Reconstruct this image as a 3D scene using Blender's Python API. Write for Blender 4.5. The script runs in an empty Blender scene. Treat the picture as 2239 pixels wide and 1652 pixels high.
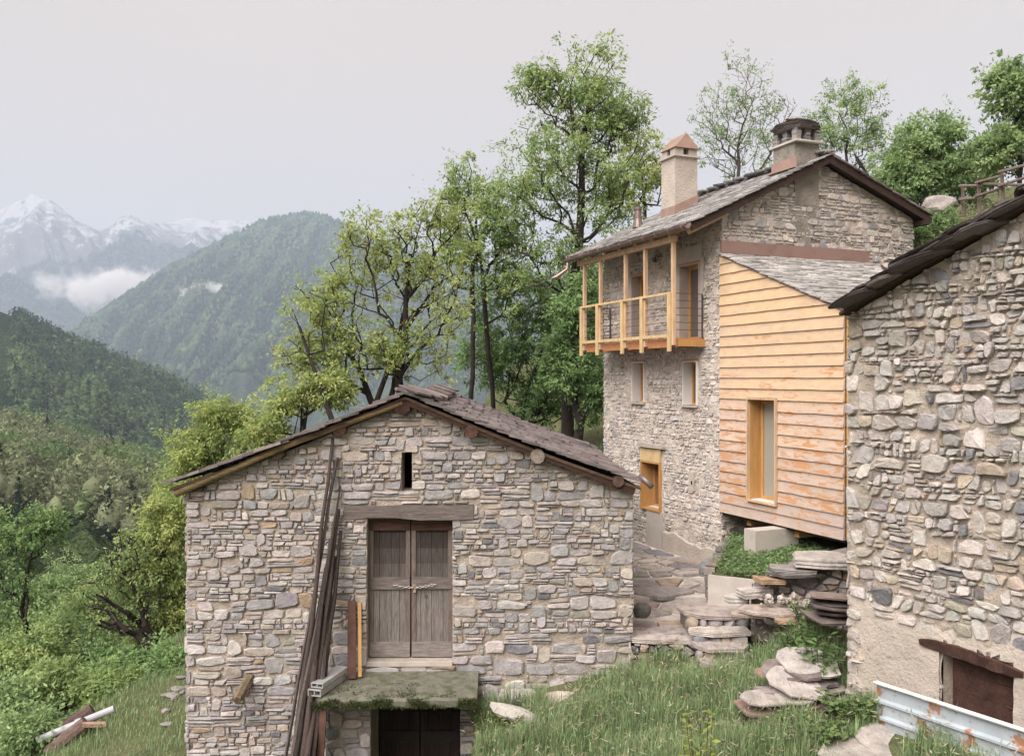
import bpy, math, random
import numpy as np
from mathutils import Vector

# ------------------------------------------------------------------ camera, sky, sun, exposure
SC = bpy.context.scene
COL = SC.collection
FPX = 1900.0                       # focal length in units of the 2238 px wide layout
cam_d = bpy.data.cameras.new('camera')
cam_d.sensor_width = 36.0
cam_d.lens = 36.0 * FPX / 2238.0
cam_d.clip_start = 0.1
cam_d.clip_end = 40000.0
cam = bpy.data.objects.new('camera', cam_d)
COL.objects.link(cam)
cam.location = (0, 0, 0)
cam.rotation_euler = (math.pi / 2, 0, 0)
SC.camera = cam

SUN_EL, SUN_AZ = 50.0, -143.0      # high and behind the camera's left shoulder (azimuth from +Y, clockwise)
world = bpy.data.worlds.new('World')
SC.world = world
world.use_nodes = True
wn = world.node_tree
wn.nodes.clear()
w_out = wn.nodes.new('ShaderNodeOutputWorld')
w_bg = wn.nodes.new('ShaderNodeBackground')
w_sky = wn.nodes.new('ShaderNodeTexSky')
w_sky.sky_type = 'NISHITA'
w_sky.sun_disc = False
w_sky.sun_elevation = math.radians(SUN_EL)
w_sky.sun_rotation = math.radians(SUN_AZ)
w_sky.air_density = 1.0
w_sky.dust_density = 4.0
# an even overcast deck over the clear sky: soft large-scale variation only
w_tc = wn.nodes.new('ShaderNodeTexCoord')
w_ns = wn.nodes.new('ShaderNodeTexNoise')
w_ns.inputs['Scale'].default_value = 2.2
w_ns.inputs['Detail'].default_value = 4
w_cr = wn.nodes.new('ShaderNodeValToRGB')
w_cr.color_ramp.elements[0].position = 0.3
w_cr.color_ramp.elements[0].color = (4.32, 3.55, 2.98, 1)
w_cr.color_ramp.elements[1].position = 0.75
w_cr.color_ramp.elements[1].color = (4.70, 3.86, 3.25, 1)
w_mx = wn.nodes.new('ShaderNodeMixRGB')
w_mx.inputs[0].default_value = 0.97
wn.links.new(w_tc.outputs['Generated'], w_ns.inputs['Vector'])
wn.links.new(w_ns.outputs['Fac'], w_cr.inputs['Fac'])
wn.links.new(w_sky.outputs[0], w_mx.inputs[1])
wn.links.new(w_cr.outputs[0], w_mx.inputs[2])
wn.links.new(w_mx.outputs[0], w_bg.inputs['Color'])
w_bg.inputs['Strength'].default_value = 0.0345
wn.links.new(w_bg.outputs[0], w_out.inputs['Surface'])

sun_d = bpy.data.lights.new('sun', 'SUN')
sun_d.energy = 1.5
sun_d.angle = math.radians(55)
sun_d.color = (1.0, 0.95, 0.915)
sun = bpy.data.objects.new('sun', sun_d)
COL.objects.link(sun)
_e, _a = math.radians(SUN_EL), math.radians(SUN_AZ)
sun_dir = Vector((math.sin(_a) * math.cos(_e), math.cos(_a) * math.cos(_e), math.sin(_e)))
sun.rotation_euler = sun_dir.to_track_quat('Z', 'Y').to_euler()
sun.location = sun_dir * 60

vs = SC.view_settings
vs.view_transform = 'Standard'
vs.look = 'None'
vs.exposure = 2.45
vs.gamma = 1.0
try:
    vs.use_curve_mapping = False
except Exception:
    pass
SC.cycles.max_bounces = 6
SC.cycles.diffuse_bounces = 3
SC.cycles.transparent_max_bounces = 8
SC.cycles.volume_bounces = 2
SC.cycles.volume_step_rate = 4.0
SC.cycles.use_denoising = True

# ------------------------------------------------------------------ helpers
RNG = np.random.default_rng(11)
random.seed(11)
WO = {}                            # world origin of each object


def at(px, py, Y):
    """point seen at layout pixel px, py at depth Y"""
    return np.array([(px - 1119.0) / FPX * Y, Y, (826.0 - py) / FPX * Y])


def thing(name, loc, label=None, cat=None, group=None, kind=None):
    o = bpy.data.objects.new(name, None)
    o.empty_display_size = 0.2
    COL.objects.link(o)
    o.location = tuple(loc)
    WO[o.name] = np.array(loc, float)
    tag(o, label, cat, group, kind)
    return o


def tag(o, label=None, cat=None, group=None, kind=None):
    if label:
        o['label'] = label
    if cat:
        o['category'] = cat
    if group:
        o['group'] = group
    if kind or cat:
        o['kind'] = kind or 'thing'
    return o


def mesh_np(name, V, F, col=None, smooth=False):
    """F: (m,3) or (m,4) int array, or list of index tuples; col: (m,3) per face or (3,)"""
    me = bpy.data.meshes.new(name)
    V = np.asarray(V, np.float32)
    if isinstance(F, np.ndarray):
        m, k = F.shape
        me.vertices.add(len(V))
        me.vertices.foreach_set('co', V.ravel())
        me.loops.add(m * k)
        me.loops.foreach_set('vertex_index', F.astype(np.int32).ravel())
        me.polygons.add(m)
        me.polygons.foreach_set('loop_start', np.arange(0, m * k, k, dtype=np.int32))
        me.polygons.foreach_set('loop_total', np.full(m, k, np.int32))
        me.update(calc_edges=True)
        me.validate()
    else:
        me.from_pydata([tuple(map(float, v)) for v in V], [], F)
        m = len(F)
    m = len(me.polygons)
    if col is not None:
        c = np.ones((m, 4), np.float32)
        c[:, :3] = np.asarray(col, np.float32)[:m] if np.ndim(col) > 1 else np.asarray(col, np.float32)
        at_ = me.attributes.new('Col', 'FLOAT_COLOR', 'FACE')
        at_.data.foreach_set('color', c.ravel())
    if smooth:
        me.polygons.foreach_set('use_smooth', np.ones(m, bool))
    return me


def link(name, me, mat, parent=None, origin=(0, 0, 0)):
    o = bpy.data.objects.new(name, me)
    if mat is not None and len(me.materials) == 0:
        me.materials.append(mat)
    COL.objects.link(o)
    org = np.array(origin, float)
    WO[o.name] = org
    if parent is not None:
        o.parent = parent
        o.location = tuple(org - WO[parent.name])
    else:
        o.location = tuple(org)
    return o


def mk(name, V, F, mat, parent=None, col=None, smooth=False, origin=None, kind=None):
    V = np.asarray(V, float)
    if origin is None:
        if parent is not None:
            origin = WO[parent.name]
        else:
            lo, hi = V.min(0), V.max(0)
            origin = np.array([(lo[0] + hi[0]) / 2, (lo[1] + hi[1]) / 2, lo[2]])
    elif isinstance(origin, str):
        origin = V.mean(0)
    origin = np.array(origin, float)
    o = link(name, mesh_np(name, V - origin, F, col, smooth), mat, parent, origin)
    if kind:
        o['kind'] = kind
    return o


class MB:
    """collects shapes into one mesh"""
    def __init__(s):
        s.V, s.F, s.C, s.n = [], [], [], 0

    def add(s, V, F, col=(1, 1, 1)):
        V = np.asarray(V, float)
        s.V.append(V)
        for f in F:
            s.F.append(tuple(int(i) + s.n for i in f))
            s.C.append(col)
        s.n += len(V)
        return s

    def box(s, c, ax, ay, az, hx, hy, hz, col=(1, 1, 1), jit=0.0):
        c = np.asarray(c, float)
        ax, ay, az = (np.asarray(k, float) for k in (ax, ay, az))
        P = [c + ax * hx * i + ay * hy * j + az * hz * k for i in (-1, 1) for j in (-1, 1) for k in (-1, 1)]
        P = np.array(P)
        if jit:
            P = P + RNG.normal(0, jit, P.shape)
        return s.add(P, BOXF, col)

    def beam(s, p, q, w, h, up=(0, 0, 1), col=(1, 1, 1)):
        p, q = np.asarray(p, float), np.asarray(q, float)
        d = q - p
        L = np.linalg.norm(d)
        d = d / L
        up = np.asarray(up, float)
        sd = np.cross(d, up)
        sd /= np.linalg.norm(sd)
        up2 = np.cross(sd, d)
        return s.box((p + q) / 2, d, sd, up2, L / 2, w / 2, h / 2, col)

    def tube(s, pts, rad, n=8, col=(1, 1, 1), cap=True, jit=0.0):
        pts = np.asarray(pts, float)
        rad = np.broadcast_to(np.asarray(rad, float), (len(pts),))
        V, F = [], []
        prev = None
        for i, p in enumerate(pts):
            d = pts[min(i + 1, len(pts) - 1)] - pts[max(i - 1, 0)]
            d = d / (np.linalg.norm(d) + 1e-9)
            ref = prev if prev is not None else (np.array([0, 0, 1.0]) if abs(d[2]) < .9 else np.array([1.0, 0, 0]))
            a = ref - d * ref.dot(d)
            a /= np.linalg.norm(a) + 1e-9
            b = np.cross(d, a)
            prev = a
            for k in range(n):
                th = 2 * math.pi * k / n
                r = rad[i] * (1 + (random.uniform(-jit, jit) if jit else 0))
                V.append(p + (a * math.cos(th) + b * math.sin(th)) * r)
        for i in range(len(pts) - 1):
            for k in range(n):
                F.append((i * n + k, i * n + (k + 1) % n, (i + 1) * n + (k + 1) % n, (i + 1) * n + k))
        if cap:
            F.append(tuple(range(n - 1, -1, -1)))
            F.append(tuple((len(pts) - 1) * n + k for k in range(n)))
        return s.add(V, F, col)

    def prism(s, poly, off, col=(1, 1, 1)):
        """poly: 3D polygon, off: extrusion vector"""
        P = np.asarray(poly, float)
        n = len(P)
        V = np.vstack([P, P + np.asarray(off, float)])
        F = [tuple(range(n - 1, -1, -1)), tuple(range(n, 2 * n))]
        F += [(i, (i + 1) % n, n + (i + 1) % n, n + i) for i in range(n)]
        return s.add(V, F, col)

    def build(s, name, mat, parent=None, smooth=False, origin=None, kind=None):
        return mk(name, np.vstack(s.V), s.F, mat, parent, np.array(s.C), smooth, origin, kind)


BOXF = [(0, 1, 3, 2), (4, 6, 7, 5), (0, 4, 5, 1), (2, 3, 7, 6), (0, 2, 6, 4), (1, 5, 7, 3)]


def _hash(ix, iy, iz, seed):
    h = (ix.astype(np.int64) * 374761393 + iy.astype(np.int64) * 668265263 + iz.astype(np.int64) * 2147483647 + seed * 974711) & 0xFFFFFFFF
    h = ((h ^ (h >> 13)) * 1274126177) & 0xFFFFFFFF
    h = (h ^ (h >> 16)) & 0xFFFFFFFF
    return h / 4294967295.0


def vnoise(x, y, z=0.0, seed=0):
    x, y, z = np.broadcast_arrays(np.asarray(x, float), np.asarray(y, float), np.asarray(z, float))
    ix, iy, iz = np.floor(x), np.floor(y), np.floor(z)
    fx, fy, fz = x - ix, y - iy, z - iz
    fx, fy, fz = (f * f * (3 - 2 * f) for f in (fx, fy, fz))
    r = 0
    for i in (0, 1):
        for j in (0, 1):
            for k in (0, 1):
                w = (fx if i else 1 - fx) * (fy if j else 1 - fy) * (fz if k else 1 - fz)
                r = r + w * _hash(ix + i, iy + j, iz + k, seed)
    return r * 2 - 1


def fbm(x, y, z=0.0, seed=0, oct=4, ridged=False):
    a, f, r, t = 1.0, 1.0, 0.0, 0.0
    for o in range(oct):
        n = vnoise(np.asarray(x) * f, np.asarray(y) * f, np.asarray(z) * f, seed + o * 17)
        r = r + a * ((1 - np.abs(n) * 2) if ridged else n)
        t += a
        a *= .5
        f *= 2.03
    return r / t


def sstep(a, b, x):
    t = np.clip((np.asarray(x, float) - a) / (b - a), 0, 1)
    return t * t * (3 - 2 * t)


# ------------------------------------------------------------------ materials
def srgb(r, g, b):
    f = lambda c: (c / 255 / 12.92) if c / 255 <= .04045 else ((c / 255 + .055) / 1.055) ** 2.4
    return (f(r), f(g), f(b))


def pmat(name, col=(.5, .5, .5), attr=False, var=.25, vscale=6.0, stretch=(1, 1, 1), bump=.3, bscale=40.0, bdist=.02,
         rough=.9, spots=None, metal=0.0, spec=.25, translucent=0.0, fine=.12, fscale=90.0, rot=None):
    """procedural surface: base colour (or the per-face 'Col') varied by two noises, blotches of other colours, relief"""
    m = bpy.data.materials.new(name)
    m.use_nodes = True
    nt = m.node_tree
    N, L = nt.nodes, nt.links
    bs = N['Principled BSDF']
    bs.inputs['Roughness'].default_value = rough
    bs.inputs['Metallic'].default_value = metal
    bs.inputs['Specular IOR Level'].default_value = spec
    geo = N.new('ShaderNodeNewGeometry')
    mp = N.new('ShaderNodeMapping')
    mp.inputs['Scale'].default_value = stretch
    if rot:
        mp.inputs['Rotation'].default_value = rot
    L.new(geo.outputs['Position'], mp.inputs['Vector'])
    P = mp.outputs['Vector']
    if attr:
        an = N.new('ShaderNodeAttribute')
        an.attribute_name = 'Col'
        base = an.outputs['Color']
    else:
        rg = N.new('ShaderNodeRGB')
        rg.outputs[0].default_value = (*col, 1)
        base = rg.outputs[0]

    def noise(scale, detail=4.0, rough_=.6):
        n = N.new('ShaderNodeTexNoise')
        n.inputs['Scale'].default_value = scale
        n.inputs['Detail'].default_value = detail
        n.inputs['Roughness'].default_value = rough_
        L.new(P, n.inputs['Vector'])
        return n.outputs['Fac']

    def scaled(fac, amt):
        r = N.new('ShaderNodeMapRange')
        r.inputs['From Min'].default_value = .28
        r.inputs['From Max'].default_value = .72
        r.inputs['To Min'].default_value = 1 - amt
        r.inputs['To Max'].default_value = 1 + amt
        L.new(fac, r.inputs['Value'])
        return r.outputs[0]

    def mul(c, f):
        v = N.new('ShaderNodeVectorMath')
        v.operation = 'SCALE'
        L.new(c, v.inputs[0])
        L.new(f, v.inputs['Scale'])
        return v.outputs[0]
    c = base
    if var:
        c = mul(c, scaled(noise(vscale), var))
    if fine:
        c = mul(c, scaled(noise(fscale, 3.0, .7), fine))
    for (sc_, lo, hi, scol, amt) in (spots or []):
        mr = N.new('ShaderNodeMapRange')
        mr.inputs['From Min'].default_value = lo
        mr.inputs['From Max'].default_value = hi
        mr.inputs['To Max'].default_value = amt
        L.new(noise(sc_, 5.0, .65), mr.inputs['Value'])
        mx = N.new('ShaderNodeMixRGB')
        mx.inputs[2].default_value = (*scol, 1)
        L.new(mr.outputs[0], mx.inputs[0])
        L.new(c, mx.inputs[1])
        c = mx.outputs[0]
    L.new(c, bs.inputs['Base Color'])
    if bump:
        b = N.new('ShaderNodeBump')
        b.inputs['Strength'].default_value = bump
        b.inputs['Distance'].default_value = bdist
        L.new(noise(bscale, 6.0, .68), b.inputs['Height'])
        L.new(b.outputs[0], bs.inputs['Normal'])
    if translucent:
        tr = N.new('ShaderNodeBsdfTranslucent')
        L.new(c, tr.inputs['Color'])
        ms = N.new('ShaderNodeMixShader')
        ms.inputs[0].default_value = translucent
        L.new(bs.outputs[0], ms.inputs[1])
        L.new(tr.outputs[0], ms.inputs[2])
        L.new(ms.outputs[0], N['Material Output'].inputs['Surface'])
    return m


M = {}
M['stone'] = pmat('stone', attr=True, var=.22, vscale=9, bump=.75, bscale=26, bdist=.03, fine=.2, fscale=70,
                  spots=[(14, .60, .72, (.42, .40, .36), .45), (5, .62, .75, (.10, .10, .10), .35)])
M['mortar'] = pmat('mortar', (.43, .365, .305), var=.22, vscale=4, bump=1.0, bscale=22, bdist=.05, fine=.2, fscale=60,
                   spots=[(7, .55, .72, (.25, .22, .19), .5)])
M['mortar_grey'] = pmat('mortar_grey', (.27, .24, .21), var=.25, vscale=3, bump=1.0, bscale=18, bdist=.06, fine=.2, fscale=50,
                        spots=[(5, .55, .7, (.18, .165, .15), .5)])
M['house_mortar'] = pmat('house_mortar', (.56, .49, .425), var=.2, vscale=2.5, bump=1.0, bscale=16, bdist=.06, fine=.18, fscale=50,
                         spots=[(2.2, .52, .7, (.30, .265, .225), .6)])
M['plaster'] = pmat('plaster', (.46, .40, .345), var=.14, vscale=2.5, bump=.8, bscale=20, bdist=.05, fine=.12, fscale=60,
                    spots=[(3, .56, .72, (.36, .32, .27), .5)])
M['render_grey'] = pmat('render_grey', (.40, .35, .31), var=.14, vscale=3, bump=.5, bscale=45, bdist=.02, fine=.16, fscale=70,
                        spots=[(2.5, .55, .75, (.27, .24, .21), .5)])
M['white_reveal'] = pmat('white_reveal', (.70, .67, .64), var=.06, vscale=5, bump=.2, bscale=60, fine=.06)
M['concrete'] = pmat('concrete', (.43, .39, .35), var=.12, vscale=3, bump=.25, bscale=60, fine=.12,
                     spots=[(2.5, .5, .7, (.31, .28, .245), .5)])
M['moss_slab'] = pmat('moss_slab', (.17, .165, .13), var=.25, vscale=5, bump=1.0, bscale=90, bdist=.02, fine=.5, fscale=120,
                      spots=[(6, .48, .62, (.075, .09, .035), .75), (60, .62, .72, (.32, .31, .27), .6)])
M['moss'] = pmat('moss', (.055, .075, .022), var=.4, vscale=12, bump=1.0, bscale=80, fine=.4)
M['slate'] = pmat('slate', attr=True, var=.25, vscale=7, bump=.5, bscale=30, bdist=.02, fine=.2, fscale=60, rough=.8, spec=.3,
                  spots=[(11, .6, .74, (.30, .285, .26), .45), (3.5, .63, .75, (.075, .085, .035), .5)])
M['flag'] = pmat('flag', attr=True, var=.32, vscale=6, bump=.7, bscale=18, bdist=.03, fine=.22, fscale=70, rough=.82,
                 spots=[(4, .58, .75, (.30, .25, .20), .4), (9, .58, .66, (.13, .12, .105), .5), (22, .62, .70, (.44, .43, .38), .5)])
M['old_wood'] = pmat('old_wood', attr=True, var=.45, vscale=5, stretch=(14, 14, .8), bump=.6, bscale=9, bdist=.015, fine=.3, fscale=14,
                     spots=[(1.2, .52, .75, (.065, .032, .022), .75)])
M['beam_wood'] = pmat('beam_wood', attr=True, var=.4, vscale=4, stretch=(1, 9, 9), bump=.6, bscale=10, bdist=.02, fine=.3, fscale=18)
M['log_end'] = pmat('log_end', attr=True, var=.35, vscale=10, bump=.7, bscale=28, bdist=.03, fine=.3, fscale=50)
M['pole_wood'] = pmat('pole_wood', attr=True, var=.4, vscale=6, stretch=(9, 9, 1), bump=.6, bscale=8, fine=.3, fscale=14)
M['larch'] = pmat('larch', (.43, .235, .085), var=.16, vscale=3, stretch=(5, 5, .7), bump=.15, bscale=12, fine=.1, fscale=20, rough=.6)
M['larch_pale'] = pmat('larch_pale', (.50, .345, .225), var=.26, vscale=3, stretch=(5, 5, .7), bump=.15, bscale=12, fine=.1, fscale=20, rough=.65)
M['larch_rail'] = pmat('larch_rail', (.51, .37, .20), var=.24, vscale=3, stretch=(3, 3, 1), bump=.12, bscale=12, fine=.08, fscale=20, rough=.6)
M['deck_wood'] = pmat('deck_wood', (.42, .19, .085), var=.25, vscale=3, stretch=(3, 3, 8), bump=.2, bscale=12, fine=.12, fscale=20, rough=.7)
M['fascia'] = pmat('fascia', (.045, .026, .021), var=.3, vscale=4, stretch=(1, 1, 8), bump=.3, bscale=12, fine=.2)
M['copper'] = pmat('copper', (.30, .19, .165), var=.22, vscale=3, bump=.08, bscale=20, fine=.1, rough=.45, metal=.35, spec=.5,
                   spots=[(3, .5, .7, (.26, .17, .155), .7)])
M['copper_bright'] = pmat('copper_bright', (.38, .25, .205), var=.15, vscale=4, bump=.05, bscale=20, fine=.08, rough=.4, metal=.35, spec=.5)
M['gutter'] = pmat('gutter', (.17, .125, .115), var=.25, vscale=4, bump=.05, bscale=20, fine=.1, rough=.4, metal=.4, spec=.5)
M['dark_metal'] = pmat('dark_metal', (.10, .09, .09), var=.2, bump=.1, rough=.5, metal=.6, spec=.5)
M['chain'] = pmat('chain', (.36, .33, .31), var=.3, vscale=30, bump=.2, rough=.5, metal=.7, spec=.5)
M['brass'] = pmat('brass', (.55, .42, .26), var=.2, bump=.1, rough=.45, metal=.6, spec=.5)
M['aluminium'] = pmat('aluminium', (.55, .55, .56), var=.12, vscale=8, bump=.05, rough=.42, metal=.55, spec=.5)
M['rust'] = pmat('rust', (.095, .05, .038), var=.35, vscale=7, bump=.5, bscale=50, fine=.25,
                 spots=[(5, .5, .7, (.13, .07, .05), .6)])
M['pvc'] = pmat('pvc', (.36, .37, .38), var=.1, vscale=5, bump=.05, rough=.5, fine=.06)
M['dark_wood'] = pmat('dark_wood', attr=True, var=.4, vscale=5, bump=.5, bscale=20, bdist=.02, fine=.3, fscale=40)
M['black'] = pmat('black', (.006, .005, .005), var=0, bump=0, fine=0)
M['bark'] = pmat('bark', attr=True, var=.4, vscale=5, stretch=(4, 4, .8), bump=.9, bscale=14, bdist=.04, fine=.25, fscale=30)
M['leaf'] = pmat('leaf', attr=True, var=.18, vscale=1.5, bump=0, fine=0, rough=.6, spec=.25, translucent=.45)
M['grass'] = pmat('grass', attr=True, var=.2, vscale=2.0, bump=0, fine=0, rough=.75, spec=.12, translucent=.3)
M['forest'] = pmat('forest', attr=True, var=.25, vscale=.05, bump=0, fine=0, rough=1.0, spec=0, translucent=.2)
M['soil'] = pmat('soil', (.085, .095, .04), var=.4, vscale=1.2, bump=.8, bscale=12, bdist=.06, fine=.35, fscale=25,
                 spots=[(.9, .52, .68, (.16, .125, .085), .6), (.3, .5, .7, (.06, .085, .025), .5)])
M['gravel'] = pmat('gravel', (.30, .265, .23), var=.25, vscale=3, bump=.9, bscale=25, bdist=.05, fine=.3, fscale=50)
M['white_metal'] = pmat('white_metal', (.60, .58, .56), var=.05, bump=0, fine=.03, rough=.5)


def glass_mat(name, col, rough=.12):
    m = bpy.data.materials.new(name)
    m.use_nodes = True
    b = m.node_tree.nodes['Principled BSDF']
    b.inputs['Coat Weight'].default_value = .6
    b.inputs['Coat Roughness'].default_value = .03
    b.inputs['Base Color'].default_value = (*col, 1)
    b.inputs['Roughness'].default_value = rough
    b.inputs['Specular IOR Level'].default_value = .6
    nz = m.node_tree.nodes.new('ShaderNodeTexNoise')
    nz.inputs['Scale'].default_value = 1.5
    bp = m.node_tree.nodes.new('ShaderNodeBump')
    bp.inputs['Strength'].default_value = .03
    m.node_tree.links.new(nz.outputs['Fac'], bp.inputs['Height'])
    m.node_tree.links.new(bp.outputs[0], b.inputs['Normal'])
    return m


M['pane_dark'] = glass_mat('pane_dark', (.10, .085, .075))
M['pane_blind'] = glass_mat('pane_blind', (.30, .29, .25), .25)
M['pane_brown'] = glass_mat('pane_brown', (.20, .10, .05), .2)

# ------------------------------------------------------------------ rubble walls
def clip(poly, nx, nz, c):
    out = []
    m = len(poly)
    if not m:
        return out
    d = [nx * p[0] + nz * p[1] - c for p in poly]
    for i in range(m):
        j = (i + 1) % m
        if d[i] <= 0:
            out.append(poly[i])
        if (d[i] < 0) != (d[j] < 0) and abs(d[i] - d[j]) > 1e-12:
            t = d[i] / (d[i] - d[j])
            out.append((poly[i][0] + (poly[j][0] - poly[i][0]) * t, poly[i][1] + (poly[j][1] - poly[i][1]) * t))
    return out


def area(p):
    return .5 * sum(p[i][0] * p[(i + 1) % len(p)][1] - p[(i + 1) % len(p)][0] * p[i][1] for i in range(len(p)))


def course_seeds(s0, s1, z0, z1, h_lo, h_hi, asp, rng, big=.06):
    """seeds of rough courses: stones of uneven height, wider than tall, with pinned chips between"""
    S, W = [], []
    z = z0 - .05
    while z < z1 + .05:
        h = rng.uniform(h_lo, h_hi) * (1.35 if rng.random() < .2 else 1)
        s = s0 - rng.uniform(0, .3)
        ph = rng.uniform(0, 6)
        while s < s1 + .1:
            w = h * rng.uniform(*asp)
            wob = .35 * h * math.sin(s * 1.3 + ph) + .15 * h * rng.normal()
            r = rng.random()
            if r < .34 and h > h_lo * 1.15:        # two thin stones one above the other
                S += [(s + w / 2, z + h * .26 + wob), (s + w / 2 + rng.normal(0, .1) * w, z + h * .76 + wob)]
                W += [0, 0]
            elif r < .50:                          # chips
                S += [(s + h * .2, z + h * .5 + wob)]
                W += [-.12 * h * h]
                w = h * .45
            else:
                S.append((s + w / 2, z + h * .5 + wob))
                W.append(rng.uniform(0, .30) * h * h + (h * h * .9 if rng.random() < big else 0))
            s += w
        z += h
    return np.array(S), np.array(W)


def rubble(s0, s1, z0, z1, planes, holes, h_lo, h_hi, asp, gap, rng, k=2.0, big=.06):
    S, W = course_seeds(s0, s1, z0, z1, h_lo, h_hi, asp, rng, big)
    Q = S * np.array([1, k])
    polys = []
    for i in range(len(S)):
        d2 = ((Q - Q[i]) ** 2).sum(1)
        nb = np.argsort(d2)[1:26]
        b = .9
        poly = [(S[i][0] - b, S[i][1] - b), (S[i][0] + b, S[i][1] - b), (S[i][0] + b, S[i][1] + b), (S[i][0] - b, S[i][1] + b)]
        for j in nb:
            nx, nz = 2 * (Q[j] - Q[i])
            nz *= k
            c = (Q[j] ** 2).sum() - (Q[i] ** 2).sum() - W[j] + W[i]
            g = gap * rng.uniform(.4, 1.5)
            poly = clip(poly, nx, nz, c - .5 * g * math.hypot(nx, nz))
            if not poly:
                break
        for (nx, nz, c) in planes:
            if poly:
                poly = clip(poly, nx, nz, c)
        for (a0, a1, b0, b1) in holes:
            if not poly:
                break
            xs = [p[0] for p in poly]
            zs = [p[1] for p in poly]
            if max(xs) < a0 or min(xs) > a1 or max(zs) < b0 or min(zs) > b1:
                continue
            opts = [clip(poly, 1, 0, a0), clip(poly, -1, 0, -a1), clip(poly, 0, 1, b0), clip(poly, 0, -1, -b1)]
            poly = max(opts, key=lambda q: area(q) if len(q) > 2 else 0)
        if len(poly) < 3:
            continue
        # merge near-coincident corners
        q = []
        for p in poly:
            if not q or math.hypot(p[0] - q[-1][0], p[1] - q[-1][1]) > .018:
                q.append(p)
        if len(q) > 2 and math.hypot(q[0][0] - q[-1][0], q[0][1] - q[-1][1]) < .018:
            q.pop()
        if len(q) < 3 or area(q) < 4e-4:
            continue
        polys.append(q)
    return polys


def courses(s0, s1, z0, z1, planes, holes, h_lo, h_hi, asp, gap, rng, big=.08, thin=.26, chip=.14, wob=.22, slant=.16):
    """roughly coursed rubble: flat-bedded stones on wandering course lines, some spanning two courses, thin ones stacked, chips pinned between"""
    out = []
    def line(seed, amp):
        a = rng.uniform(-1, 1, 8) * amp
        ph = rng.uniform(0, 6.28, 8)
        fr = rng.uniform(.5, 3.2, 8)
        return lambda s: float(sum(a[k] * math.sin(fr[k] * s + ph[k]) for k in range(8))) * .45
    z = z0 - .06
    bot_w = line(0, .02)
    reserved = []
    while z < z1 + .05:
        h = h_lo + (h_hi - h_lo) * rng.random() ** 1.4
        top_w = line(0, wob * h)
        nxt = []
        s = s0 - rng.uniform(0, .25)
        sl = rng.normal(0, slant) * h
        while s < s1 + .05:
            hit = [r for r in reserved if r[0] - .03 < s < r[1] - .005]
            if hit:
                s = hit[0][1]
                sl = 0
                continue
            w = h * rng.uniform(*asp)
            ahead = [r for r in reserved if s < r[0] < s + w]
            if ahead:
                w = max(ahead[0][0] - s, .03)
            r = rng.random()
            sr = rng.normal(0, slant) * h
            zb = lambda x: z + bot_w(x)
            zt = lambda x: z + h + top_w(x)
            ext = 0.0
            if r < big and w > h * 1.1:
                ext = rng.uniform(.45, 1.0) * (h_lo + h_hi) / 2
                nxt.append((s + .0, s + w, ext))
                cells = [(0, 1)]
            elif r < big + thin and h > h_lo * 1.25:
                m = rng.uniform(.3, .7)
                cells = [(0, m), (m, 1)] if h < h_hi * .8 or rng.random() < .6 else [(0, m * .6), (m * .6, m * 1.15), (m * 1.15, 1)]
            elif r < big + thin + chip:
                w = min(w, h * rng.uniform(.3, .6))
                cells = [(0, 1)] if rng.random() < .4 else [(0, .5 + rng.normal(0, .08)), (.5 + rng.normal(0, .08), 1)]
            else:
                cells = [(0, 1)]
            for (c0, c1) in cells:
                dx0, dx1 = rng.normal(0, .06, 2) * w * (len(cells) > 1)
                A = lambda x, t: zb(x) + (zt(x) + ext - zb(x)) * t
                xl0, xl1 = s + dx0 + sl * (c0 - .5), s + dx0 + sl * (c1 - .5)
                xr0, xr1 = s + w + dx1 + sr * (c0 - .5), s + w + dx1 + sr * (c1 - .5)
                hh = max(A(s, c1) - A(s, c0), .015)
                mb_, mt_ = rng.uniform(.3, .7), rng.uniform(.3, .7)
                j = lambda k: rng.normal(0, k)
                P = [(xl0, A(xl0, c0) + abs(j(.06)) * hh), (xl0 + (xr0 - xl0) * mb_, A(s + w * mb_, c0) - j(.05) * hh), (xr0, A(xr0, c0) + abs(j(.10)) * hh),
                     (xr1 - j(.05) * hh, A(xr1, c1) - abs(j(.16)) * hh), (xl1 + (xr1 - xl1) * mt_, A(s + w * mt_, c1) + j(.06) * hh), (xl1 + j(.05) * hh, A(xl1, c1) - abs(j(.16)) * hh)]
                cx, cz = np.mean(P, 0)
                g = gap * rng.uniform(.5, 1.5)
                fx, fz = max(.5, 1 - g / max(w, .02)), max(.5, 1 - g / hh)
                P = [(cx + (x - cx) * fx, cz + (y - cz) * fz) for x, y in P]
                out.append(P)
            s += w
            sl = sr
        z += h
        bot_w = top_w
        reserved = nxt
        if nxt:
            # a stone standing up through the next course blocks it there
            reserved = [(a, b) for a, b, e in nxt]
    polys = []
    for poly in out:
        for (nx, nz, c) in planes:
            if poly:
                poly = clip(poly, nx, nz, c)
        for (a0, a1, b0, b1) in holes:
            if not poly:
                break
            xs = [p[0] for p in poly]
            zs = [p[1] for p in poly]
            if max(xs) < a0 or min(xs) > a1 or max(zs) < b0 or min(zs) > b1:
                continue
            opts = [clip(poly, 1, 0, a0), clip(poly, -1, 0, -a1), clip(poly, 0, 1, b0), clip(poly, 0, -1, -b1)]
            poly = max(opts, key=lambda q: area(q) if len(q) > 2 else 0)
        if len(poly) < 3:
            continue
        q = []
        for p in poly:
            if not q or math.hypot(p[0] - q[-1][0], p[1] - q[-1][1]) > .012:
                q.append(p)
        if len(q) > 2 and math.hypot(q[0][0] - q[-1][0], q[0][1] - q[-1][1]) < .012:
            q.pop()
        if len(q) < 3 or area(q) < 3e-4:
            continue
        polys.append(q)
    return polys


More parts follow.
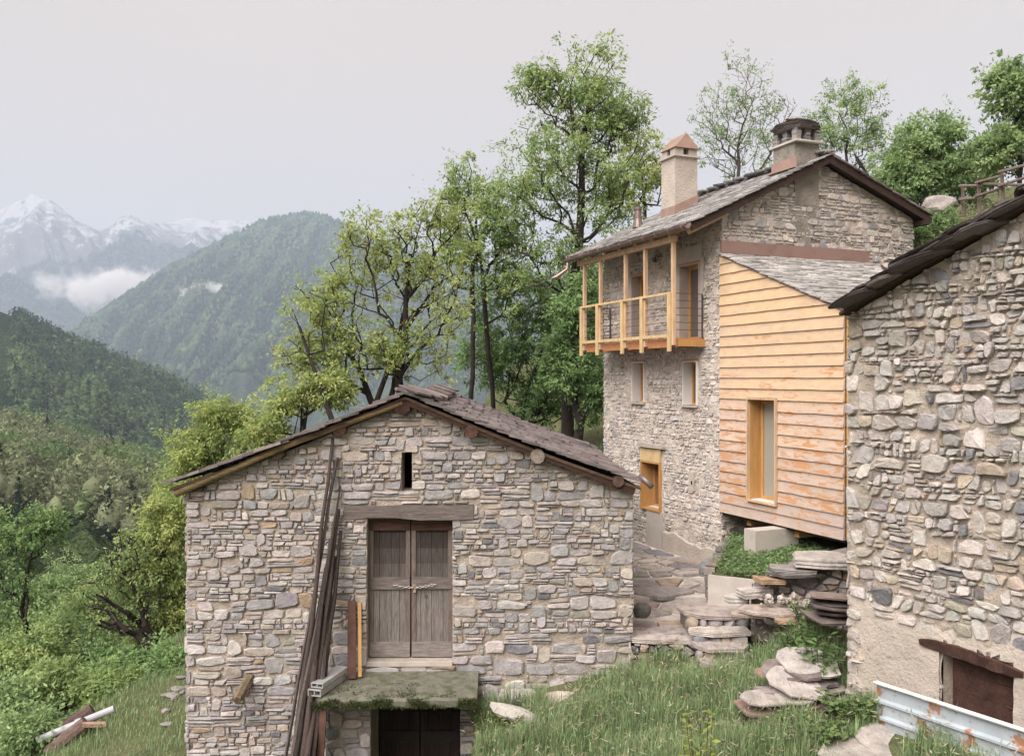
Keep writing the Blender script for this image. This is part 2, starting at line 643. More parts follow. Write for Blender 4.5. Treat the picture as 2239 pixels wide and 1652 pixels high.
def soften(q, rng, cut=(.07, .22), jit=.05):
    """cut the corners and unsettle the outline of a polygon"""
    n = len(q)
    cen = np.mean(q, 0)
    size = math.sqrt(abs(area(q)))
    out = []
    for i in range(n):
        p, a, b = np.array(q[i]), np.array(q[i - 1]), np.array(q[(i + 1) % n])
        ca, cb = rng.uniform(*cut), rng.uniform(*cut)
        out.append(p + (a - p) * ca)
        out.append(p + (b - p) * cb)
    out = np.array(out)
    d = out - cen
    out = cen + d * (1 - np.abs(rng.normal(0, jit, (len(out), 1))))
    return out


def stone_geo(q, rng, proud, embed=.05, tilt=.12, jit=.05, small=False):
    if small and len(q) >= 5:              # small stones keep their six rough corners
        P = np.array(q)
        P = P.mean(0) + (P - P.mean(0)) * (1 - np.abs(rng.normal(0, jit, (len(P), 1))))
    else:
        P = soften(q, rng, (.06, .2) if len(q) < 6 else (.10, .30), jit=jit)
    n = len(P)
    cen = P.mean(0)
    size = math.sqrt(abs(area(q)))
    g = rng.normal(0, tilt, 2) * .5
    rel = P - cen
    base = proud * rng.uniform(.35, 1.5)
    back = np.column_stack([P, np.full(n, -embed)])
    e1 = np.column_stack([P, base * .72 + rel @ g * .6 + rng.normal(0, .004, n)])
    in_ = cen + rel * (1 - rng.uniform(.05, .14, (n, 1)))
    e2 = np.column_stack([in_, base + rel @ g + rng.normal(0, .09 * proud, n)])
    apex = np.array([[*(cen + rng.normal(0, .14, 2) * size), base * 1.06 + rng.normal(0, .07) * proud]])
    V = np.vstack([back, e1, e2, apex])
    F = []
    for r in (0, 1):
        for i in range(n):
            j = (i + 1) % n
            F.append((r * n + i, r * n + j, (r + 1) * n + j, (r + 1) * n + i))
    for i in range(n):
        F.append((2 * n + i, 2 * n + (i + 1) % n, 3 * n))
    return V, F


def pick(pal, rng):
    w = np.array([p[1] for p in pal])
    c = np.array(pal[rng.choice(len(pal), p=w / w.sum())][0])
    return np.clip(c * np.array([1, 1.0, 1.05]) * rng.uniform(.84, 1.18) * (1 + rng.normal(0, .014, 3)), .01, .8)


PAL_BARN = [((.36, .335, .315), 5), ((.41, .375, .345), 4), ((.29, .278, .272), 3), ((.40, .345, .29), 2.6), ((.35, .265, .18), .45),
            ((.18, .175, .178), .7), ((.45, .41, .375), 2), ((.33, .30, .25), 1.0)]
PAL_HOUSE = [((.49, .45, .405), 4), ((.42, .395, .365), 3), ((.53, .475, .42), 3), ((.47, .405, .34), 1.5), ((.31, .30, .29), .6)]
PAL_RIGHT = [((.41, .375, .335), 4), ((.36, .335, .305), 3), ((.44, .395, .345), 3), ((.40, .33, .25), 1.2), ((.19, .185, .185), .7),
             ((.35, .315, .25), .4)]


def stones_on(parent, O, a, n, polys, pal, proud, mat, rng, limit=300, score=None, zone=None, name='stone', embed=.05, tilt=.12, fill='rubble_stones', jit=.05):
    """each of the largest stones is an object of its own; the rest is one joined part"""
    O, a, n = (np.asarray(k, float) for k in (O, a, n))
    zh = np.array([0, 0, 1.0])
    items = []
    for q in polys:
        ar = abs(area(q))
        c = np.mean(q, 0)
        p_ = proud(c) if callable(proud) else proud
        if p_ is None:
            continue
        items.append((ar * (score(c) if score else 1), q, c, p_))
    items.sort(key=lambda k: -k[0])
    rest = MB()
    for i, (_, q, c, p_) in enumerate(items):
        V, F = stone_geo(q, rng, p_, embed, tilt, jit, i >= limit)
        W = O + V[:, :1] * a + V[:, 1:2] * zh + V[:, 2:3] * n
        col = pick(pal, rng)
        if zone is not None:
            col = col * zone(c)
        if i < limit:
            mk(name, W, F, mat, parent, col, origin='c')
        else:
            rest.add(W, F, tuple(col))
    if rest.n:
        rest.build(fill, mat, parent, kind='stuff')
    return len(items)


def wall_slab(parent, name, O, a, n, outline, holes, thick, mat, step=.12, amp=.012, seed=3, front=0.0):
    """a wall body with real openings: gridded front skin (uneven), reveals, plain back"""
    O, a, n = (np.asarray(k, float) for k in (O, a, n))
    zh = np.array([0, 0, 1.0])
    ss = sorted({round(v, 4) for p in outline for v in (p[0],)} | {round(v, 4) for h in holes for v in h[:2]})
    xs = []
    for i in range(len(ss) - 1):
        k = max(1, int((ss[i + 1] - ss[i]) / step))
        xs += list(np.linspace(ss[i], ss[i + 1], k + 1)[:-1])
    xs.append(ss[-1])
    lo = lambda s: np.interp(s, *outline_side(outline, False))
    hi = lambda s: np.interp(s, *outline_side(outline, True))
    mb = MB()
    pt = lambda s, z, d: O + a * s + zh * z + n * d
    bump_ = lambda s, z: front + amp * float(fbm(s * 5, z * 5, 0, seed, 3))
    for i in range(len(xs) - 1):
        x0, x1 = xs[i], xs[i + 1]
        xm = (x0 + x1) / 2
        segs = [(None, None)]
        hs = sorted([h for h in holes if h[0] < xm < h[1]], key=lambda h: h[2])
        cuts = [('lo', None)]
        bounds = []
        prev = ('lo', 0)
        for h in hs:
            bounds.append((prev, ('z', h[2])))
            prev = ('z', h[3])
        bounds.append((prev, ('hi', 0)))
        for b0, b1 in bounds:
            f = lambda b, s: lo(s) if b[0] == 'lo' else hi(s) if b[0] == 'hi' else b[1]
            z00, z01, z10, z11 = f(b0, x0), f(b0, x1), f(b1, x0), f(b1, x1)
            if max(z10 - z00, z11 - z01) < .005:
                continue
            k = max(1, int(max(z10 - z00, z11 - z01) / step))
            for r in range(k):
                t0, t1 = r / k, (r + 1) / k
                q = [(x0, z00 + (z10 - z00) * t0), (x1, z01 + (z11 - z01) * t0), (x1, z01 + (z11 - z01) * t1), (x0, z00 + (z10 - z00) * t1)]
                mb.add([pt(s, z, bump_(s, z)) for s, z in q], [(0, 1, 2, 3)])
            # back face, far inside
            q = [(x0, z00), (x1, z01), (x1, z11), (x0, z10)]
            mb.add([pt(s, z, -thick) for s, z in q], [(3, 2, 1, 0)])
    # reveals
    for (a0, a1, b0, b1) in holes:
        for q in ([(a0, b0), (a0, b1)], [(a1, b1), (a1, b0)], [(a0, b1), (a1, b1)], [(a1, b0), (a0, b0)]):
            (s0, z0), (s1, z1) = q
            mb.add([pt(s0, z0, bump_(s0, z0)), pt(s1, z1, bump_(s1, z1)), pt(s1, z1, -thick), pt(s0, z0, -thick)], [(0, 1, 2, 3)])
    # edges of the slab
    m = len(outline)
    for i in range(m):
        (s0, z0), (s1, z1) = outline[i], outline[(i + 1) % m]
        mb.add([pt(s0, z0, bump_(s0, z0)), pt(s1, z1, bump_(s1, z1)), pt(s1, z1, -thick), pt(s0, z0, -thick)], [(3, 2, 1, 0)])
    return mb.build(name, mat, parent)


def outline_side(outline, top):
    """upper or lower chain of a monotone outline listed counter-clockwise from its lower left corner"""
    xs = [p[0] for p in outline]
    x0, x1 = min(xs), max(xs)
    if top:
        ch = [p for p in outline if True]
        best = {}
        for s, z in outline:
            best[s] = max(best.get(s, -1e9), z)
        # drop lower-chain points strictly inside
        pts = [(s, best[s]) for s in sorted(best)]
        lowmid = np.mean([p[1] for p in outline])
        pts = [p for p in pts if p[0] in (x0, x1) or p[1] > lowmid]
    else:
        best = {}
        for s, z in outline:
            best[s] = min(best.get(s, 1e9), z)
        lowmid = np.mean([p[1] for p in outline])
        pts = [(s, best[s]) for s in sorted(best) if s in (x0, x1) or best[s] < lowmid]
    return [p[0] for p in pts], [p[1] for p in pts]


# ------------------------------------------------------------------ slate roofs
def slate_mesh(rng, w, l, th, wob=.07):
    """one rough slab: x along the course, y up the slope (0 at its lower edge), z thickness"""
    k = 4
    bot = [((i / k - .5) * w, rng.normal(0, wob * .5) * l * .5) for i in range(k + 1)]
    top = [((.5 - i / 2) * w, l + rng.normal(0, .02) * l) for i in range(3)]
    out = np.array(bot + top)
    out[:, 0] *= 1 + rng.normal(0, wob * .5, len(out))
    n = len(out)
    zt = th * rng.uniform(.8, 1.3)
    lo = np.column_stack([out, np.zeros(n)])
    hi = np.column_stack([out * [0.985, 1] + [0, .006], zt + rng.normal(0, th * .12, n)])
    V = np.vstack([lo, hi])
    F = [tuple(range(n - 1, -1, -1)), tuple(range(n, 2 * n))] + [(i, (i + 1) % n, n + (i + 1) % n, n + i) for i in range(n)]
    return V, F


def slates(parent, p0, ax, up, L, S, expo, wid, th, pal, rng, visible, limit=300, lap=1.9, tilt=.10, jit=.02, skew=0.0, sag=None, name='slate', wob=.07):
    """p0: eave corner, ax: along the eave, up: up the slope; overlapping courses from the eave to the ridge"""
    p0, ax, up = (np.asarray(k, float) for k in (p0, ax, up))
    nm = np.cross(ax, up)
    nm /= np.linalg.norm(nm)
    if nm[2] < 0:
        nm = -nm
    var = [slate_mesh(rng, 1, 1, 1, wob) for _ in range(14)]
    cols = [pick(pal, rng) for _ in range(14)]
    items = []
    y, row = 0.0, 0
    while y < S - expo * .3:
        e = expo * rng.uniform(.85, 1.15)
        x = -rng.uniform(0, wid)
        while x < L:
            w = wid * rng.uniform(.55, 1.5)
            x0, x1 = max(x, -.03), min(x + w, L + .03)
            if x1 - x0 > .06:
                xc = (x0 + x1) / 2
                dz = sag(xc, y) if sag else 0
                p = p0 + ax * xc + up * (y + rng.normal(0, jit)) + nm * (th * .2 + rng.uniform(0, .4) * th) + np.array([0, 0, dz])
                items.append((visible(p), p, x1 - x0 - .006, min(e * lap, S - y + .05), row))
            x += w
        y += e
        row += 1
    items.sort(key=lambda k: -k[0])
    rest = MB()
    meshes = {}
    for i, (sc_, p, w, l, row) in enumerate(items):
        k = int(rng.integers(14))
        t = tilt + rng.normal(0, .02)
        rz = rng.normal(0, .03) + skew
        # local axes: lifted at the lower edge because it lies on the course below
        ex = ax * math.cos(rz) + up * math.sin(rz)
        ey = up * math.cos(rz) - ax * math.sin(rz)
        ey = ey * math.cos(t) - nm * math.sin(t)
        ez = np.cross(ex, ey)
        if ez.dot(nm) < 0:
            ez = -ez
        lift = l * math.sin(t)
        V, F = var[k]
        W = p + nm * lift + V[:, :1] * w * ex + V[:, 1:2] * l * ey + V[:, 2:3] * th * ez
        if ez.dot(np.cross(ex, ey)) < 0:
            F = [f[::-1] for f in F]
        if i < limit and sc_ > 0:
            mk(name, W, F, M['slate'], parent, cols[k], origin='c')
        else:
            rest.add(W, F, tuple(cols[k]))
    if rest.n:
        rest.build('slate_layer', M['slate'], parent, kind='stuff')
    return items


PAL_SLATE_BROWN = [((.135, .110, .103), 4), ((.175, .146, .135), 3), ((.098, .082, .078), 2), ((.225, .19, .175), 1.5)]
PAL_SLATE_GREY = [((.27, .255, .235), 4), ((.34, .32, .295), 3), ((.20, .19, .18), 2), ((.40, .38, .35), 1)]
PAL_SLATE_DARK = [((.10, .085, .08), 3), ((.15, .125, .115), 3), ((.21, .18, .16), 1)]
PAL_FLAG = [((.33, .285, .25), 4), ((.39, .345, .30), 3), ((.27, .245, .225), 2), ((.36, .28, .205), 1.2), ((.19, .18, .18), .5)]


def flagstone(rng, c, rx, ry, th, rz=0.0, tilt=(0, 0), n=9, rough=.12, col=None, sq=.55):
    """a thick cleft slab with a broken outline, top at z = c[2]"""
    ang = np.sort((np.arange(n) + rng.uniform(-.3, .3, n)) / n * 2 * math.pi)
    sup = 1 / np.maximum(np.abs(np.cos(ang)), np.abs(np.sin(ang))) ** sq
    r = sup * (1 + rng.normal(0, rough, n))
    P = np.column_stack([np.cos(ang) * r * rx, np.sin(ang) * r * ry])
    lay = [(0.0, .975), (-.10, 1.0), (-.30, .99), (-.33, .955), (-.52, 1.0), (-.66, .985), (-.69, .945), (-1.0, .975)]
    ring = [np.column_stack([P * (s_ + rng.normal(0, .012, (n, 1)) * (k_ > 0)), np.full(n, th * d_)]) for k_, (d_, s_) in enumerate(lay)]
    ring_ = [np.column_stack([P * .975, np.full(n, 0.0)]), np.column_stack([P * 1.0, np.full(n, -th * .15)]),
            np.column_stack([P * (.975 + rng.normal(0, .025, (n, 1))), np.full(n, -th * .55)]), np.column_stack([P * (.98 + rng.normal(0, .02, (n, 1))), np.full(n, -th)])]
    ring[0][:, 2] += rng.normal(0, th * .06, n)
    V = np.vstack(ring)
    cr, sr = math.cos(rz), math.sin(rz)
    V[:, 2] += V[:, 0] * tilt[0] + V[:, 1] * tilt[1]
    V = np.column_stack([V[:, 0] * cr - V[:, 1] * sr, V[:, 0] * sr + V[:, 1] * cr, V[:, 2]]) + np.asarray(c, float)
    F = [tuple(range(n))]
    m_ = len(lay)
    for k in range(m_ - 1):
        for i in range(n):
            j = (i + 1) % n
            F.append(((k + 1) * n + i, (k + 1) * n + j, k * n + j, k * n + i))
    F.append(tuple(range(m_ * n - 1, (m_ - 1) * n - 1, -1)))
    return V, F


def boulder_geo(rng, c, r, sub=1, rough=.18):
    import bmesh
    bm = bmesh.new()
    bmesh.ops.create_icosphere(bm, subdivisions=sub + 1, radius=1)
    V = np.array([v.co[:] for v in bm.verts])
    F = [tuple(v.index for v in f.verts) for f in bm.faces]
    bm.free()
    sd = int(rng.integers(1000))
    d = 1 + rough * fbm(V[:, 0] * 1.4, V[:, 1] * 1.4, V[:, 2] * 1.4, sd, 3) * 1.6
    for _ in range(5):                      # cleft faces
        nrm = rng.normal(0, 1, 3)
        nrm /= np.linalg.norm(nrm)
        k = rng.uniform(.62, .85)
        h = V @ nrm
        V = V - np.maximum(h - k, 0)[:, None] * nrm
    V = V * d[:, None] * np.asarray(r, float)
    return V + np.asarray(c, float), F


# ------------------------------------------------------------------ trees and plants
ICO = None


def quad_leaves(P, D, Nn, ln, wd):
    """rhombic leaves with a fold: P base points, D direction, Nn normal -> V, F(4)"""
    m = len(P)
    S = np.cross(D, Nn)
    S /= np.linalg.norm(S, axis=1)[:, None] + 1e-9
    ln, wd = ln[:, None], wd[:, None]
    V = np.empty((m, 4, 3))
    V[:, 0] = P
    V[:, 1] = P + D * ln * .5 + S * wd * .5
    V[:, 2] = P + D * ln - Nn * ln * .12
    V[:, 3] = P + D * ln * .5 - S * wd * .5
    F = np.arange(m * 4).reshape(m, 4)
    return V.reshape(-1, 3), F


def unit(a):
    return a / (np.linalg.norm(a, axis=-1, keepdims=True) + 1e-9)


def sample_env(env, n, rng, hollow=.5):
    """env: list of (centre, radii, weight); points biased to the outer shell"""
    w = np.array([e[2] for e in env], float)
    w /= w.sum()
    idx = rng.choice(len(env), n, p=w)
    d = unit(rng.normal(0, 1, (n, 3)))
    r = rng.uniform(0, 1, (n, 1)) ** hollow
    C = np.array([e[0] for e in env])[idx]
    R = np.array([e[1] for e in env])[idx]
    return C + d * r * R


def tree(name, label, base, env, seed, stems=1, n_tip=260, r_tip=.008, leaves=9000, leaf=(.13, .055), cols=None, bark=(.036, .027, .024),
         droop=.35, clump=.30, bare=0.0, path_w=.35, group=None, cat='tree', fork=.35, trunk_max=.3, rust=0.0, cloud=None, spread=0.0, sides=5, lean=None, trunk_r=0.0):
    """skeleton grown to fill the crown's volume: every twig tip joins the cheapest limb; radii by the pipe rule"""
    rng = np.random.default_rng(seed)
    base = np.asarray(base, float)
    T = sample_env(env, n_tip, rng)
    ctr = np.average(np.array([e[0] for e in env]), axis=0, weights=[e[2] for e in env])
    nodes, par, plen = [], [], []
    top = ctr.copy()
    if lean is not None:
        top = np.asarray(lean, float)
    for s in range(stems):
        b = base + (np.array([rng.normal(0, spread), rng.normal(0, spread), 0]) if stems > 1 else 0)
        tp = top + (np.array([rng.normal(0, 1) * 1.2 * env[0][1][0] * .4, rng.normal(0, .5), rng.normal(0, .6)]) if stems > 1 else 0)
        k = 9
        pr = -1
        for i in range(k):
            t = i / (k - 1)
            p = b + (tp - b) * np.array([t ** 1.5, t ** 1.5, t]) + (rng.normal(0, .06, 3) * (0 < t))
            nodes.append(p)
            par.append(pr)
            plen.append(0 if pr < 0 else plen[pr] + np.linalg.norm(p - nodes[pr]))
            pr = len(nodes) - 1
    ntr = len(nodes)
    order = np.argsort(np.linalg.norm(T - (base + (top - base) * fork), axis=1))
    N = np.empty((ntr + n_tip * 6, 3))
    N[:ntr] = nodes
    PL = np.empty(len(N))
    PL[:ntr] = plen
    ok = np.zeros(len(N), bool)
    ok[:ntr] = True
    for s in range(stems):                     # no limbs low on the stem
        kk = int(9 * fork)
        ok[s * 9:s * 9 + kk] = False
    cnt = ntr
    tips = []
    for ti in order:
        p = T[ti]
        d = np.linalg.norm(N[:cnt] - p, axis=1)
        up_pen = np.maximum(N[:cnt, 2] - p[2], 0) * .6
        cost = np.where(ok[:cnt], d + path_w * PL[:cnt] + up_pen, 1e9)
        j = int(np.argmin(cost))
        L = d[j]
        k = max(1, min(4, int(L / .35)))
        prev = j
        src = N[j].copy()
        sagv = np.array([0, 0, -.10 * L])
        for q in range(1, k + 1):
            t = q / k
            pt = src + (p - src) * t + 4 * t * (1 - t) * sagv * .6 + (rng.normal(0, .075, 3) * L ** .5 if q < k else 0)
            N[cnt] = pt
            PL[cnt] = PL[prev] + np.linalg.norm(pt - N[prev])
            ok[cnt] = True
            par.append(prev)
            prev = cnt
            cnt += 1
        tips.append(prev)
    par = np.array(par)
    r = np.full(cnt, 0.0)
    e = 2.05
    acc = np.zeros(cnt)
    for i in range(cnt - 1, -1, -1):
        if acc[i] == 0:
            acc[i] = r_tip ** e
        r[i] = acc[i] ** (1 / e)
        if par[i] >= 0:
            acc[par[i]] += acc[i]
    r = np.minimum(r, trunk_max)
    if trunk_r:
        for i in range(ntr):
            r[i] = max(r[i], trunk_r * (1 - .75 * (i % 9) / 8))
    # the stem tapers and flares at the foot
    root = thing(name, base, label, cat, group)
    idx = np.where(par >= 0)[0]
    A, B = N[par[idx]], N[idx]
    ra, rb = np.where(idx < ntr, r[par[idx]], np.minimum(r[par[idx]], r[idx] * 1.35)), r[idx]
    flare = np.linalg.norm(A[:, :2] - base[:2], axis=1) + np.abs(A[:, 2] - base[2]) < .3
    ra = np.where(flare, ra * 1.35, ra)
    D = unit(B - A)
    ref = np.where(np.abs(D[:, 2:3]) < .9, np.array([[0, 0, 1.0]]), np.array([[1.0, 0, 0]]))
    X = unit(np.cross(D, ref))
    Y = np.cross(D, X)
    m = len(idx)
    V = np.empty((m, 2 * sides, 3))
    for k in range(sides):
        th = 2 * math.pi * k / sides
        o = X * math.cos(th) + Y * math.sin(th)
        V[:, k] = A - D * (ra * .3)[:, None] + o * ra[:, None]
        V[:, sides + k] = B + D * (rb * .3)[:, None] + o * rb[:, None]
    F = np.array([[k, (k + 1) % sides, sides + (k + 1) % sides, sides + k] for k in range(sides)])
    FF = (np.arange(m)[:, None, None] * 2 * sides + F[None]).reshape(-1, 4)
    cb = np.repeat(np.asarray(bark)[None] * rng.uniform(.8, 1.25, (m, 1)), sides, 0)
    mk('trunk', V.reshape(-1, 3), FF, M['bark'], root, cb, smooth=True)
    # foliage on the outer twigs
    if leaves:
        outer = np.where((acc[:cnt] <= (r_tip ** e) * 2.1) & (np.arange(cnt) >= ntr))[0]
        tw = outer[rng.random(len(outer)) >= bare]
        sz = clump * .62 * rng.uniform(.5, 1.5, len(tw))
        wts = rng.uniform(.1, 1.6, len(tw)) ** 1.3
        pick_ = rng.choice(len(tw), leaves, p=wts / wts.sum())
        sub = rng.normal(0, 1, (leaves, 3)) * sz[pick_][:, None] * np.array([1, 1, .75])
        # leaves hang in sprays: snap part of them to a few twiglet centres
        spr = rng.normal(0, 1, (len(tw), 5, 3)) * sz[:, None, None]
        sub = spr[pick_, rng.integers(0, 5, leaves)] * .8 + sub * .38
        P = N[tw[pick_]] + sub
        Dl = unit(unit(sub + rng.normal(0, .12, sub.shape)) + np.array([0, 0, -droop]) + rng.normal(0, .45, sub.shape))
        Nn = unit(np.cross(Dl, unit(rng.normal(0, 1, Dl.shape))) + np.array([-.25, -.35, 1.0]))
        Nn = unit(Nn - Dl * (Nn * Dl).sum(1, keepdims=True))
        ln = leaf[0] * rng.uniform(.6, 1.35, leaves)
        wd = leaf[1] * rng.uniform(.7, 1.3, leaves)
        LV, LF = quad_leaves(P, Dl, Nn, ln, wd)
        cols = np.array(cols if cols is not None else [(.10, .155, .05), (.14, .20, .065), (.075, .125, .045)])
        cc = cols[rng.integers(0, len(cols), len(tw))][pick_] * rng.uniform(.75, 1.25, (leaves, 1))
        if rust:
            hit = rng.random(leaves) < rust
            cc[hit] = np.array([.22, .105, .05]) * rng.uniform(.7, 1.2, (hit.sum(), 1))
        mk('crown', LV, LF, M['leaf'], root, cc)
    return root


def blades(P, h, w, bend, rng, cols, seg=2):
    """grass blades as tapering strips of two quads and a tip"""
    m = len(P)
    az = rng.uniform(0, 2 * math.pi, m)
    d = np.column_stack([np.cos(az), np.sin(az), np.zeros(m)])
    s = np.column_stack([-np.sin(az), np.cos(az), np.zeros(m)])
    up = np.array([0, 0, 1.0])
    V = np.empty((m, 5, 3))
    hh, ww, bb = h[:, None], w[:, None], bend[:, None]
    V[:, 0] = P - s * ww * .5
    V[:, 1] = P + s * ww * .5
    mid = P + up * hh * .62 + d * bb * hh * .25
    V[:, 2] = mid - s * ww * .38
    V[:, 3] = mid + s * ww * .38
    V[:, 4] = P + up * hh * (1 - .25 * bb) + d * bb * hh * .85
    V = V.reshape(-1, 3)
    b = np.arange(m)[:, None] * 5
    F = np.vstack([np.hstack([b, b + 1, b + 3]), np.hstack([b, b + 3, b + 2]), np.hstack([b + 2, b + 3, b + 4])])
    c = cols[rng.integers(0, len(cols), m)] * rng.uniform(.75, 1.25, (m, 1))
    return V, F, np.vstack([c, c, c])


def herb(name, label, base, h, r, n_stem, n_leaf, leaf, cols, seed, group=None, cat='plant', stem_col=(.09, .12, .05), upright=.6):
    """a leafy plant: stems with leaves in pairs up each of them"""
    rng = np.random.default_rng(seed)
    base = np.asarray(base, float)
    root = thing(name, base, label, cat, group)
    mb = MB()
    P, D = [], []
    for s in range(n_stem):
        az = rng.uniform(0, 6.28)
        ln = h * rng.uniform(.6, 1.05)
        out = r * rng.uniform(.2, 1)
        b = base + np.array([math.cos(az), math.sin(az), 0]) * out * .3
        t_ = base + np.array([math.cos(az) * out, math.sin(az) * out, ln])
        mid = (b + t_) / 2 + np.array([0, 0, ln * .12])
        pts = [b, mid, t_]
        mb.tube(pts, [.006, .005, .003], 4, stem_col, cap=False)
        for k in range(n_leaf):
            t = .15 + .85 * (k + rng.random()) / n_leaf
            p = (1 - t) ** 2 * b + 2 * t * (1 - t) * mid + t * t * t_
            a2 = rng.uniform(0, 6.28)
            P.append(p)
            D.append([math.cos(a2), math.sin(a2), rng.uniform(-.35, upright)])
    mb.build('stems', M['leaf'], root)
    P, D = np.array(P), unit(np.array(D))
    Nn = unit(np.array([0, 0, 1.0]) - D * D[:, 2:3] + rng.normal(0, .25, D.shape))
    m = len(P)
    LV, LF = quad_leaves(P, D, Nn, leaf[0] * rng.uniform(.6, 1.3, m), leaf[1] * rng.uniform(.7, 1.2, m))
    cc = np.array(cols)[rng.integers(0, len(cols), m)] * rng.uniform(.8, 1.2, (m, 1))
    mk('leaves', LV, LF, M['leaf'], root, cc, kind='stuff')
    return root

# ------------------------------------------------------------------ the setting: ground, hills, mountains
UH = np.array([-.387, .922, 0.0]); UH /= np.linalg.norm(UH)       # along the house front, away from the camera
VH = np.array([UH[1], -UH[0], 0.0])                                # along the gable, to the right and back
CH = np.array([4.52, 18.8, 0.0])                                   # house corner (plan)


def Hs(s, t, z):
    return CH + VH * s + UH * t + np.array([0, 0, z])


def softplus(x, k=1.0):
    return np.logaddexp(0, np.asarray(x, float) / k) * k


def gz(x, y):
    x, y = np.asarray(x, float), np.asarray(y, float)
    z = -4.91 + .21 * (np.clip(x, -60, 30) - 2) + .06 * (np.clip(y, -20, 60) - 14.5)
    z = z - .30 * softplus(-8.2 - x, .8)
    z = z + .13 * softplus(np.minimum(y, 36) - 21, 1.0) * sstep(-6, 0, x) - .5 * softplus(y - 36, 2) * (1 - sstep(4, 14, x))
    # dug-out yard before the lower barn door
    dig = (1 - sstep(-.85, -.45, x)) * sstep(-5.6, -5.1, x) * sstep(11.2, 12.6, y) * (1 - sstep(15, 16, y))
    z = z - 1.15 * dig
    z = z - .45 * sstep(1.8, 2.1, x) * (1 - sstep(4.3, 4.9, x)) * sstep(14.6, 15.0, y) * (1 - sstep(23, 24, y))
    z = z + .52 * np.exp(-((x - 4.65) / .62) ** 2 - ((y - 13.35) / .55) ** 2)
    # a low swell of the meadow
    z = z + .10 * fbm(x * .5, y * .5, 0, 5, 3) * (1 - sstep(40, 60, np.hypot(x, y)))
    p = .922 * (x) + .387 * (y)
    tt = -.387 * (x - 4.52) + .922 * (y - 18.8)
    up = sstep(14.2, 17.6, p) * (1 - sstep(3.5, 9, tt) * (1 - sstep(19, 24, p)))
    z = z * (1 - up) + up * (3.05 + .30 * softplus(p - 17.4, .5))
    r = np.hypot(x, y)
    far = -55 - 260 * sstep(60, 700, r - .8 * x)
    k = sstep(45, 150, r)
    return z * (1 - k) + far * k


def gpt(x, y, dz=0.0):
    return np.array([x, y, float(gz(x, y)) + dz])


def ray_ground(px, py, y0=6, y1=60):
    """where the view ray through a layout pixel meets the ground"""
    Y = np.linspace(y0, y1, 1200)
    X = (px - 1119) / FPX * Y
    Z = (826 - py) / FPX * Y
    g = gz(X, Y)
    i = int(np.argmax(Z <= g))
    return np.array([X[i], Y[i], g[i]])


def axis(lo, hi, step, far, growth=1.16):
    a = list(np.arange(lo, hi + 1e-6, step))
    s = step
    while a[-1] < far:
        s *= growth
        a.append(a[-1] + s)
    s = step
    while a[0] > -far:
        s *= growth
        a.insert(0, a[0] - s)
    return np.array(a)


gx_, gy_ = axis(-13, 14, .25, 9000), axis(7, 32, .25, 9500)
GX, GY = np.meshgrid(gx_, gy_)
GV = np.column_stack([GX.ravel(), GY.ravel(), gz(GX, GY).ravel()])
nx_, ny_ = len(gx_), len(gy_)
ii = (np.arange(ny_ - 1)[:, None] * nx_ + np.arange(nx_ - 1)[None]).ravel()
GF = np.column_stack([ii, ii + 1, ii + nx_ + 1, ii + nx_])
ground = mk('ground', GV, GF, M['soil'], smooth=True, origin=(0, 0, 0), kind='structure')


def hill(name, crest, base, nu, nv, mat, amp, seed, spur=None, back=(0, 1, -1), fscale=.004, ease=1.0, camp=.3):
    """a mountainside between a crest line and a foot line, with spurs and gullies, closed off behind the crest"""
    def resample(L):
        L = np.array(L, float)
        W = np.array([at(*p) for p in L])
        k = np.linspace(0, 1, len(L)) if True else 0
        u = np.linspace(0, 1, nu)
        return np.column_stack([np.interp(u, k, W[:, i]) for i in range(3)])
    C, B = resample(crest), resample(base)
    rows = []
    v_all = np.concatenate([[-.25, -.1], np.linspace(0, 1, nv)])
    u = np.linspace(0, 1, nu)
    for v in v_all:
        if v < 0:
            P = C + np.array(back) * (-v) * np.linalg.norm(B - C, axis=1).mean()
        else:
            f = v ** ease
            P = C * (1 - f) + B * f
        rows.append(P)
    G = np.array(rows)                                 # (rows, nu, 3)
    vv = np.clip(v_all, 0, 1)[:, None]
    X, Y, Z = G[..., 0], G[..., 1], G[..., 2]
    env = np.clip(np.sin(np.pi * np.clip(vv * .95, 0, 1)), 0, 1) ** .6
    D = amp * fbm(X * fscale, Y * fscale, 0, seed, 5) * (camp + (1 - camp) * env)
    if spur:
        k, skew, sa = spur
        w = .75 * fbm(X * fscale * .6, Y * fscale * .6, 0, seed + 5, 4)
        q = u[None] * k + vv * skew + w
        r1 = 1 - np.abs(((q % 1) * 2) - 1) ** 1.2 * 2
        q2 = u[None] * k * 2.7 + vv * skew * 2.1 + w * 2.5
        r2 = 1 - np.abs(((q2 % 1) * 2) - 1) * 2
        D = D + sa * (r1 * .7 + r2 * .32) * env
    G[..., 2] += D
    G[..., 1] -= D * .5
    V = G.reshape(-1, 3)
    n = len(v_all)
    ii = (np.arange(n - 1)[:, None] * nu + np.arange(nu - 1)[None]).ravel()
    F = np.column_stack([ii, ii + nu, ii + nu + 1, ii + 1])
    o = mk(name, V, F, mat, smooth=True, origin=V.mean(0), kind='structure')
    return G[2:]


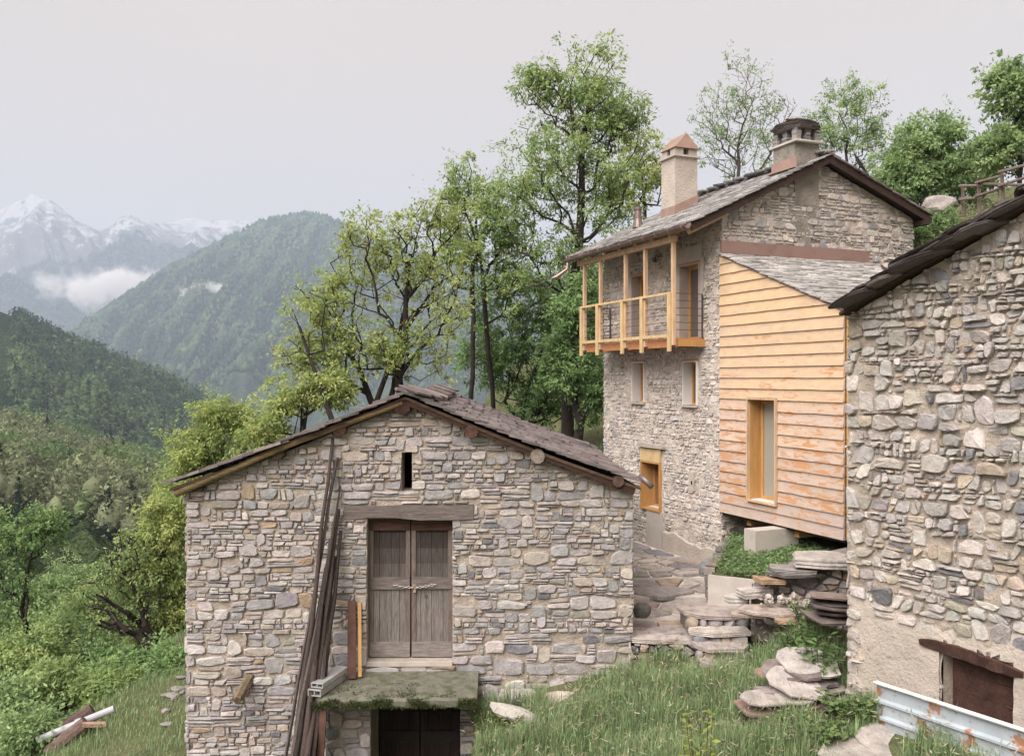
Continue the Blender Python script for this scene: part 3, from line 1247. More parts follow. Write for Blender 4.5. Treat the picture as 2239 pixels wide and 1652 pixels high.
def mountain_mat(name, forest, rock, snow_z=None, snow_band=300, nscale=.02, speck=.08):
    m = bpy.data.materials.new(name)
    m.use_nodes = True
    nt = m.node_tree
    N, L = nt.nodes, nt.links
    bs = N['Principled BSDF']
    bs.inputs['Roughness'].default_value = 1
    bs.inputs['Specular IOR Level'].default_value = 0
    geo = N.new('ShaderNodeNewGeometry')

    def noise(s, d=6, r=.65):
        n = N.new('ShaderNodeTexNoise')
        n.inputs['Scale'].default_value = s
        n.inputs['Detail'].default_value = d
        n.inputs['Roughness'].default_value = r
        L.new(geo.outputs['Position'], n.inputs['Vector'])
        return n.outputs['Fac']

    def mix(f, a, b):
        x = N.new('ShaderNodeMixRGB')
        L.new(f, x.inputs[0])
        for i, c in ((1, a), (2, b)):
            if isinstance(c, tuple):
                x.inputs[i].default_value = (*c, 1)
            else:
                L.new(c, x.inputs[i])
        return x.outputs[0]

    def rng(f, a, b, c=0, d=1):
        r = N.new('ShaderNodeMapRange')
        for k, v_ in zip(('From Min', 'From Max', 'To Min', 'To Max'), (a, b, c, d)):
            r.inputs[k].default_value = v_
        L.new(f, r.inputs['Value'])
        return r.outputs[0]
    f2 = tuple(c * .45 for c in forest)
    f3 = (forest[0] * 1.9, forest[1] * 1.7, forest[2] * 1.5)
    c = mix(rng(noise(speck, 3, .8), .36, .62), f2, f3)
    c = mix(rng(noise(nscale * .25, 5), .42, .62), c, tuple(x * .8 for x in forest))
    c = mix(rng(noise(nscale, 6, .75), .62, .72), c, rock)
    if snow_z is not None:
        sp = N.new('ShaderNodeSeparateXYZ')
        L.new(geo.outputs['Position'], sp.inputs[0])
        hz = rng(sp.outputs['Z'], snow_z, snow_z + snow_band, -.80, .20)
        nn = rng(noise(.0085, 10, .75), .25, .75, -.95, .95)
        ad = N.new('ShaderNodeMath')
        ad.operation = 'ADD'
        L.new(hz, ad.inputs[0])
        L.new(nn, ad.inputs[1])
        rk = mix(rng(sp.outputs['Z'], snow_z - 200, snow_z + 200), c, (.13, .12, .12))
        c = mix(rng(ad.outputs[0], -.03, .05), rk, (.40, .385, .385))
    L.new(c, bs.inputs['Base Color'])
    b = N.new('ShaderNodeBump')
    b.inputs['Strength'].default_value = .9
    b.inputs['Distance'].default_value = 14
    L.new(noise(speck * 1.1, 3, .7), b.inputs['Height'])
    L.new(b.outputs[0], bs.inputs['Normal'])
    return m


M['snow_mt'] = mountain_mat('snow_mountain', (.03, .045, .04), (.10, .10, .10), 480, 900, speck=.05)
M['spur_mt'] = mountain_mat('wooded_mountain', (.046, .072, .044), (.06, .085, .055), 1010, 400, nscale=.012, speck=.085)
M['hill_soil'] = mountain_mat('wooded_slope', (.035, .055, .025), (.05, .065, .035), speck=.2)

SNOW = hill('snowy_mountain',
     [(-420, 560, 7200), (-260, 520, 7200), (-120, 500, 7200), (0, 462, 7100), (70, 419, 7000), (110, 432, 7000), (165, 478, 7000), (215, 500, 7100),
      (280, 484, 7500), (350, 490, 7700), (430, 476, 7800), (520, 484, 7800), (610, 470, 7800), (720, 500, 7800), (900, 520, 7800)],
     [(-420, 860, 4300), (-200, 850, 4300), (-60, 830, 4300), (60, 800, 4400), (150, 790, 4500), (190, 780, 4600), (240, 790, 4600), (300, 800, 4600),
      (380, 800, 4700), (450, 800, 4700), (520, 800, 4700), (600, 800, 4700), (680, 800, 4700), (760, 800, 4700), (900, 800, 4700)],
     300, 110, M['snow_mt'], 420, 21, (7, .9, 60), (0, 1, -1), .0016, 1.0, .14)
SPUR = hill('wooded_mountain',
     [(60, 800, 3300), (150, 738, 3500), (250, 668, 3700), (350, 600, 3900), (430, 556, 4000), (500, 520, 4050), (570, 486, 4100), (640, 470, 4100),
      (690, 468, 4100), (760, 492, 4100), (840, 530, 4100), (960, 565, 4000), (1120, 590, 4000), (1300, 600, 3900), (1500, 600, 3800)],
     [(150, 960, 2000), (230, 960, 2000), (300, 965, 2000), (380, 970, 2000), (450, 975, 2000), (520, 980, 2000), (600, 985, 2000), (680, 990, 2000),
      (760, 990, 2000), (840, 990, 2000), (920, 990, 2000), (1020, 990, 2000), (1150, 990, 2000), (1300, 990, 2000), (1500, 990, 2000)],
     300, 110, M['spur_mt'], 80, 34, (10, 4.6, 44), (.2, 1, -.8), .0022, 1.0, .10)
HILL3 = hill('wooded_hillside',
             [(-520, 560, 820), (-300, 600, 860), (-120, 640, 930), (0, 682, 980), (90, 716, 1010), (170, 748, 1050), (250, 783, 1090), (330, 815, 1130),
              (400, 846, 1170), (460, 874, 1210), (540, 905, 1250), (640, 930, 1280), (760, 960, 1300)],
             [(-520, 1080, 480), (-300, 1080, 480), (-120, 1080, 490), (0, 1080, 500), (90, 1080, 510), (170, 1085, 520), (250, 1090, 540), (330, 1095, 560),
              (400, 1100, 580), (460, 1100, 600), (540, 1100, 620), (640, 1100, 650), (760, 1100, 680)],
             130, 70, M['hill_soil'], 22, 41, (5, .8, 9), (.1, 1, -.8), .008, 1.0, .2)
HILL4 = hill('wooded_slope',
             [(-520, 880, 400), (-300, 895, 400), (-120, 915, 410), (0, 935, 420), (100, 955, 430), (200, 985, 440), (280, 1010, 445), (340, 1030, 450),
              (420, 1060, 450), (520, 1090, 450), (700, 1100, 450), (900, 1100, 450)],
             [(-520, 1420, 95), (-300, 1420, 95), (-120, 1420, 95), (0, 1420, 95), (100, 1420, 95), (200, 1420, 95), (280, 1420, 95), (340, 1420, 95),
              (420, 1420, 95), (520, 1420, 95), (700, 1420, 95), (900, 1420, 95)],
             90, 60, M['hill_soil'], 7, 47, (4, .5, 4), (.1, 1, -.8), .02, 1.0, .2)


def crown_proto(rng, n_leaf, tall=1.25, cone=False, core=.58):
    """a small far tree: an uneven core with clumps of leaf faces standing off it"""
    import bmesh
    bm = bmesh.new()
    bmesh.ops.create_icosphere(bm, subdivisions=1, radius=1)
    V = np.array([v.co[:] for v in bm.verts])
    F = np.array([[v.index for v in f.verts] for f in bm.faces])
    bm.free()

    def shape(d):
        lump = 1 + .34 * fbm(d[:, 0] * 1.7, d[:, 1] * 1.7, d[:, 2] * 1.7, int(rng.integers(999)), 2)
        q = d * lump[:, None]
        if cone:
            k = np.clip((1 - q[:, 2]) / 2, .06, 1)
            q[:, :2] *= k[:, None] * 1.25
        q[:, 2] *= tall
        return q
    core_v = shape(V) * core
    d = unit(rng.normal(0, 1, (n_leaf, 3)) + np.array([0, 0, .35]))
    c = shape(d) * rng.uniform(.82, 1.12, (n_leaf, 1))
    T = c[:, None, :] + rng.normal(0, .17 if n_leaf < 60 else .075, (n_leaf, 3, 3))
    Vv = np.vstack([core_v, T.reshape(-1, 3)])
    Ff = np.vstack([F, np.arange(n_leaf * 3).reshape(-1, 3) + len(core_v)])
    return Vv, Ff


def tiny_proto(rng):
    V = np.array([(1, 0, 0), (0, 1, 0), (-1, 0, 0), (0, -1, 0), (0, 0, 1.5), (0, 0, -.8)], float) * (1 + rng.normal(0, .15, (6, 1)))
    F = np.array([(0, 1, 4), (1, 2, 4), (2, 3, 4), (3, 0, 4), (1, 0, 5), (2, 1, 5), (3, 2, 5), (0, 3, 5)])
    return V, F


def forest(name, label, G, count, size, n_leaf, cols, seed, conifer=.12, vmin=0.0, umax=1.0, vmax=.98, edge=1.0, umin=0.0):
    rng = np.random.default_rng(seed)
    protos = ([crown_proto(rng, n_leaf) for _ in range(9)] + [crown_proto(rng, n_leaf, 2.0, True) for _ in range(3)]) if n_leaf else [tiny_proto(rng) for _ in range(12)]
    nv, nu = G.shape[:2]
    gu, gv = rng.uniform(umin, umax, count), rng.uniform(vmin, vmax, count) ** edge
    i, j = gv * (nv - 1.001), gu * (nu - 1.001)
    i0, j0 = i.astype(int), j.astype(int)
    fi, fj = (i - i0)[:, None], (j - j0)[:, None]
    P = (G[i0, j0] * (1 - fi) * (1 - fj) + G[i0 + 1, j0] * fi * (1 - fj) + G[i0, j0 + 1] * (1 - fi) * fj + G[i0 + 1, j0 + 1] * fi * fj)
    cols = np.array(cols)
    patch = fbm(P[:, 0] * .012, P[:, 1] * .012, 0, seed, 3)
    VV, FF, CC, off = [], [], [], 0
    for k in range(len(protos)):
        kind = rng.random(count)
        pass
    con = rng.random(count) < conifer * (1 + 1.5 * patch)
    pid = np.where(con, 9 + rng.integers(0, 3, count), rng.integers(0, 9, count))
    for k, (pv, pf) in enumerate(protos):
        sel = np.where(pid == k)[0]
        if not len(sel):
            continue
        s = size * rng.uniform(.6, 1.35, len(sel)) * (.8 if k >= 9 else 1)
        a = rng.uniform(0, 6.28, len(sel))
        ca, sa = np.cos(a)[:, None], np.sin(a)[:, None]
        X = pv[None, :, 0] * ca - pv[None, :, 1] * sa
        Y = pv[None, :, 0] * sa + pv[None, :, 1] * ca
        W = np.stack([X, Y, np.broadcast_to(pv[None, :, 2], X.shape)], -1) * s[:, None, None]
        W = W + P[sel][:, None] + np.array([0, 0, 1.0]) * (s * .75)[:, None, None]
        VV.append(W.reshape(-1, 3))
        FF.append((pf[None] + (np.arange(len(sel)) * len(pv))[:, None, None]).reshape(-1, 3) + off)
        off += len(sel) * len(pv)
        if k >= 9:
            base = np.array([(.022, .038, .022)]) * np.ones((len(sel), 1))
        else:
            ci = np.clip((patch[sel] * 1.6 + .5 + rng.normal(0, .28, len(sel))) * len(cols), 0, len(cols) - 1).astype(int)
            base = cols[ci]
        base = base * rng.uniform(.75, 1.25, (len(sel), 1))
        fc = base[:, None] * rng.uniform(.8, 1.2, (len(sel), len(pf), 1))
        CC.append(fc.reshape(-1, 3))
    o = mk(name, np.vstack(VV), np.vstack(FF), M['forest'], col=np.vstack(CC))
    tag(o, label, 'forest', kind='stuff')
    return o


forest('forest', 'dark dense wood covering the hillside across the valley', HILL3, 4600, 5.6, 34,
       [(.045, .075, .04), (.068, .108, .052), (.085, .132, .06), (.105, .152, .07)], 5, .16, 0.0, .88, umin=.28)
forest('forest', 'lighter spring-green wood on the slope below the dark hillside', HILL4, 850, 4.4, 270,
       [(.10, .155, .065), (.125, .19, .075), (.15, .215, .085), (.175, .225, .10), (.19, .21, .12)], 6, .05, 0.0, .74, .80, 1.1, umin=.24)

forest('forest', 'distant spring wood covering the long ridged mountain', SPUR, 33000, 8.6, 0,
       [(.035, .058, .032), (.05, .08, .04), (.065, .10, .048), (.09, .125, .062)], 9, .12, 0.0, .80, .8, .9)

forest('forest', 'far dark wood on the lower slopes of the snowy mountain', SNOW, 12000, 15.0, 0,
       [(.022, .034, .026), (.032, .048, .034), (.045, .062, .044), (.06, .08, .055)], 10, .3, .42, .72, .97, 1.0, umin=.18)

# ------------------------------------------------------------------ the stone barn in front
ZH = np.array([0, 0, 1.0])
BE = math.radians(0.9)
BA = np.array([math.cos(BE), math.sin(BE), 0.0])       # along the barn front, to the right
BN = np.array([BA[1], -BA[0], 0.0])                    # out of the barn front
BD = -BN                                               # into the barn
BO = np.array([0, 14.5, 0.0])
YB = 14.5


def Bp(a, d, z):
    return BO + BA * a + BD * d + ZH * z


def bx(px, Y=YB):
    return (px - 1119.0) / FPX * Y


def bz(py, Y=YB):
    return (826.0 - py) / FPX * Y


rngB = np.random.default_rng(101)
barn = thing('stone_barn', Bp(-1.7, 0, -6.6), 'old rubble stone barn with a brown slab roof and a weathered double door', 'barn')
B_L, B_R, B_AP = bx(413), bx(1381), -1.755
RZ_AP, RZ_E = -.14, -1.68
LEN_B = 7.6
slL, slR = (RZ_AP - RZ_E) / (B_AP + 5.68), (RZ_AP - RZ_E) / (2.2 - B_AP)
wtop = lambda a: RZ_AP - .30 - (slL * (B_AP - a) if a < B_AP else slR * (a - B_AP))
holesB = [(bx(803), bx(989), bz(1443), bz(1132)), (bx(878), bx(901), bz(1073), bz(988)), (bx(820), bx(1006), -6.9, bz(1536))]
outB = [(B_L, -7.2), (B_R, -7.2), (B_R, wtop(B_R)), (B_AP, wtop(B_AP)), (B_L, wtop(B_L))]
wall = wall_slab(barn, 'wall', BO, BA, BN, outB, holesB, .5, M['mortar'], .11, .018, 3)
plB = [(-1, 0, -B_L - .0), (1, 0, B_R + .02), (0, -1, 6.75)]
nL, nR = (-slL, 1.0), (slR, 1.0)
plB += [(-slL, 1, wtop(B_AP) - slL * B_AP), (slR, 1, wtop(B_AP) + slR * B_AP)]
lin = (bx(752), bx(1036), bz(1135), bz(1099))
polys = courses(B_L, B_R, -6.75, -.4, plB, holesB + [lin, (bx(803), bx(989), bz(1453), bz(1443)), (bx(700), bx(1042), bz(1470) - .17, bz(1470) + .0)],
               .065, .19, (1.2, 3.3), .017, rngB, big=.12)
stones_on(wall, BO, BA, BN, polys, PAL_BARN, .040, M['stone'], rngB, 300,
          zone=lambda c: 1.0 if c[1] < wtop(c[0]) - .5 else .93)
# side walls and back
for side, a_, ax_, org in (('right', B_R, BD, Bp(B_R, 0, 0)), ('left', B_L, -BD, Bp(B_L, LEN_B - .5, 0))):
    nrm = np.cross(ax_, ZH)
    L_ = LEN_B - .5
    o_ = [(0 if side == 'right' else 0, -7.2), (L_, -7.2), (L_, wtop(a_)), (0, wtop(a_))]
    if side == 'right':
        o_ = [(.502, -7.2), (L_, -7.2), (L_, wtop(a_)), (.502, wtop(a_))]
    else:
        o_ = [(0, -7.2), (L_ - .502, -7.2), (L_ - .502, wtop(a_)), (0, wtop(a_))]
    sw = wall_slab(barn, 'side_wall', org, ax_, nrm, o_, [], .4, M['mortar'], .5, .015, 8)
    ps = courses(0, L_, -6, wtop(a_), [(-1, 0, 0), (1, 0, L_), (0, 1, wtop(a_))], [], .10, .24, (1.2, 3.0), .02, rngB)
    stones_on(sw, org, ax_, nrm, ps, PAL_BARN, .03, M['stone'], rngB, 0)
bw = MB()
bw.prism([Bp(B_L + .41, LEN_B - .55, -7.2), Bp(B_R - .41, LEN_B - .55, -7.2), Bp(B_R - .41, LEN_B - .55, wtop(B_R - .41)), Bp(B_AP, LEN_B - .55, wtop(B_AP)),
          Bp(B_L + .41, LEN_B - .55, wtop(B_L + .41))], BD * -.3)
bw.build('back_wall', M['mortar'], barn)

# roof: boarding, barge timbers, slabs
OVF = .27
sagf = lambda x, y: -.10 * math.sin(math.pi * min(max((x) / (LEN_B + .5), 0), 1)) - .05 * math.sin(math.pi * min(max(y / 4.2, 0), 1))
roofB = MB()
apx = (B_AP, RZ_AP - .14)
for e in ((-5.60, RZ_E - .10), (2.12, RZ_E - .10)):
    for i in range(10):
        for j in range(5):
            q = []
            for (di, dj) in ((0, 0), (0, 1), (1, 1), (1, 0)):
                d_, t_ = -OVF + .05 + (LEN_B + OVF - .05) * (i + di) / 10, (j + dj) / 5
                q.append(Bp(apx[0] + (e[0] - apx[0]) * t_, d_, apx[1] + (e[1] - apx[1]) * t_ + sagf(d_ + OVF, 4.2 * (1 - t_)) - .02))
            roofB.prism(q, (0, 0, -.05), (.10, .065, .045))
roof = roofB.build('roof', M['beam_wood'], barn)
for (e, sgn, sk) in (((2.2, RZ_E), 1, .0), ((-5.68, RZ_E), -1, .0)):
    e3, a3 = Bp(e[0], -OVF, e[1] - .02), Bp(B_AP, -OVF, RZ_AP - .05)
    up = a3 - e3
    S = np.linalg.norm(up)
    up = up / S
    if sgn > 0:
        vis = lambda p: 100 - p[1]
        slates(roof, e3 - ZH * .07, BD, up, LEN_B + .3, S + .08, .205, .42, .034, PAL_SLATE_BROWN, rngB, vis, 270, 2.1, .085, .03, 0.0, sagf, wob=.16)
    else:
        vis = lambda p: 16.0 - p[1] if p[1] < 14.7 else -1
        slates(roof, e3 - ZH * .07, BD, up, LEN_B + .3, S + .08, .205, .42, .034, PAL_SLATE_BROWN, rngB, vis, 30, 2.1, .085, .03, 0.0, sagf, wob=.16)
# ridge slabs lying across
for i in range(17):
    d = -OVF + .2 + i * .46
    V, F = flagstone(rngB, Bp(B_AP + .20 + rngB.normal(0, .03), d, RZ_AP - .065 + sagf(d, 4.2) + rngB.uniform(0, .03)), .27, .30, .04, rngB.uniform(-.12, .12), (-.33 + rngB.normal(0, .03), 0), 9, .12)
    mk('ridge_slab', V, F, M['slate'], roof, pick(PAL_SLATE_BROWN, rngB), origin='c')
# yellowed barge pole on the left verge, dark rafter on the right
mb = MB()
p0, p1 = Bp(-5.52, -OVF + .10, RZ_E - .20), Bp(B_AP - .05, -OVF + .10, RZ_AP - .255)
pts = [p0 + (p1 - p0) * t + ZH * (.05 * math.sin(t * 3.1) - .02) + ZH * rngB.normal(0, .008) for t in np.linspace(0, 1, 12)]
mb.tube(pts, [.062 - .012 * t for t in np.linspace(0, 1, 12)], 9, (.18, .132, .066), jit=.12)
mb.build('barge_pole', M['beam_wood'], barn, smooth=True)
mb = MB()
mb.beam(Bp(B_AP + .06, -OVF + .12, RZ_AP - .265), Bp(2.02, -OVF + .12, RZ_E - .20), .10, .11, col=(.055, .03, .022))
mb.build('rafter', M['beam_wood'], barn)
# purlin ends
for (px, py, r, c, sq) in ((430, 1062, .105, (.055, .033, .026), 0), (606, 990, .115, (.062, .04, .03), 0), (740, 937, .125, (.075, .038, .028), 0), (880, 889, .15, (.052, .026, .021), 1),
                           (1030, 943, .115, (.095, .05, .038), 0), (1175, 997, .125, (.24, .195, .165), 0), (1352, 1052, .10, (.10, .06, .045), 0)):
    mb = MB()
    Yp = 14.27
    c0 = at(px, py, Yp)
    n_ = 6 if sq else 11
    mb.tube([c0 + BD * .0, c0 + BD * .05, c0 + BD * .9], [r * .93, r, r], n_, c, jit=.07)
    mb.build('purlin', M['log_end'], barn)

# lintel, sill, doors
mb = MB()
k = 13
V, F = [], []
for i in range(k):
    t = i / (k - 1)
    x = bx(754) + (bx(1035) - bx(754)) * t
    zb = bz(1133) + .035 * math.sin(t * 6.3) * (1 if t < .6 else .5) - .02 * (t < .1)
    zt = bz(1101) - .045 * math.sin(t * 3.14) * (.5 + .5 * math.sin(t * 9))
    for (z, d) in ((zb, -.045), (zt, -.05), (zt, .3), (zb, .3)):
        V.append(Bp(x, d, z))
for i in range(k - 1):
    for j in range(4):
        F.append((i * 4 + j, (i + 1) * 4 + j, (i + 1) * 4 + (j + 1) % 4, i * 4 + (j + 1) % 4))
F += [(3, 2, 1, 0), tuple((k - 1) * 4 + j for j in range(4))]
mb.add(V, F, (.145, .122, .112))
mb.build('lintel', M['beam_wood'], barn)
mb = MB()
mb.box(Bp(bx(896), .10, bz(1448)), BA, BD, ZH, (bx(989) - bx(803)) / 2, .15, .035)
mb.build('door_sill', M['concrete'], barn)
# black sheet behind the openings, its colour stands in for the unlit room
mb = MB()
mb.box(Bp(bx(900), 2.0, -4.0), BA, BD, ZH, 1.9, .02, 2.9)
mb.build('dark_backing', M['black'], barn)


def barn_door(x0, x1, z0, z1, dep, top_c, low_c, chain=True, dim=1.0):
    root = thing('door', Bp((x0 + x1) / 2, dep, z0))
    root.parent = barn
    root.location = tuple(Bp((x0 + x1) / 2, dep, z0) - WO[barn.name])
    W = x1 - x0
    for leaf_ in (0, 1):
        a0, a1 = x0 + W / 2 * leaf_ + .012, x0 + W / 2 * (leaf_ + 1) - .012
        npl = 4
        xs = np.linspace(a0, a1, npl + 1) + np.r_[0, rngB.normal(0, .012, npl - 1), 0]
        for i in range(npl):
            mb = MB()
            nz_ = 10
            z_ = np.linspace(z0 + .02, z1 - .01, nz_)
            w_ = (xs[i + 1] - xs[i]) / 2 - .003
            xm = (xs[i] + xs[i + 1]) / 2
            Vp = []
            for z in z_:
                for (sx, d) in ((-1, 0), (1, 0), (1, .03), (-1, .03)):
                    Vp.append(Bp(xm + sx * w_, dep + d + i % 2 * .004, z))
            for j in range(nz_ - 1):
                t = (z_[j] - z0) / (z1 - z0)
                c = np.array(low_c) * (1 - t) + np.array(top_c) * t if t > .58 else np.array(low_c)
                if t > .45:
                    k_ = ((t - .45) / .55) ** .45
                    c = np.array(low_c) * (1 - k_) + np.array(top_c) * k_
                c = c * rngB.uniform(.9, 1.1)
                mb.add([Vp[j * 4 + q] for q in range(8)], [(0, 1, 5, 4), (1, 2, 6, 5), (2, 3, 7, 6), (3, 0, 4, 7)], tuple(c))
            mb.build('plank', M['old_wood'], root)
        for (zz, hh, c) in ((z0 + .135, .125, (.23, .20, .185)), (z0 + (z1 - z0) * .53, .10, (.165, .135, .125)), (z1 - .11, .11, (.075, .04, .03))):
            mb = MB()
            mb.box(Bp((a0 + a1) / 2, dep - .018, zz), BA, BD, ZH, (a1 - a0) / 2 - .004, .017, hh, tuple(np.array(c) * dim), .002)
            mb.build('rail', M['beam_wood'], root)
        mb = MB()
        xe = a0 + .035 if leaf_ == 0 else a1 - .035
        xi = a1 - .035 if leaf_ == 0 else a0 + .035
        for x_ in (xe, xi):
            mb.box(Bp(x_, dep - .010, (z0 + z1) / 2), BA, BD, ZH, .036, .010, (z1 - z0) / 2 - .02, tuple(np.array((.17, .135, .12)) * dim))
        mb.build('stile', M['old_wood'], root)
    if chain:
        mb = MB()
        c0, c1 = at(862, 1279, 14.61), at(950, 1277, 14.61)
        for i in range(15):
            t = i / 14
            p = c0 + (c1 - c0) * t + ZH * (-.045 * math.sin(math.pi * t))
            an = 0 if i % 2 else math.pi / 2
            ring = [p + BA * .030 * math.cos(q) + (BD * math.sin(an) + ZH * math.cos(an)) * .017 * math.sin(q) for q in np.linspace(0, 6.28, 9)]
            mb.tube(ring, .006, 4, cap=False)
        mb.build('chain', M['chain'], root)
        mb = MB()
        mb.box(at(906, 1291, 14.62), BA, BD, ZH, .022, .012, .025)
        mb.tube([at(902, 1287, 14.62), at(902, 1280, 14.62), at(906, 1277, 14.62), at(910, 1280, 14.62), at(910, 1287, 14.62)], .005, 5, cap=False)
        mb.build('padlock', M['brass'], root)
        mb = MB()
        mb.tube([at(932, 1303, 14.67) + BA * .018 * math.cos(q) + ZH * .032 * math.sin(q) for q in np.linspace(0, 6.28, 9)], .006, 4, cap=False)
        mb.build('keyhole_plate', M['dark_metal'], root)
    return root


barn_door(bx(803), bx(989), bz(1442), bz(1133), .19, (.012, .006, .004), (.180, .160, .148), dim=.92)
low = barn_door(bx(824), bx(1003), -6.85, bz(1545), .42, (.018, .011, .010), (.028, .018, .016), chain=False, dim=.16)  # shade under the landing is put into this door's darkened colours

# mossy concrete landing over the lower door
slab = MB()
xs = np.linspace(-3.10, -.555, 26)
zt, zb = -4.885, -5.035
V, F = [], []
for i, x in enumerate(xs):
    e = .015 * float(fbm(x * 6, 2.0, 0, 4, 3))
    fr = -1.17 + .05 * float(fbm(x * 3, 0, 0, 9, 3)) + (.16 if i == 0 else .05 if i == 1 else 0)
    b0 = -.02
    for (d, z) in ((b0, zt + .02), (fr * .5, zt + .005 + e), (fr + .03, zt - .01 + e), (fr, zt - .05), (fr + .01, zb + e), (b0, zb)):
        V.append(Bp(x, d, z))
for i in range(len(xs) - 1):
    for j in range(6):
        F.append((i * 6 + j, i * 6 + (j + 1) % 6, (i + 1) * 6 + (j + 1) % 6, (i + 1) * 6 + j))
F += [tuple(range(6)), tuple(len(V) - 6 + j for j in range(5, -1, -1))]
slab.add(V, F)
landing = slab.build('landing_slab', M['moss_slab'], barn)
mossP = []
n_ = 5200
mx_, md_ = rngB.uniform(-3.1, -.56, n_), -1.17 + rngB.normal(0, .015, n_)
mz = rngB.uniform(zb - .01, zt - .01, n_)
keep = fbm(mx_ * 4, mz * 9, 0, 3, 3) + (zt - mz) * 3 > .0
P = np.array([Bp(a_, d_ - .015, z_) for a_, d_, z_ in zip(mx_[keep], md_[keep], mz[keep])])
n2 = 2600
tx, td = rngB.uniform(-3.08, -.56, n2), -rngB.uniform(.05, 1.0, n2) ** .45 * 1.15
kp = fbm(tx * 3, td * 3, 0, 13, 3) > .05
P2 = np.array([Bp(a_, d_, zt - .003) for a_, d_ in zip(tx[kp], td[kp])])
P = np.vstack([P, P2])
m_ = len(P)
Dm = unit(rngB.normal(0, 1, (m_, 3)) + np.array([0, -.8, .3]))
Nm = unit(np.cross(Dm, unit(rngB.normal(0, 1, (m_, 3)))))
LV, LF = quad_leaves(P, Dm, Nm, rngB.uniform(.015, .04, m_), rngB.uniform(.012, .022, m_))
mc = np.array([(.07, .095, .03), (.10, .125, .04), (.05, .06, .025)])[rngB.integers(0, 3, m_)] * rngB.uniform(.8, 1.3, (m_, 1))
mk('moss', LV, LF, M['leaf'], landing, mc, kind='stuff')
# little wall carrying the landing at the left of the lower door
mb = MB()
mb.box(Bp(bx(768, 14.2), -.30, -5.95), BA, BD, ZH, .36, .28, .91)
pier = mb.build('pier', M['mortar_grey'], barn)
po = Bp(bx(768, 14.2) - .36, -.58, 0)
ps = courses(0, .72, -6.8, -5.05, [(-1, 0, 0), (1, 0, .72), (0, 1, -5.06)], [], .09, .2, (1.1, 2.4), .02, rngB)
stones_on(pier, po, BA, BN, ps, [(tuple(np.array(c) * .75), w) for c, w in PAL_BARN], .03, M['stone'], rngB)
# a rotten timber stub sticking out of the wall
mb = MB()
q0, q1 = at(549, 1472, 14.5), at(519, 1530, 13.95)
d_ = (q1 - q0)
mb.tube([q0 - d_ * .15, q0 + d_ * .2, q0 + d_ * .5, q0 + d_ * .8, q1], [.085, .085, .075, .085, .07], 7, (.15, .115, .075), jit=.16)
mb.build('timber_stub', M['log_end'], barn)
# copper spout at the right eave
mb = MB()
g0, g1 = at(1398, 1040, 14.3), at(1425, 1064, 14.15)
mb.tube([g0, (g0 + g1) / 2 + ZH * .01, g1], [.06, .055, .05], 8)
mb.build('gutter_spout', M['gutter'], barn, smooth=True)

# things standing by the barn door
tops = [(727, 958, .042), (738, 1000, .030), (744, 1062, .028), (741, 1112, .045), (736, 1126, .050), (745, 1160, .045), (722, 1180, .050), (731, 1215, .040), (712, 1240, .05), (726, 1300, .045)]
bots = [(640, 1700, 13.2), (618, 1690, 13.3), (652, 1700, 13.05), (668, 1705, 13.1), (632, 1700, 13.0), (688, 1705, 13.2), (655, 1705, 12.9), (676, 1705, 12.95), (643, 1705, 13.15), (664, 1705, 12.8)]
for i, ((tx_, ty_, r), (bx0, by0, bY)) in enumerate(zip(tops, bots)):
    p1, p0 = at(tx_, ty_, 14.40 - .012 * i), at(bx0, by0, bY)
    pts = [p0 + (p1 - p0) * t + np.array([rngB.normal(0, .012), rngB.normal(0, .01), 0]) * (0 < t < 1) for t in np.linspace(0, 1, 8)]
    mb = MB()
    c = np.array([(.065, .048, .042), (.09, .072, .066), (.046, .032, .029)][i % 3])
    if i % 3 == 1:
        mb.tube(pts, r * .95, 4, tuple(c), jit=.1)
    else:
        mb.tube(pts, np.linspace(r * 1.2, r * .6, 8), 7, tuple(c), jit=.08)
    o = mb.build('wooden_pole', M['pole_wood'], smooth=(i % 3 != 1))
    tag(o, ('longest pole of the bundle, its tip reaching a purlin under the barn roof', 'thin squared pole, second longest of the leaning bundle', 'thin dark pole whose tip stops beside the end of the lintel', 'thick round pole whose tip ends at the lintel\'s height', 'squared pole ending just below the lintel in the bundle', 'dark pole of the bundle standing closest to the barn door', 'thick pole in the middle of the leaning bundle', 'squared pole in the middle of the bundle, tip at the door top', 'dark short pole on the side of the bundle away from the door', 'shortest pole at the front of the leaning bundle')[i], 'pole', 'poles leaning on the barn wall')
mb = MB()
mb.beam(at(708, 1535, 13.32), at(698, 1700, 13.2), .10, .06, up=(0, 1, 0), col=(.20, .09, .06))
tag(mb.build('rusty_post', M['rust']), 'short rust-red post under the mossy landing beside the poles', 'post')


def plank_thing(name, label, pb, pt_, w, th, mat, col=(1, 1, 1), cat='plank'):
    mb = MB()
    d = unit(pt_ - pb)
    k = 6
    sd = unit(np.cross(d, BD))
    nn = np.cross(sd, d)
    V, F = [], []
    for i in range(k):
        t = i / (k - 1)
        p = pb + (pt_ - pb) * t
        ww = w / 2 * (1 + rngB.normal(0, .03))
        for sx, sy in ((-1, -1), (1, -1), (1, 1), (-1, 1)):
            V.append(p + sd * sx * ww + nn * sy * th / 2)
    for i in range(k - 1):
        for j in range(4):
            F.append((i * 4 + j, i * 4 + (j + 1) % 4, (i + 1) * 4 + (j + 1) % 4, (i + 1) * 4 + j))
    F += [(3, 2, 1, 0), tuple((k - 1) * 4 + j for j in range(4))]
    mb.add(V, F, col)
    return tag(mb.build(name, mat), label, cat)


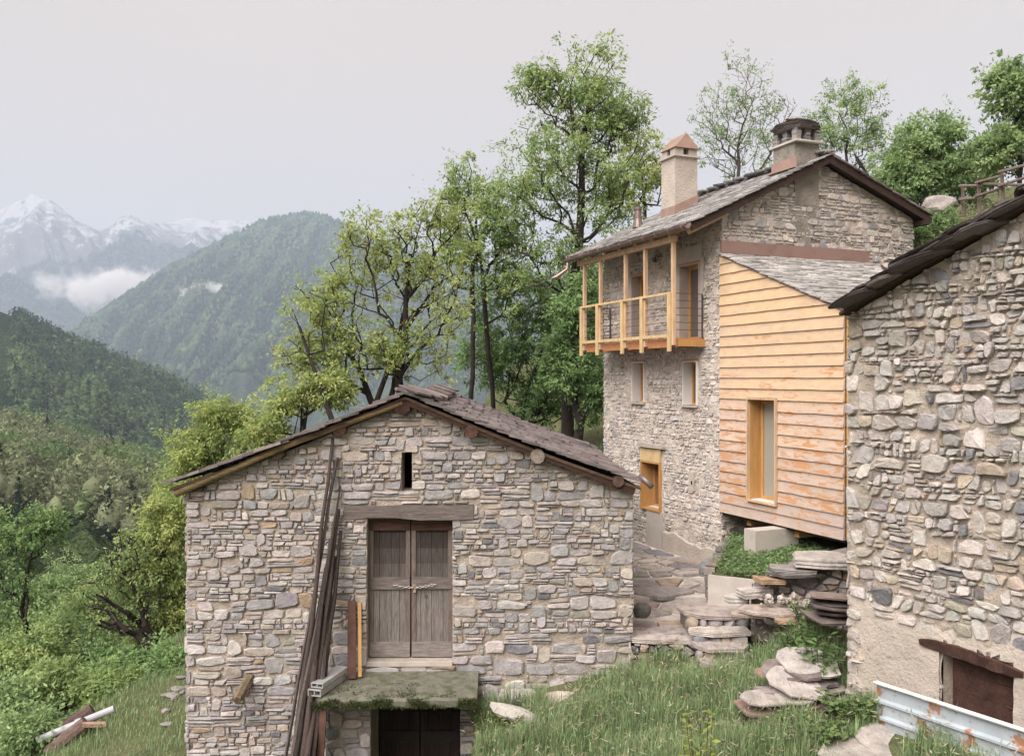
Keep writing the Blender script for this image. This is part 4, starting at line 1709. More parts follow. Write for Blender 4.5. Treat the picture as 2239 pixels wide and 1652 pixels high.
plank_thing('rusty_plank', 'reddish brown weathered board leaning on the barn wall beside the door', at(769, 1482, 14.05), at(769, 1312, 14.40), .135, .035, M['rust'])
plank_thing('yellow_batten', 'narrow fresh yellow batten leaning beside the rusty board', at(787, 1478, 14.08), at(786, 1316, 14.42), .055, .03, M['larch'])


def profile(c, d, w, h, th, label):
    """open box profile lying along d"""
    d = unit(np.asarray(d, float))
    sd = unit(np.cross(d, ZH))
    up = np.cross(sd, d)
    root = MB()
    L_ = .42
    for (o1, o2, hw, hh) in ((0, h / 2, w / 2, th), (0, -h / 2, w / 2, th), (w / 2 - th, 0, th, h / 2 - th), (-w / 2 + th, 0, th, h / 2 - th), (0, 0, th, h / 2 - th)):
        root.box(np.asarray(c) + sd * o1 + up * o2, d, sd, up, L_, hw, hh)
    return tag(root.build('metal_profile', M['aluminium']), label, 'metal profile')


dirp = np.array([.30, 1.0, 0.0])
profile(at(716, 1494, 13.72) + ZH * .0, dirp, .22, .085, .006, 'lower grey aluminium profile lying on the mossy landing')
profile(at(722, 1478, 13.74) + ZH * .0, dirp, .20, .060, .006, 'upper grey aluminium profile stacked on another at the landing')

# ------------------------------------------------------------------ the house
rngH = np.random.default_rng(202)


def solve_t(px, s=0.0):
    r = (px - 1119.0) / FPX
    return (CH[0] + VH[0] * s - r * (CH[1] + VH[1] * s)) / (r * UH[1] - UH[0])


def zat(py, p):
    return (826.0 - py) / FPX * p[1]


house = thing('stone_house', Hs(2.7, 2.6, -4.2), 'tall rubble stone house with timber balcony and slate gable roof', 'house')
FA, FN = -UH, -VH                      # front with the balcony: right along it, outward
GA, GN = VH, -UH                       # gable
T_END = 5.22
S_END = 5.58
S_AP, Z_E0, SL, SR_ = 2.75, 3.79, .478, .373
Z_AP = Z_E0 + SL * S_AP
rt = lambda s: Z_E0 + SL * s if s <= S_AP else Z_AP - SR_ * (s - S_AP)
hF = [(-1.55, -.75, .88, 2.60), (-3.72, -3.08, .88, 2.60), (-3.68, -3.10, -.60, .41), (-1.40, -.84, -.62, .39), (-3.24, -2.34, -3.25, -1.70)]
hF = [(a, b, c, d) for a, b, c, d in hF]
outF = [(-T_END, -4.7), (0, -4.7), (0, Z_E0 - .24), (-T_END, Z_E0 - .24)]
front = wall_slab(house, 'front_wall', CH, FA, FN, outF, hF, .45, M['house_mortar'], .12, .035, 31)
mg = .07
hF2 = [(a - mg, b + mg, c - .03, d + .05) for a, b, c, d in hF] + [(-3.0, -2.25, -4.7, -3.2)]
ps = courses(-T_END, 0, -4.3, Z_E0 - .25, [(-1, 0, T_END), (1, 0, .0), (0, 1, Z_E0 - .25)], hF2, .06, .155, (.9, 2.3), .034, rngH, big=.06, thin=.25, chip=.2, slant=.3)
PAL_FRONT = [(tuple(np.array(c) * 1.06), w) for c, w in PAL_HOUSE]


def proudF(c):
    if c[1] < -3.55 + .35 * math.sin(c[0] * 3.1) and c[0] > -2.2:
        return None if rngH.random() < .7 else .012
    return .021


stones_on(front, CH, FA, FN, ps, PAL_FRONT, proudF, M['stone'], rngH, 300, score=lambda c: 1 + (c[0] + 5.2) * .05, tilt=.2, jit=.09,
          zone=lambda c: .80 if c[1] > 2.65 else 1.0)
outG = [(.003, -4.7), (S_END, -4.7), (S_END, rt(S_END) - .22), (S_AP, Z_AP - .22), (.003, rt(0) - .22)]
gable = wall_slab(house, 'gable_wall', CH, GA, GN, outG, [], .45, M['house_mortar'], .13, .03, 33)
ps = courses(.0, S_END, -3.6, Z_AP, [(-1, 0, -.0), (1, 0, S_END), (-SL, 1, rt(0) - .23), (SR_, 1, Z_AP - .23 + SR_ * S_AP)], [(1.98, 2.64, 3.9, 6)],
            .06, .17, (1.0, 2.6), .024, rngH, big=.10, slant=.25)
stones_on(gable, CH, GA, GN, ps, [(tuple(np.array(c) * .9), w) for c, w in PAL_HOUSE], .034, M['stone'], rngH, 300, score=lambda c: 3 if c[1] > 2.6 else 1, tilt=.16)
# far gable and back wall
mb = MB()
mb.prism([Hs(.5, T_END - .05, -4.5), Hs(S_END - .05, T_END - .05, -4.5), Hs(S_END - .05, T_END - .05, rt(S_END) - .3), Hs(S_AP, T_END - .05, Z_AP - .3), Hs(.5, T_END - .05, rt(.5) - .3)], UH * -.3)
mb.prism([Hs(S_END - .35, .5, -4.5), Hs(S_END - .35, T_END - .4, -4.5), Hs(S_END - .35, T_END - .4, rt(S_END) - .3), Hs(S_END - .35, .5, rt(S_END) - .3)], VH * .3)
mb.build('rear_walls', M['house_mortar'], house)
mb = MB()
mb.box(Hs(1.6, 2.6, 0), VH, UH, ZH, .02, 2.2, 3.6)  # black sheet: the darkness of the rooms is put into its colour
mb.build('dark_backing', M['black'], house)

# roof
T0, T1, SE0, SE1 = -.30, 5.42, -.97, S_END + .28
rb = MB()
for (s0, s1) in ((SE0, S_AP), (S_AP, SE1)):
    q = [Hs(s0, T0, rt(s0) - .10), Hs(s1, T0, rt(s1) - .10), Hs(s1, T1, rt(s1) - .10), Hs(s0, T1, rt(s0) - .10)]
    rb.prism(q, (0, 0, -.05))
hroof = rb.build('roof', M['fascia'], house)
for (s0, s1, lim, vis) in ((SE0 - .03, S_AP, 265, lambda p: 60 - p[1]), (SE1 + .03, S_AP, 35, lambda p: (21.2 - p[1] + (p[0] - 6) * .4) if np.dot(p - CH, UH) < .05 else -1)):
    e3, a3 = Hs(s0, T0 - .02, rt(s0) - .10), Hs(s1, T0 - .02, rt(s1) - .10)
    up = a3 - e3
    S = np.linalg.norm(up)
    slates(hroof, e3, UH, up / S, T1 - T0 + .04, S + .06, .20, .36, .028, PAL_SLATE_GREY if lim > 100 else PAL_SLATE_DARK, rngH, vis, lim, 2.0, .075, .015, wob=.1)
for i in range(14):
    V, F = flagstone(rngH, Hs(S_AP, T0 + .2 + i * .41, Z_AP + .04), .26, .2, .04, rngH.uniform(-.2, .2) + .4, (0, 0), 8, .1)
    mk('ridge_slab', V, F, M['slate'], hroof, pick(PAL_SLATE_GREY, rngH), origin='c')
# barge boards on the gable
for (s0, s1) in ((SE0 + .02, S_AP), (S_AP, SE1)):
    mb = MB()
    mb.beam(Hs(s0, T0 + .02, rt(s0) - .20), Hs(s1, T0 + .02, rt(s1) - .20), .035, .11)
    mb.build('barge_board', M['fascia'], house)
# rafters under the balcony eave and the pale one by the corner
for i, t in enumerate(np.linspace(-.12, 5.0, 8)):
    mb = MB()
    hgt = .16 if i == 0 else .11
    mb.beam(Hs(-.93, t, rt(-.93) - .16 - hgt / 2), Hs(.05, t, rt(.05) - .16 - hgt / 2), .10, hgt)
    mb.build('rafter', M['larch_pale'], house)
mb = MB()
mb.beam(Hs(-.83, .5, rt(-.83) - .36), Hs(-.83, 5.1, rt(-.83) - .36), .11, .12)
mb.build('eave_beam', M['larch_pale'], house)
for s_, t0_, t1_ in ((S_END + .1, -.35, .3),):
    mb = MB()
    mb.beam(Hs(s_, t0_, rt(S_END) - .34), Hs(s_, t1_, rt(S_END) - .34), .14, .12)
    mb.build('purlin', M['fascia'], house)


def half_pipe(parent, name, p, q, r, mat, n=7):
    mb = MB()
    d = unit(q - p)
    sd = unit(np.cross(d, ZH))
    V, F = [], []
    for P in (p, q):
        for rr in (r, r * .9):
            for k in range(n + 1):
                th = math.pi * k / n
                V.append(P + sd * math.cos(th) * rr - ZH * math.sin(th) * rr)
    m = n + 1
    for k in range(n):
        F.append((k, k + 1, 2 * m + k + 1, 2 * m + k))
        F.append((m + k + 1, m + k, 3 * m + k, 3 * m + k + 1))
        F.append((k + 1, k, m + k, m + k + 1))
        F.append((2 * m + k, 2 * m + k + 1, 3 * m + k + 1, 3 * m + k))
    for k in (0, n):
        F.append((k, 2 * m + k, 3 * m + k, m + k))
    mb.add(V, F)
    return mb.build(name, mat, parent)


zg = rt(SE0) - .13
gut = half_pipe(house, 'gutter', Hs(SE0 - .09, T0, zg), Hs(SE0 - .09, T1, zg - .03), .085, M['gutter'])
for t in np.arange(T0 + .12, T1, .52):
    mb = MB()
    mb.tube([Hs(SE0 - .09, t, zg) + (-VH * math.cos(a) * -1) * .093 - ZH * math.sin(a) * .093 for a in np.linspace(0, math.pi, 8)], .013, 5)
    mb.build('bracket', M['copper'], gut)
mb = MB()
d0 = Hs(SE0 - .09, T1 - .12, zg - .07)
mb.tube([d0, d0 - ZH * .12, d0 - ZH * .22 + FN * .02, d0 + np.array([-.30, 0, -.42]), d0 + np.array([-.42, 0, -.46])], .042, 9)
mb.build('downspout', M['copper_bright'], house, smooth=True)
mb = MB()
mb.beam(Hs(SE0 - .01, T0, rt(SE0) - .115), Hs(SE0 - .01, T1, rt(SE0) - .115), .012, .08)
mb.build('eave_flashing', M['copper'], house)

# balcony
balc = thing('balcony', Hs(-.4, 2.7, .70))
balc.parent = house
balc.location = tuple(Hs(-.4, 2.7, .70) - WO[house.name])
BW = .824
tN, tF = solve_t(1472, -BW), solve_t(1277, -BW)
mb = MB()
mb.prism([Hs(-BW + .04, tN, .845), Hs(.02, tN, .845), Hs(.02, tF, .845), Hs(-BW + .04, tF, .845)], (0, 0, .035))
mb.build('deck', M['deck_wood'], balc)
mb = MB()
mb.beam(Hs(-BW + .07, tN, .76), Hs(-BW + .07, tF, .76), .06, .165)
mb.build('front_joist', M['deck_wood'], balc)
mb = MB()
mb.beam(Hs(-BW + .1, tN - .005, .77), Hs(.0, tN - .005, .77), .05, .15)
mb.build('end_joist', M['larch'], balc)
for t in np.linspace(tN + .5, tF - .2, 6):
    mb = MB()
    mb.beam(Hs(-BW + .1, t, .76), Hs(.2, t, .76), .09, .14)
    mb.build('joist', M['deck_wood'], balc)
PX = [1278, 1313, 1368, 1411, 1472]
tp = [solve_t(p, -BW) for p in PX]
for t in tp:
    mb = MB()
    mb.box(Hs(-BW, t, (.72 + rt(-BW) - .40) / 2), VH, UH, ZH, .04, .04, (rt(-BW) - .40 - .72) / 2)
    mb.build('post', M['larch_pale'], balc)
outer = -BW - .065
for t in tp:
    mb = MB()
    mb.box(Hs(outer, t + .07, (.58 + 1.885) / 2), VH, UH, ZH, .022, .058, (1.885 - .58) / 2)
    mb.build('baluster_board', M['larch_rail'], balc)
for i in range(4):
    ta, tb = tp[i] , tp[i + 1]
    lo_, hi_ = min(ta, tb) + .13, max(ta, tb) + .008
    for (z, h) in ((1.855, .05), (.93, .07)):
        mb = MB()
        mb.beam(Hs(outer, lo_, z), Hs(outer, hi_, z), .05 if z > 1.5 else .035, h)
        mb.build('rail', M['larch_rail'], balc)
for z in np.linspace(1.06, 1.72, 5):
    mb = MB()
    mb.tube([Hs(outer + .05, tN + .02, z), Hs(outer + .05, tF, z)], .007, 5)
    mb.build('cable', M['dark_metal'], balc)
# steel end railings
for t in (tN + .02, tF - .02):
    mb = MB()
    for s in (-.06,):
        mb.box(Hs(s, t, 1.36), VH, UH, ZH, .014, .014, .5)
    for z in np.linspace(1.06, 1.86, 6):
        mb.tube([Hs(-BW + .04, t, z), Hs(-.06, t, z)], .008, 5)
    mb.build('end_railing', M['dark_metal'], balc)
mb = MB()
for s in (-.45,):
    mb.box(Hs(-.06, 3.9, 1.36), VH, UH, ZH, .014, .014, .48)
mb.build('railing_post', M['dark_metal'], balc)


def opening(a0, a1, z0, z1, dep, name, pane, frame_mat, side_mat, fw=.055, mull=False, thick=.45):
    """window or glazed door set back in a plastered reveal; sigma runs along the front"""
    root = thing(name, CH + FA * (a0 + a1) / 2 + ZH * z0)
    root.parent = house
    root.location = tuple(CH + FA * (a0 + a1) / 2 + ZH * z0 - WO[house.name])
    pt = lambda a, d, z: CH + FA * a - FN * d + ZH * z
    mb = MB()
    th = .025
    for (c, hx, hz) in (((a0 + th / 2 + .002, (z0 + z1) / 2), th / 2, (z1 - z0) / 2 - .002), ((a1 - th / 2 - .002, (z0 + z1) / 2), th / 2, (z1 - z0) / 2 - .002),
                        (((a0 + a1) / 2, z1 - th / 2 - .002), (a1 - a0) / 2 - th - .004, th / 2)):
        mb.box(pt(c[0], dep / 2 - .02, c[1]), FA, FN, ZH, hx, dep / 2 + .03, hz)
    mb.build('reveal', side_mat, root)
    a0_, a1_, z1_ = a0 + th + .006, a1 - th - .006, z1 - th - .006
    fr = MB()
    zc = (z0 + z1_) / 2
    for x in (a0_ + fw / 2, a1_ - fw / 2):
        fr.box(pt(x, dep, zc), FA, FN, ZH, fw / 2, .035, (z1_ - z0) / 2)
    for z in (z0 + fw / 2, z1_ - fw / 2):
        fr.box(pt((a0_ + a1_) / 2, dep, z), FA, FN, ZH, (a1_ - a0_) / 2 - fw, .034, fw / 2)
    f = fr.build('frame', frame_mat, root)
    pn = MB()
    pn.box(pt((a0_ + a1_) / 2, dep + .005, zc), FA, FN, ZH, (a1_ - a0_) / 2 - fw + .004, .008, (z1_ - z0) / 2 - fw + .004)
    pn.build('pane', pane, f)
    return root


opening(-1.55, -.75, .88, 2.60, .24, 'balcony_door', M['pane_dark'], M['larch'], M['render_grey'], .065)
opening(-3.72, -3.08, .88, 2.60, .24, 'balcony_door', M['pane_dark'], M['larch'], M['render_grey'], .065)
opening(-3.68, -3.10, -.60, .41, .23, 'window', M['pane_dark'], M['larch'], M['white_reveal'], .05)
opening(-1.40, -.84, -.62, .39, .23, 'window', M['pane_dark'], M['larch'], M['white_reveal'], .05)
for (a0, a1, z) in ((-3.70, -3.08, -.63), (-1.43, -.82, -.65)):
    mb = MB()
    mb.box(CH + FA * (a0 + a1) / 2 + FN * .02 + ZH * z, FA, FN, ZH, (a1 - a0) / 2 + .03, .07, .022, jit=.004)
    mb.build('window_sill', M['render_grey'], house)
for (a0, a1, z) in ((-3.72, -3.06, .425), (-1.43, -.81, .405), (-1.60, -.72, 2.62), (-3.76, -3.04, 2.62)):
    mb = MB()
    mb.box(CH + FA * (a0 + a1) / 2 + FN * .012 + ZH * z, FA, FN, ZH, (a1 - a0) / 2, .03, .015, jit=.002)
    mb.build('lintel_board', M['deck_wood'], house)
# rendered surrounds beside the balcony doors
for (a0, a1, z0, z1) in ((-1.78, -1.555, .9, 2.75), (-.745, -.60, .9, 2.7), (-3.93, -3.725, .9, 2.72), (-1.62, -.66, 2.64, 3.0)):
    mb = MB()
    nn_ = 9
    zz = np.linspace(z0, z1, nn_)
    V, F = [], []
    for z in zz:
        e0, e1 = (rngH.normal(0, .03), rngH.normal(0, .03)) if a1 < -1.5 or a0 > -.8 else (0, 0)
        for (a_, d_) in ((a0 + e0 * (a0 < -1.5), .036), (a1 + e1 * (a0 > -.8), .040), (a1, -.02), (a0, -.02)):
            V.append(CH + FA * a_ + FN * d_ + ZH * z)
    for i in range(nn_ - 1):
        for j in range(4):
            F.append((i * 4 + j, i * 4 + (j + 1) % 4, (i + 1) * 4 + (j + 1) % 4, (i + 1) * 4 + j))
    F += [(3, 2, 1, 0), tuple((nn_ - 1) * 4 + j for j in range(4))]
    mb.add(V, F)
    mb.build('render_patch', M['render_grey'], house)

# bright boxed window near the path
wroot = thing('boxed_window', CH + FA * -2.79 + ZH * -3.25)
wroot.parent = house
wroot.location = tuple(CH + FA * -2.79 + ZH * -3.25 - WO[house.name])
pt = lambda a, d, z: CH + FA * a - FN * d + ZH * z
mb = MB()
a0, a1, z0, z1 = -3.24, -2.34, -3.25, -2.05
for x in (a0 + .02, a1 - .02):
    mb.box(pt(x, .16, (z0 + z1) / 2), FA, FN, ZH, .018, .23, (z1 - z0) / 2)
for z in (z0 + .02, z1 - .02):
    mb.box(pt((a0 + a1) / 2, .16, z), FA, FN, ZH, (a1 - a0) / 2 - .039, .228, .018)
mb.build('casing', M['larch'], wroot)
mb = MB()
mb.box(pt((a0 + a1) / 2, -.035, (z1 - 1.70) / 2), FA, FN, ZH, (a1 - a0) / 2 + .0, .03, (-1.70 - z1) / 2 - .004)
mb.build('head_board', M['larch_rail'], wroot)
mb = MB()
for x in (a0 + .07, a1 - .07):
    mb.box(pt(x, .32, (z0 + z1) / 2), FA, FN, ZH, .03, .03, (z1 - z0) / 2 - .045)
for z in (z0 + .07, z1 - .07):
    mb.box(pt((a0 + a1) / 2, .32, z), FA, FN, ZH, (a1 - a0) / 2 - .105, .029, .03)
f = mb.build('frame', M['larch'], wroot)
mb = MB()
mb.box(pt((a0 + a1) / 2, .33, (z0 + z1) / 2), FA, FN, ZH, (a1 - a0) / 2 - .10, .006, (z1 - z0) / 2 - .10)
mb.build('pane', M['pane_brown'], f)
mb = MB()
mb.box(pt((a0 + a1) / 2, .22, z0 + .046), FA, FN, ZH, (a1 - a0) / 2 - .05, .07, .006)
mb.build('sill_strip', M['white_metal'], wroot)
# stone lintel over it, concrete infill under it
V, F = flagstone(rngH, pt(-2.78, -.02, -1.60), .60, .12, .10, math.atan2(FA[1], FA[0]), (0, 0), 10, .05)
mk('stone_lintel', V, F, M['render_grey'], house, origin='c')
mb = MB()
mb.box(pt(-2.63, .0, -3.75), FA, FN, ZH, .34, .05, .50)
mb.build('concrete_infill', M['concrete'], house)
# ragged base render
mb = MB()
xs = np.linspace(-2.25, -.02, 24)
V, F = [], []
for x in xs:
    top_ = -3.72 + .16 * float(fbm(x * 2.2, 1, 0, 77, 3)) + .1 * math.sin(x * 2.1)
    for (z, d) in ((-4.6, -.05), (top_, -.042), (top_ + .04, .0), (-4.6, .0)):
        V.append(pt(x, d, z))
for i in range(len(xs) - 1):
    for j in range(4):
        F.append((i * 4 + j, (i + 1) * 4 + j, (i + 1) * 4 + (j + 1) % 4, i * 4 + (j + 1) % 4))
F += [(0, 1, 2, 3), tuple(len(V) - 4 + j for j in (3, 2, 1, 0))]
mb.add(V, F)
mb.build('base_render', M['plaster'], house)
# meter box and small lamp
tm = solve_t(1514)
mb = MB()
mb.box(pt(-tm, -.03, zat(1052, Hs(0, tm, 0))), FA, FN, ZH, .10, .018, .21)
mbx = mb.build('meter_box', M['plaster'], house)
mb = MB()
mb.box(pt(-tm + .03, -.052, zat(1054, Hs(0, tm, 0))), FA, FN, ZH, .02, .006, .04)
mb.build('meter_lock', M['black'], mbx)
tl = solve_t(1443)
mb = MB()
zl = zat(562, Hs(0, tl, 0))
mb.tube([pt(-tl, 0, zl), pt(-tl, -.12, zl + .03), pt(-tl, -.16, zl - .04)], .015, 6)
mb.tube([pt(-tl, -.16, zl - .03), pt(-tl, -.16, zl - .13)], [.05, .055], 8)
mb.build('wall_lamp', M['dark_metal'], house)

# plaster flue on the gable, its stone-capped chimney
ch2 = thing('chimney', Hs(2.3, .34, 4.5))
ch2.parent = house
ch2.location = tuple(Hs(2.3, .34, 4.5) - WO[house.name])
s0, s1 = 1.965, 2.655
mb = MB()
mb.box(Hs((s0 + s1) / 2, .32, 4.60), VH, UH, ZH, (s1 - s0) / 2, .36, .70)
mb.build('shaft', M['mortar_grey'], ch2)
mb = MB()
zz = np.linspace(2.95, 3.9, 12)
V, F = [], []
for i, z in enumerate(zz):
    k = (z - 2.95) / .95
    w0, w1 = s0 - .1 + .12 * (1 - k) + rngH.normal(0, .05), s1 + .06 - .25 * (1 - k) + rngH.normal(0, .05)
    for (s, d) in ((w0, .0), (w0 + .05, .032), (w1 - .05, .035), (w1, .0)):
        V.append(Hs(s, -.0, z) + GN * d)
for i in range(len(zz) - 1):
    for j in range(3):
        F.append((i * 4 + j, i * 4 + j + 1, (i + 1) * 4 + j + 1, (i + 1) * 4 + j))
F += [(3, 2, 1, 0), tuple((len(zz) - 1) * 4 + j for j in range(4))]
mb.add(V, F)
mb.build('flue_render', M['mortar_grey'], ch2)
cc_ = ((s0 + s1) / 2, .30)
mb = MB()
mb.box(Hs(cc_[0], cc_[1], 5.325), VH, UH, ZH, .40, .46, .022, jit=.006)
mb.build('collar', M['concrete'], ch2)
for i in (-1, 0, 1):
    for j in (-1, 0, 1):
        if i == 0 and j == 0:
            continue
        for q in range(4):
            mb = MB()
            mb.box(Hs(cc_[0] + i * .27, cc_[1] + j * .32, 5.382 + q * .068), VH, UH, ZH, .075 + rngH.normal(0, .006), .075, .032, tuple(pick(PAL_SLATE_GREY, rngH) * .8), .006)
            mb.build('pier_stone', M['stone'], ch2)
mb = MB()
mb.box(Hs(cc_[0], cc_[1], 5.5), VH, UH, ZH, .16, .2, .14)
mb.build('flue', M['black'], ch2)
for q, (w, h_) in enumerate(((.50, 5.645), (.47, 5.69), (.52, 5.735), (.42, 5.79), (.33, 5.835))):
    V, F = flagstone(rngH, Hs(cc_[0], cc_[1], h_ + .03), w * .9, w * 1.0, .05, math.atan2(VH[1], VH[0]), (0, 0), 11, .05)
    mk('cap_slab', V, F, M['slate'], ch2, pick(PAL_SLATE_DARK, rngH) * (1.3 if q < 2 else 1), origin='c')
for (ds, dt, zz_) in ((-.17, -.1, 5.90), (.1, .1, 5.91)):
    V, F = boulder_geo(rngH, Hs(cc_[0] + ds, cc_[1] + dt, zz_), (.17, .15, .06), 1)
    mk('cap_stone', V, F, M['stone'], ch2, (.30, .28, .26), origin='c')
mb = MB()
mb.box(Hs(s0 - .012, .30, rt(s0) + .07), VH, UH, ZH, .012, .42, .16)
mb.box(Hs(s0 - .06, .30, rt(s0) - .02), VH, UH, ZH, .06, .45, .012)
mb.build('flashing', M['copper_bright'], ch2)

# slim rendered chimney with a copper gable cap
ch1 = thing('chimney', Hs(1.0, 3.1, 4.2))
ch1.parent = house
ch1.location = tuple(Hs(1.0, 3.1, 4.2) - WO[house.name])
c1 = (1.0, 3.1)
hw = .33
mb = MB()
mb.box(Hs(*c1, 4.72), VH, UH, ZH, hw, hw * .95, .80)
mb.build('shaft', M['plaster'], ch1)
mb = MB()
mb.box(Hs(*c1, 5.54), VH, UH, ZH, hw + .06, hw + .05, .022)
mb.build('collar', M['concrete'], ch1)
for i in (-1, 1):
    for j in (-1, 1):
        mb = MB()
        mb.box(Hs(c1[0] + i * .20, c1[1] + j * .19, 5.65), VH, UH, ZH, .12, .115, .088)
        mb.build('corner_block', M['render_grey'], ch1)
mb = MB()
mb.box(Hs(*c1, 5.64), VH, UH, ZH, .07, .06, .075)
mb.build('flue', M['black'], ch1)
mb = MB()
mb.prism([Hs(c1[0] - .36, c1[1] - .36, 5.745), Hs(c1[0] + .36, c1[1] - .36, 5.745), Hs(c1[0], c1[1] - .32, 6.13)], UH * .70)
mb.build('copper_cap', M['copper_bright'], ch1)
mb = MB()
for dz, w in ((0, 0),):
    q = []
    for (i, j) in ((-1, -1), (1, -1), (1, 1), (-1, 1)):
        q.append(Hs(c1[0] + i * (hw + .012), c1[1] + j * (hw * .95 + .012), rt(c1[0] + i * hw) - .08))
    mb.prism(q, (0, 0, .26))
mb.build('flashing', M['copper_bright'], ch1)
# vent pipe further along the roof
tv = solve_t(1394, .35)
mb = MB()
mb.tube([Hs(.35, tv, rt(.35) - .05), Hs(.35, tv, rt(.35) + .18), Hs(.35, tv, rt(.35) + .42)], [.15, .10, .085], 12)
mb.tube([Hs(.35, tv, rt(.35) + .42), Hs(.35, tv, rt(.35) + .49)], [.11, .11], 12)
mb.build('vent_pipe', M['gutter'], house, smooth=False)
# satellite dish behind the ridge
dish = MB()
c = at(1881, 357, 22.4)
dn = unit(np.array([.55, -.25, .35]))
e1 = unit(np.cross(dn, ZH))
e2 = np.cross(e1, dn)
V, F = [c - dn * .07], []
for r_, k_ in ((.16, .05), (.34, .0)):
    for q in range(20):
        a = 2 * math.pi * q / 20
        V.append(c - dn * k_ + e1 * math.cos(a) * r_ + e2 * math.sin(a) * r_ * 1.05)
for q in range(20):
    F.append((0, 1 + q, 1 + (q + 1) % 20))
    F.append((1 + q, 21 + q, 21 + (q + 1) % 20, 1 + (q + 1) % 20))
dish.add(V, F)
dish.tube([c, c - ZH * .35 - dn * .12, c - ZH * .9 - dn * .12], .025, 6)
dish.tube([c - e2 * .3, c + dn * .35 - e2 * .2], .012, 5)
dish.build('satellite_dish', M['dark_metal'], house)

# ------------------------------------------------------------------ the timber-clad annex
annex = thing('timber_annex', Hs(1.8, -1.8, -3.4), 'larch-clad lean-to annex with slate roof built against the stone gable', 'annex')
AL, AZ0 = 3.64, -2.88
ztop = lambda a: 2.64 - .402 * a            # a: sigma along the front, from the house corner
WA = (.985, 1.895, -2.52, -.40)             # window hole
PALB = [np.array(srgb(*c)) for c in ((236, 190, 130), (233, 184, 122), (228, 182, 130), (222, 180, 146), (210, 176, 154), (202, 172, 158))]
M['siding'] = pmat('siding', attr=True, var=.10, vscale=2, stretch=(2, 2, 6), bump=.35, bscale=10, fine=.16, fscale=24, rough=.75,
                   spots=[(4.5, .66, .69, (.20, .11, .07), .55), (.9, .5, .72, (.40, .33, .29), .45)])
nt = M['siding'].node_tree
# rust-orange unweathered flames on the lower boards: strength held in the colour's alpha is per board ('Wear')
N_, L_ = nt.nodes, nt.links
bs_ = N_['Principled BSDF']
src = bs_.inputs['Base Color'].links[0].from_socket
geo_ = N_.new('ShaderNodeNewGeometry')
mp_ = N_.new('ShaderNodeMapping')
mp_.inputs['Scale'].default_value = (1.15, 1.15, 5.5)
L_.new(geo_.outputs['Position'], mp_.inputs['Vector'])
nz_ = N_.new('ShaderNodeTexNoise')
nz_.inputs['Scale'].default_value = 2.1
nz_.inputs['Detail'].default_value = 5
nz_.inputs['Roughness'].default_value = .62
nz_.inputs['Distortion'].default_value = 1.1
L_.new(mp_.outputs[0], nz_.inputs['Vector'])
wa_ = N_.new('ShaderNodeAttribute')
wa_.attribute_name = 'Wear'
wm_ = N_.new('ShaderNodeMath')
wm_.operation = 'MULTIPLY_ADD'
wm_.inputs[1].default_value = .16
L_.new(wa_.outputs['Fac'], wm_.inputs[0])
L_.new(nz_.outputs['Fac'], wm_.inputs[2])
mr_ = N_.new('ShaderNodeMapRange')
mr_.inputs['From Min'].default_value = .665
mr_.inputs['From Max'].default_value = .715
L_.new(wm_.outputs[0], mr_.inputs['Value'])
mx_ = N_.new('ShaderNodeMixRGB')
mx_.inputs[2].default_value = (*srgb(182, 138, 102), 1)
L_.new(mr_.outputs[0], mx_.inputs[0])
L_.new(src, mx_.inputs[1])
L_.new(mx_.outputs[0], bs_.inputs['Base Color'])


def board_poly(q, z0, z1, O, a, n, parent, col, wear, name='siding_board'):
    """one lapped board: polygon q (sigma,z) within z0..z1, thrown out at its lower edge"""
    dep = lambda z: .012 + .032 * (1 - (z - z0) / (z1 - z0))
    m = len(q)
    Vf = [O + a * s + ZH * z + n * dep(z) for s, z in q]
    Vb = [O + a * s + ZH * z - n * .012 for s, z in q]
    F = [tuple(range(m)), tuple(range(2 * m - 1, m - 1, -1))] + [(i, m + i, m + (i + 1) % m, (i + 1) % m) for i in range(m)]
    o = mk(name, np.array(Vf + Vb), F, M['siding'], parent, col)
    w_ = o.data.attributes.new('Wear', 'FLOAT', 'FACE')
    w_.data.foreach_set('value', np.full(len(o.data.polygons), wear, np.float32))
    return o


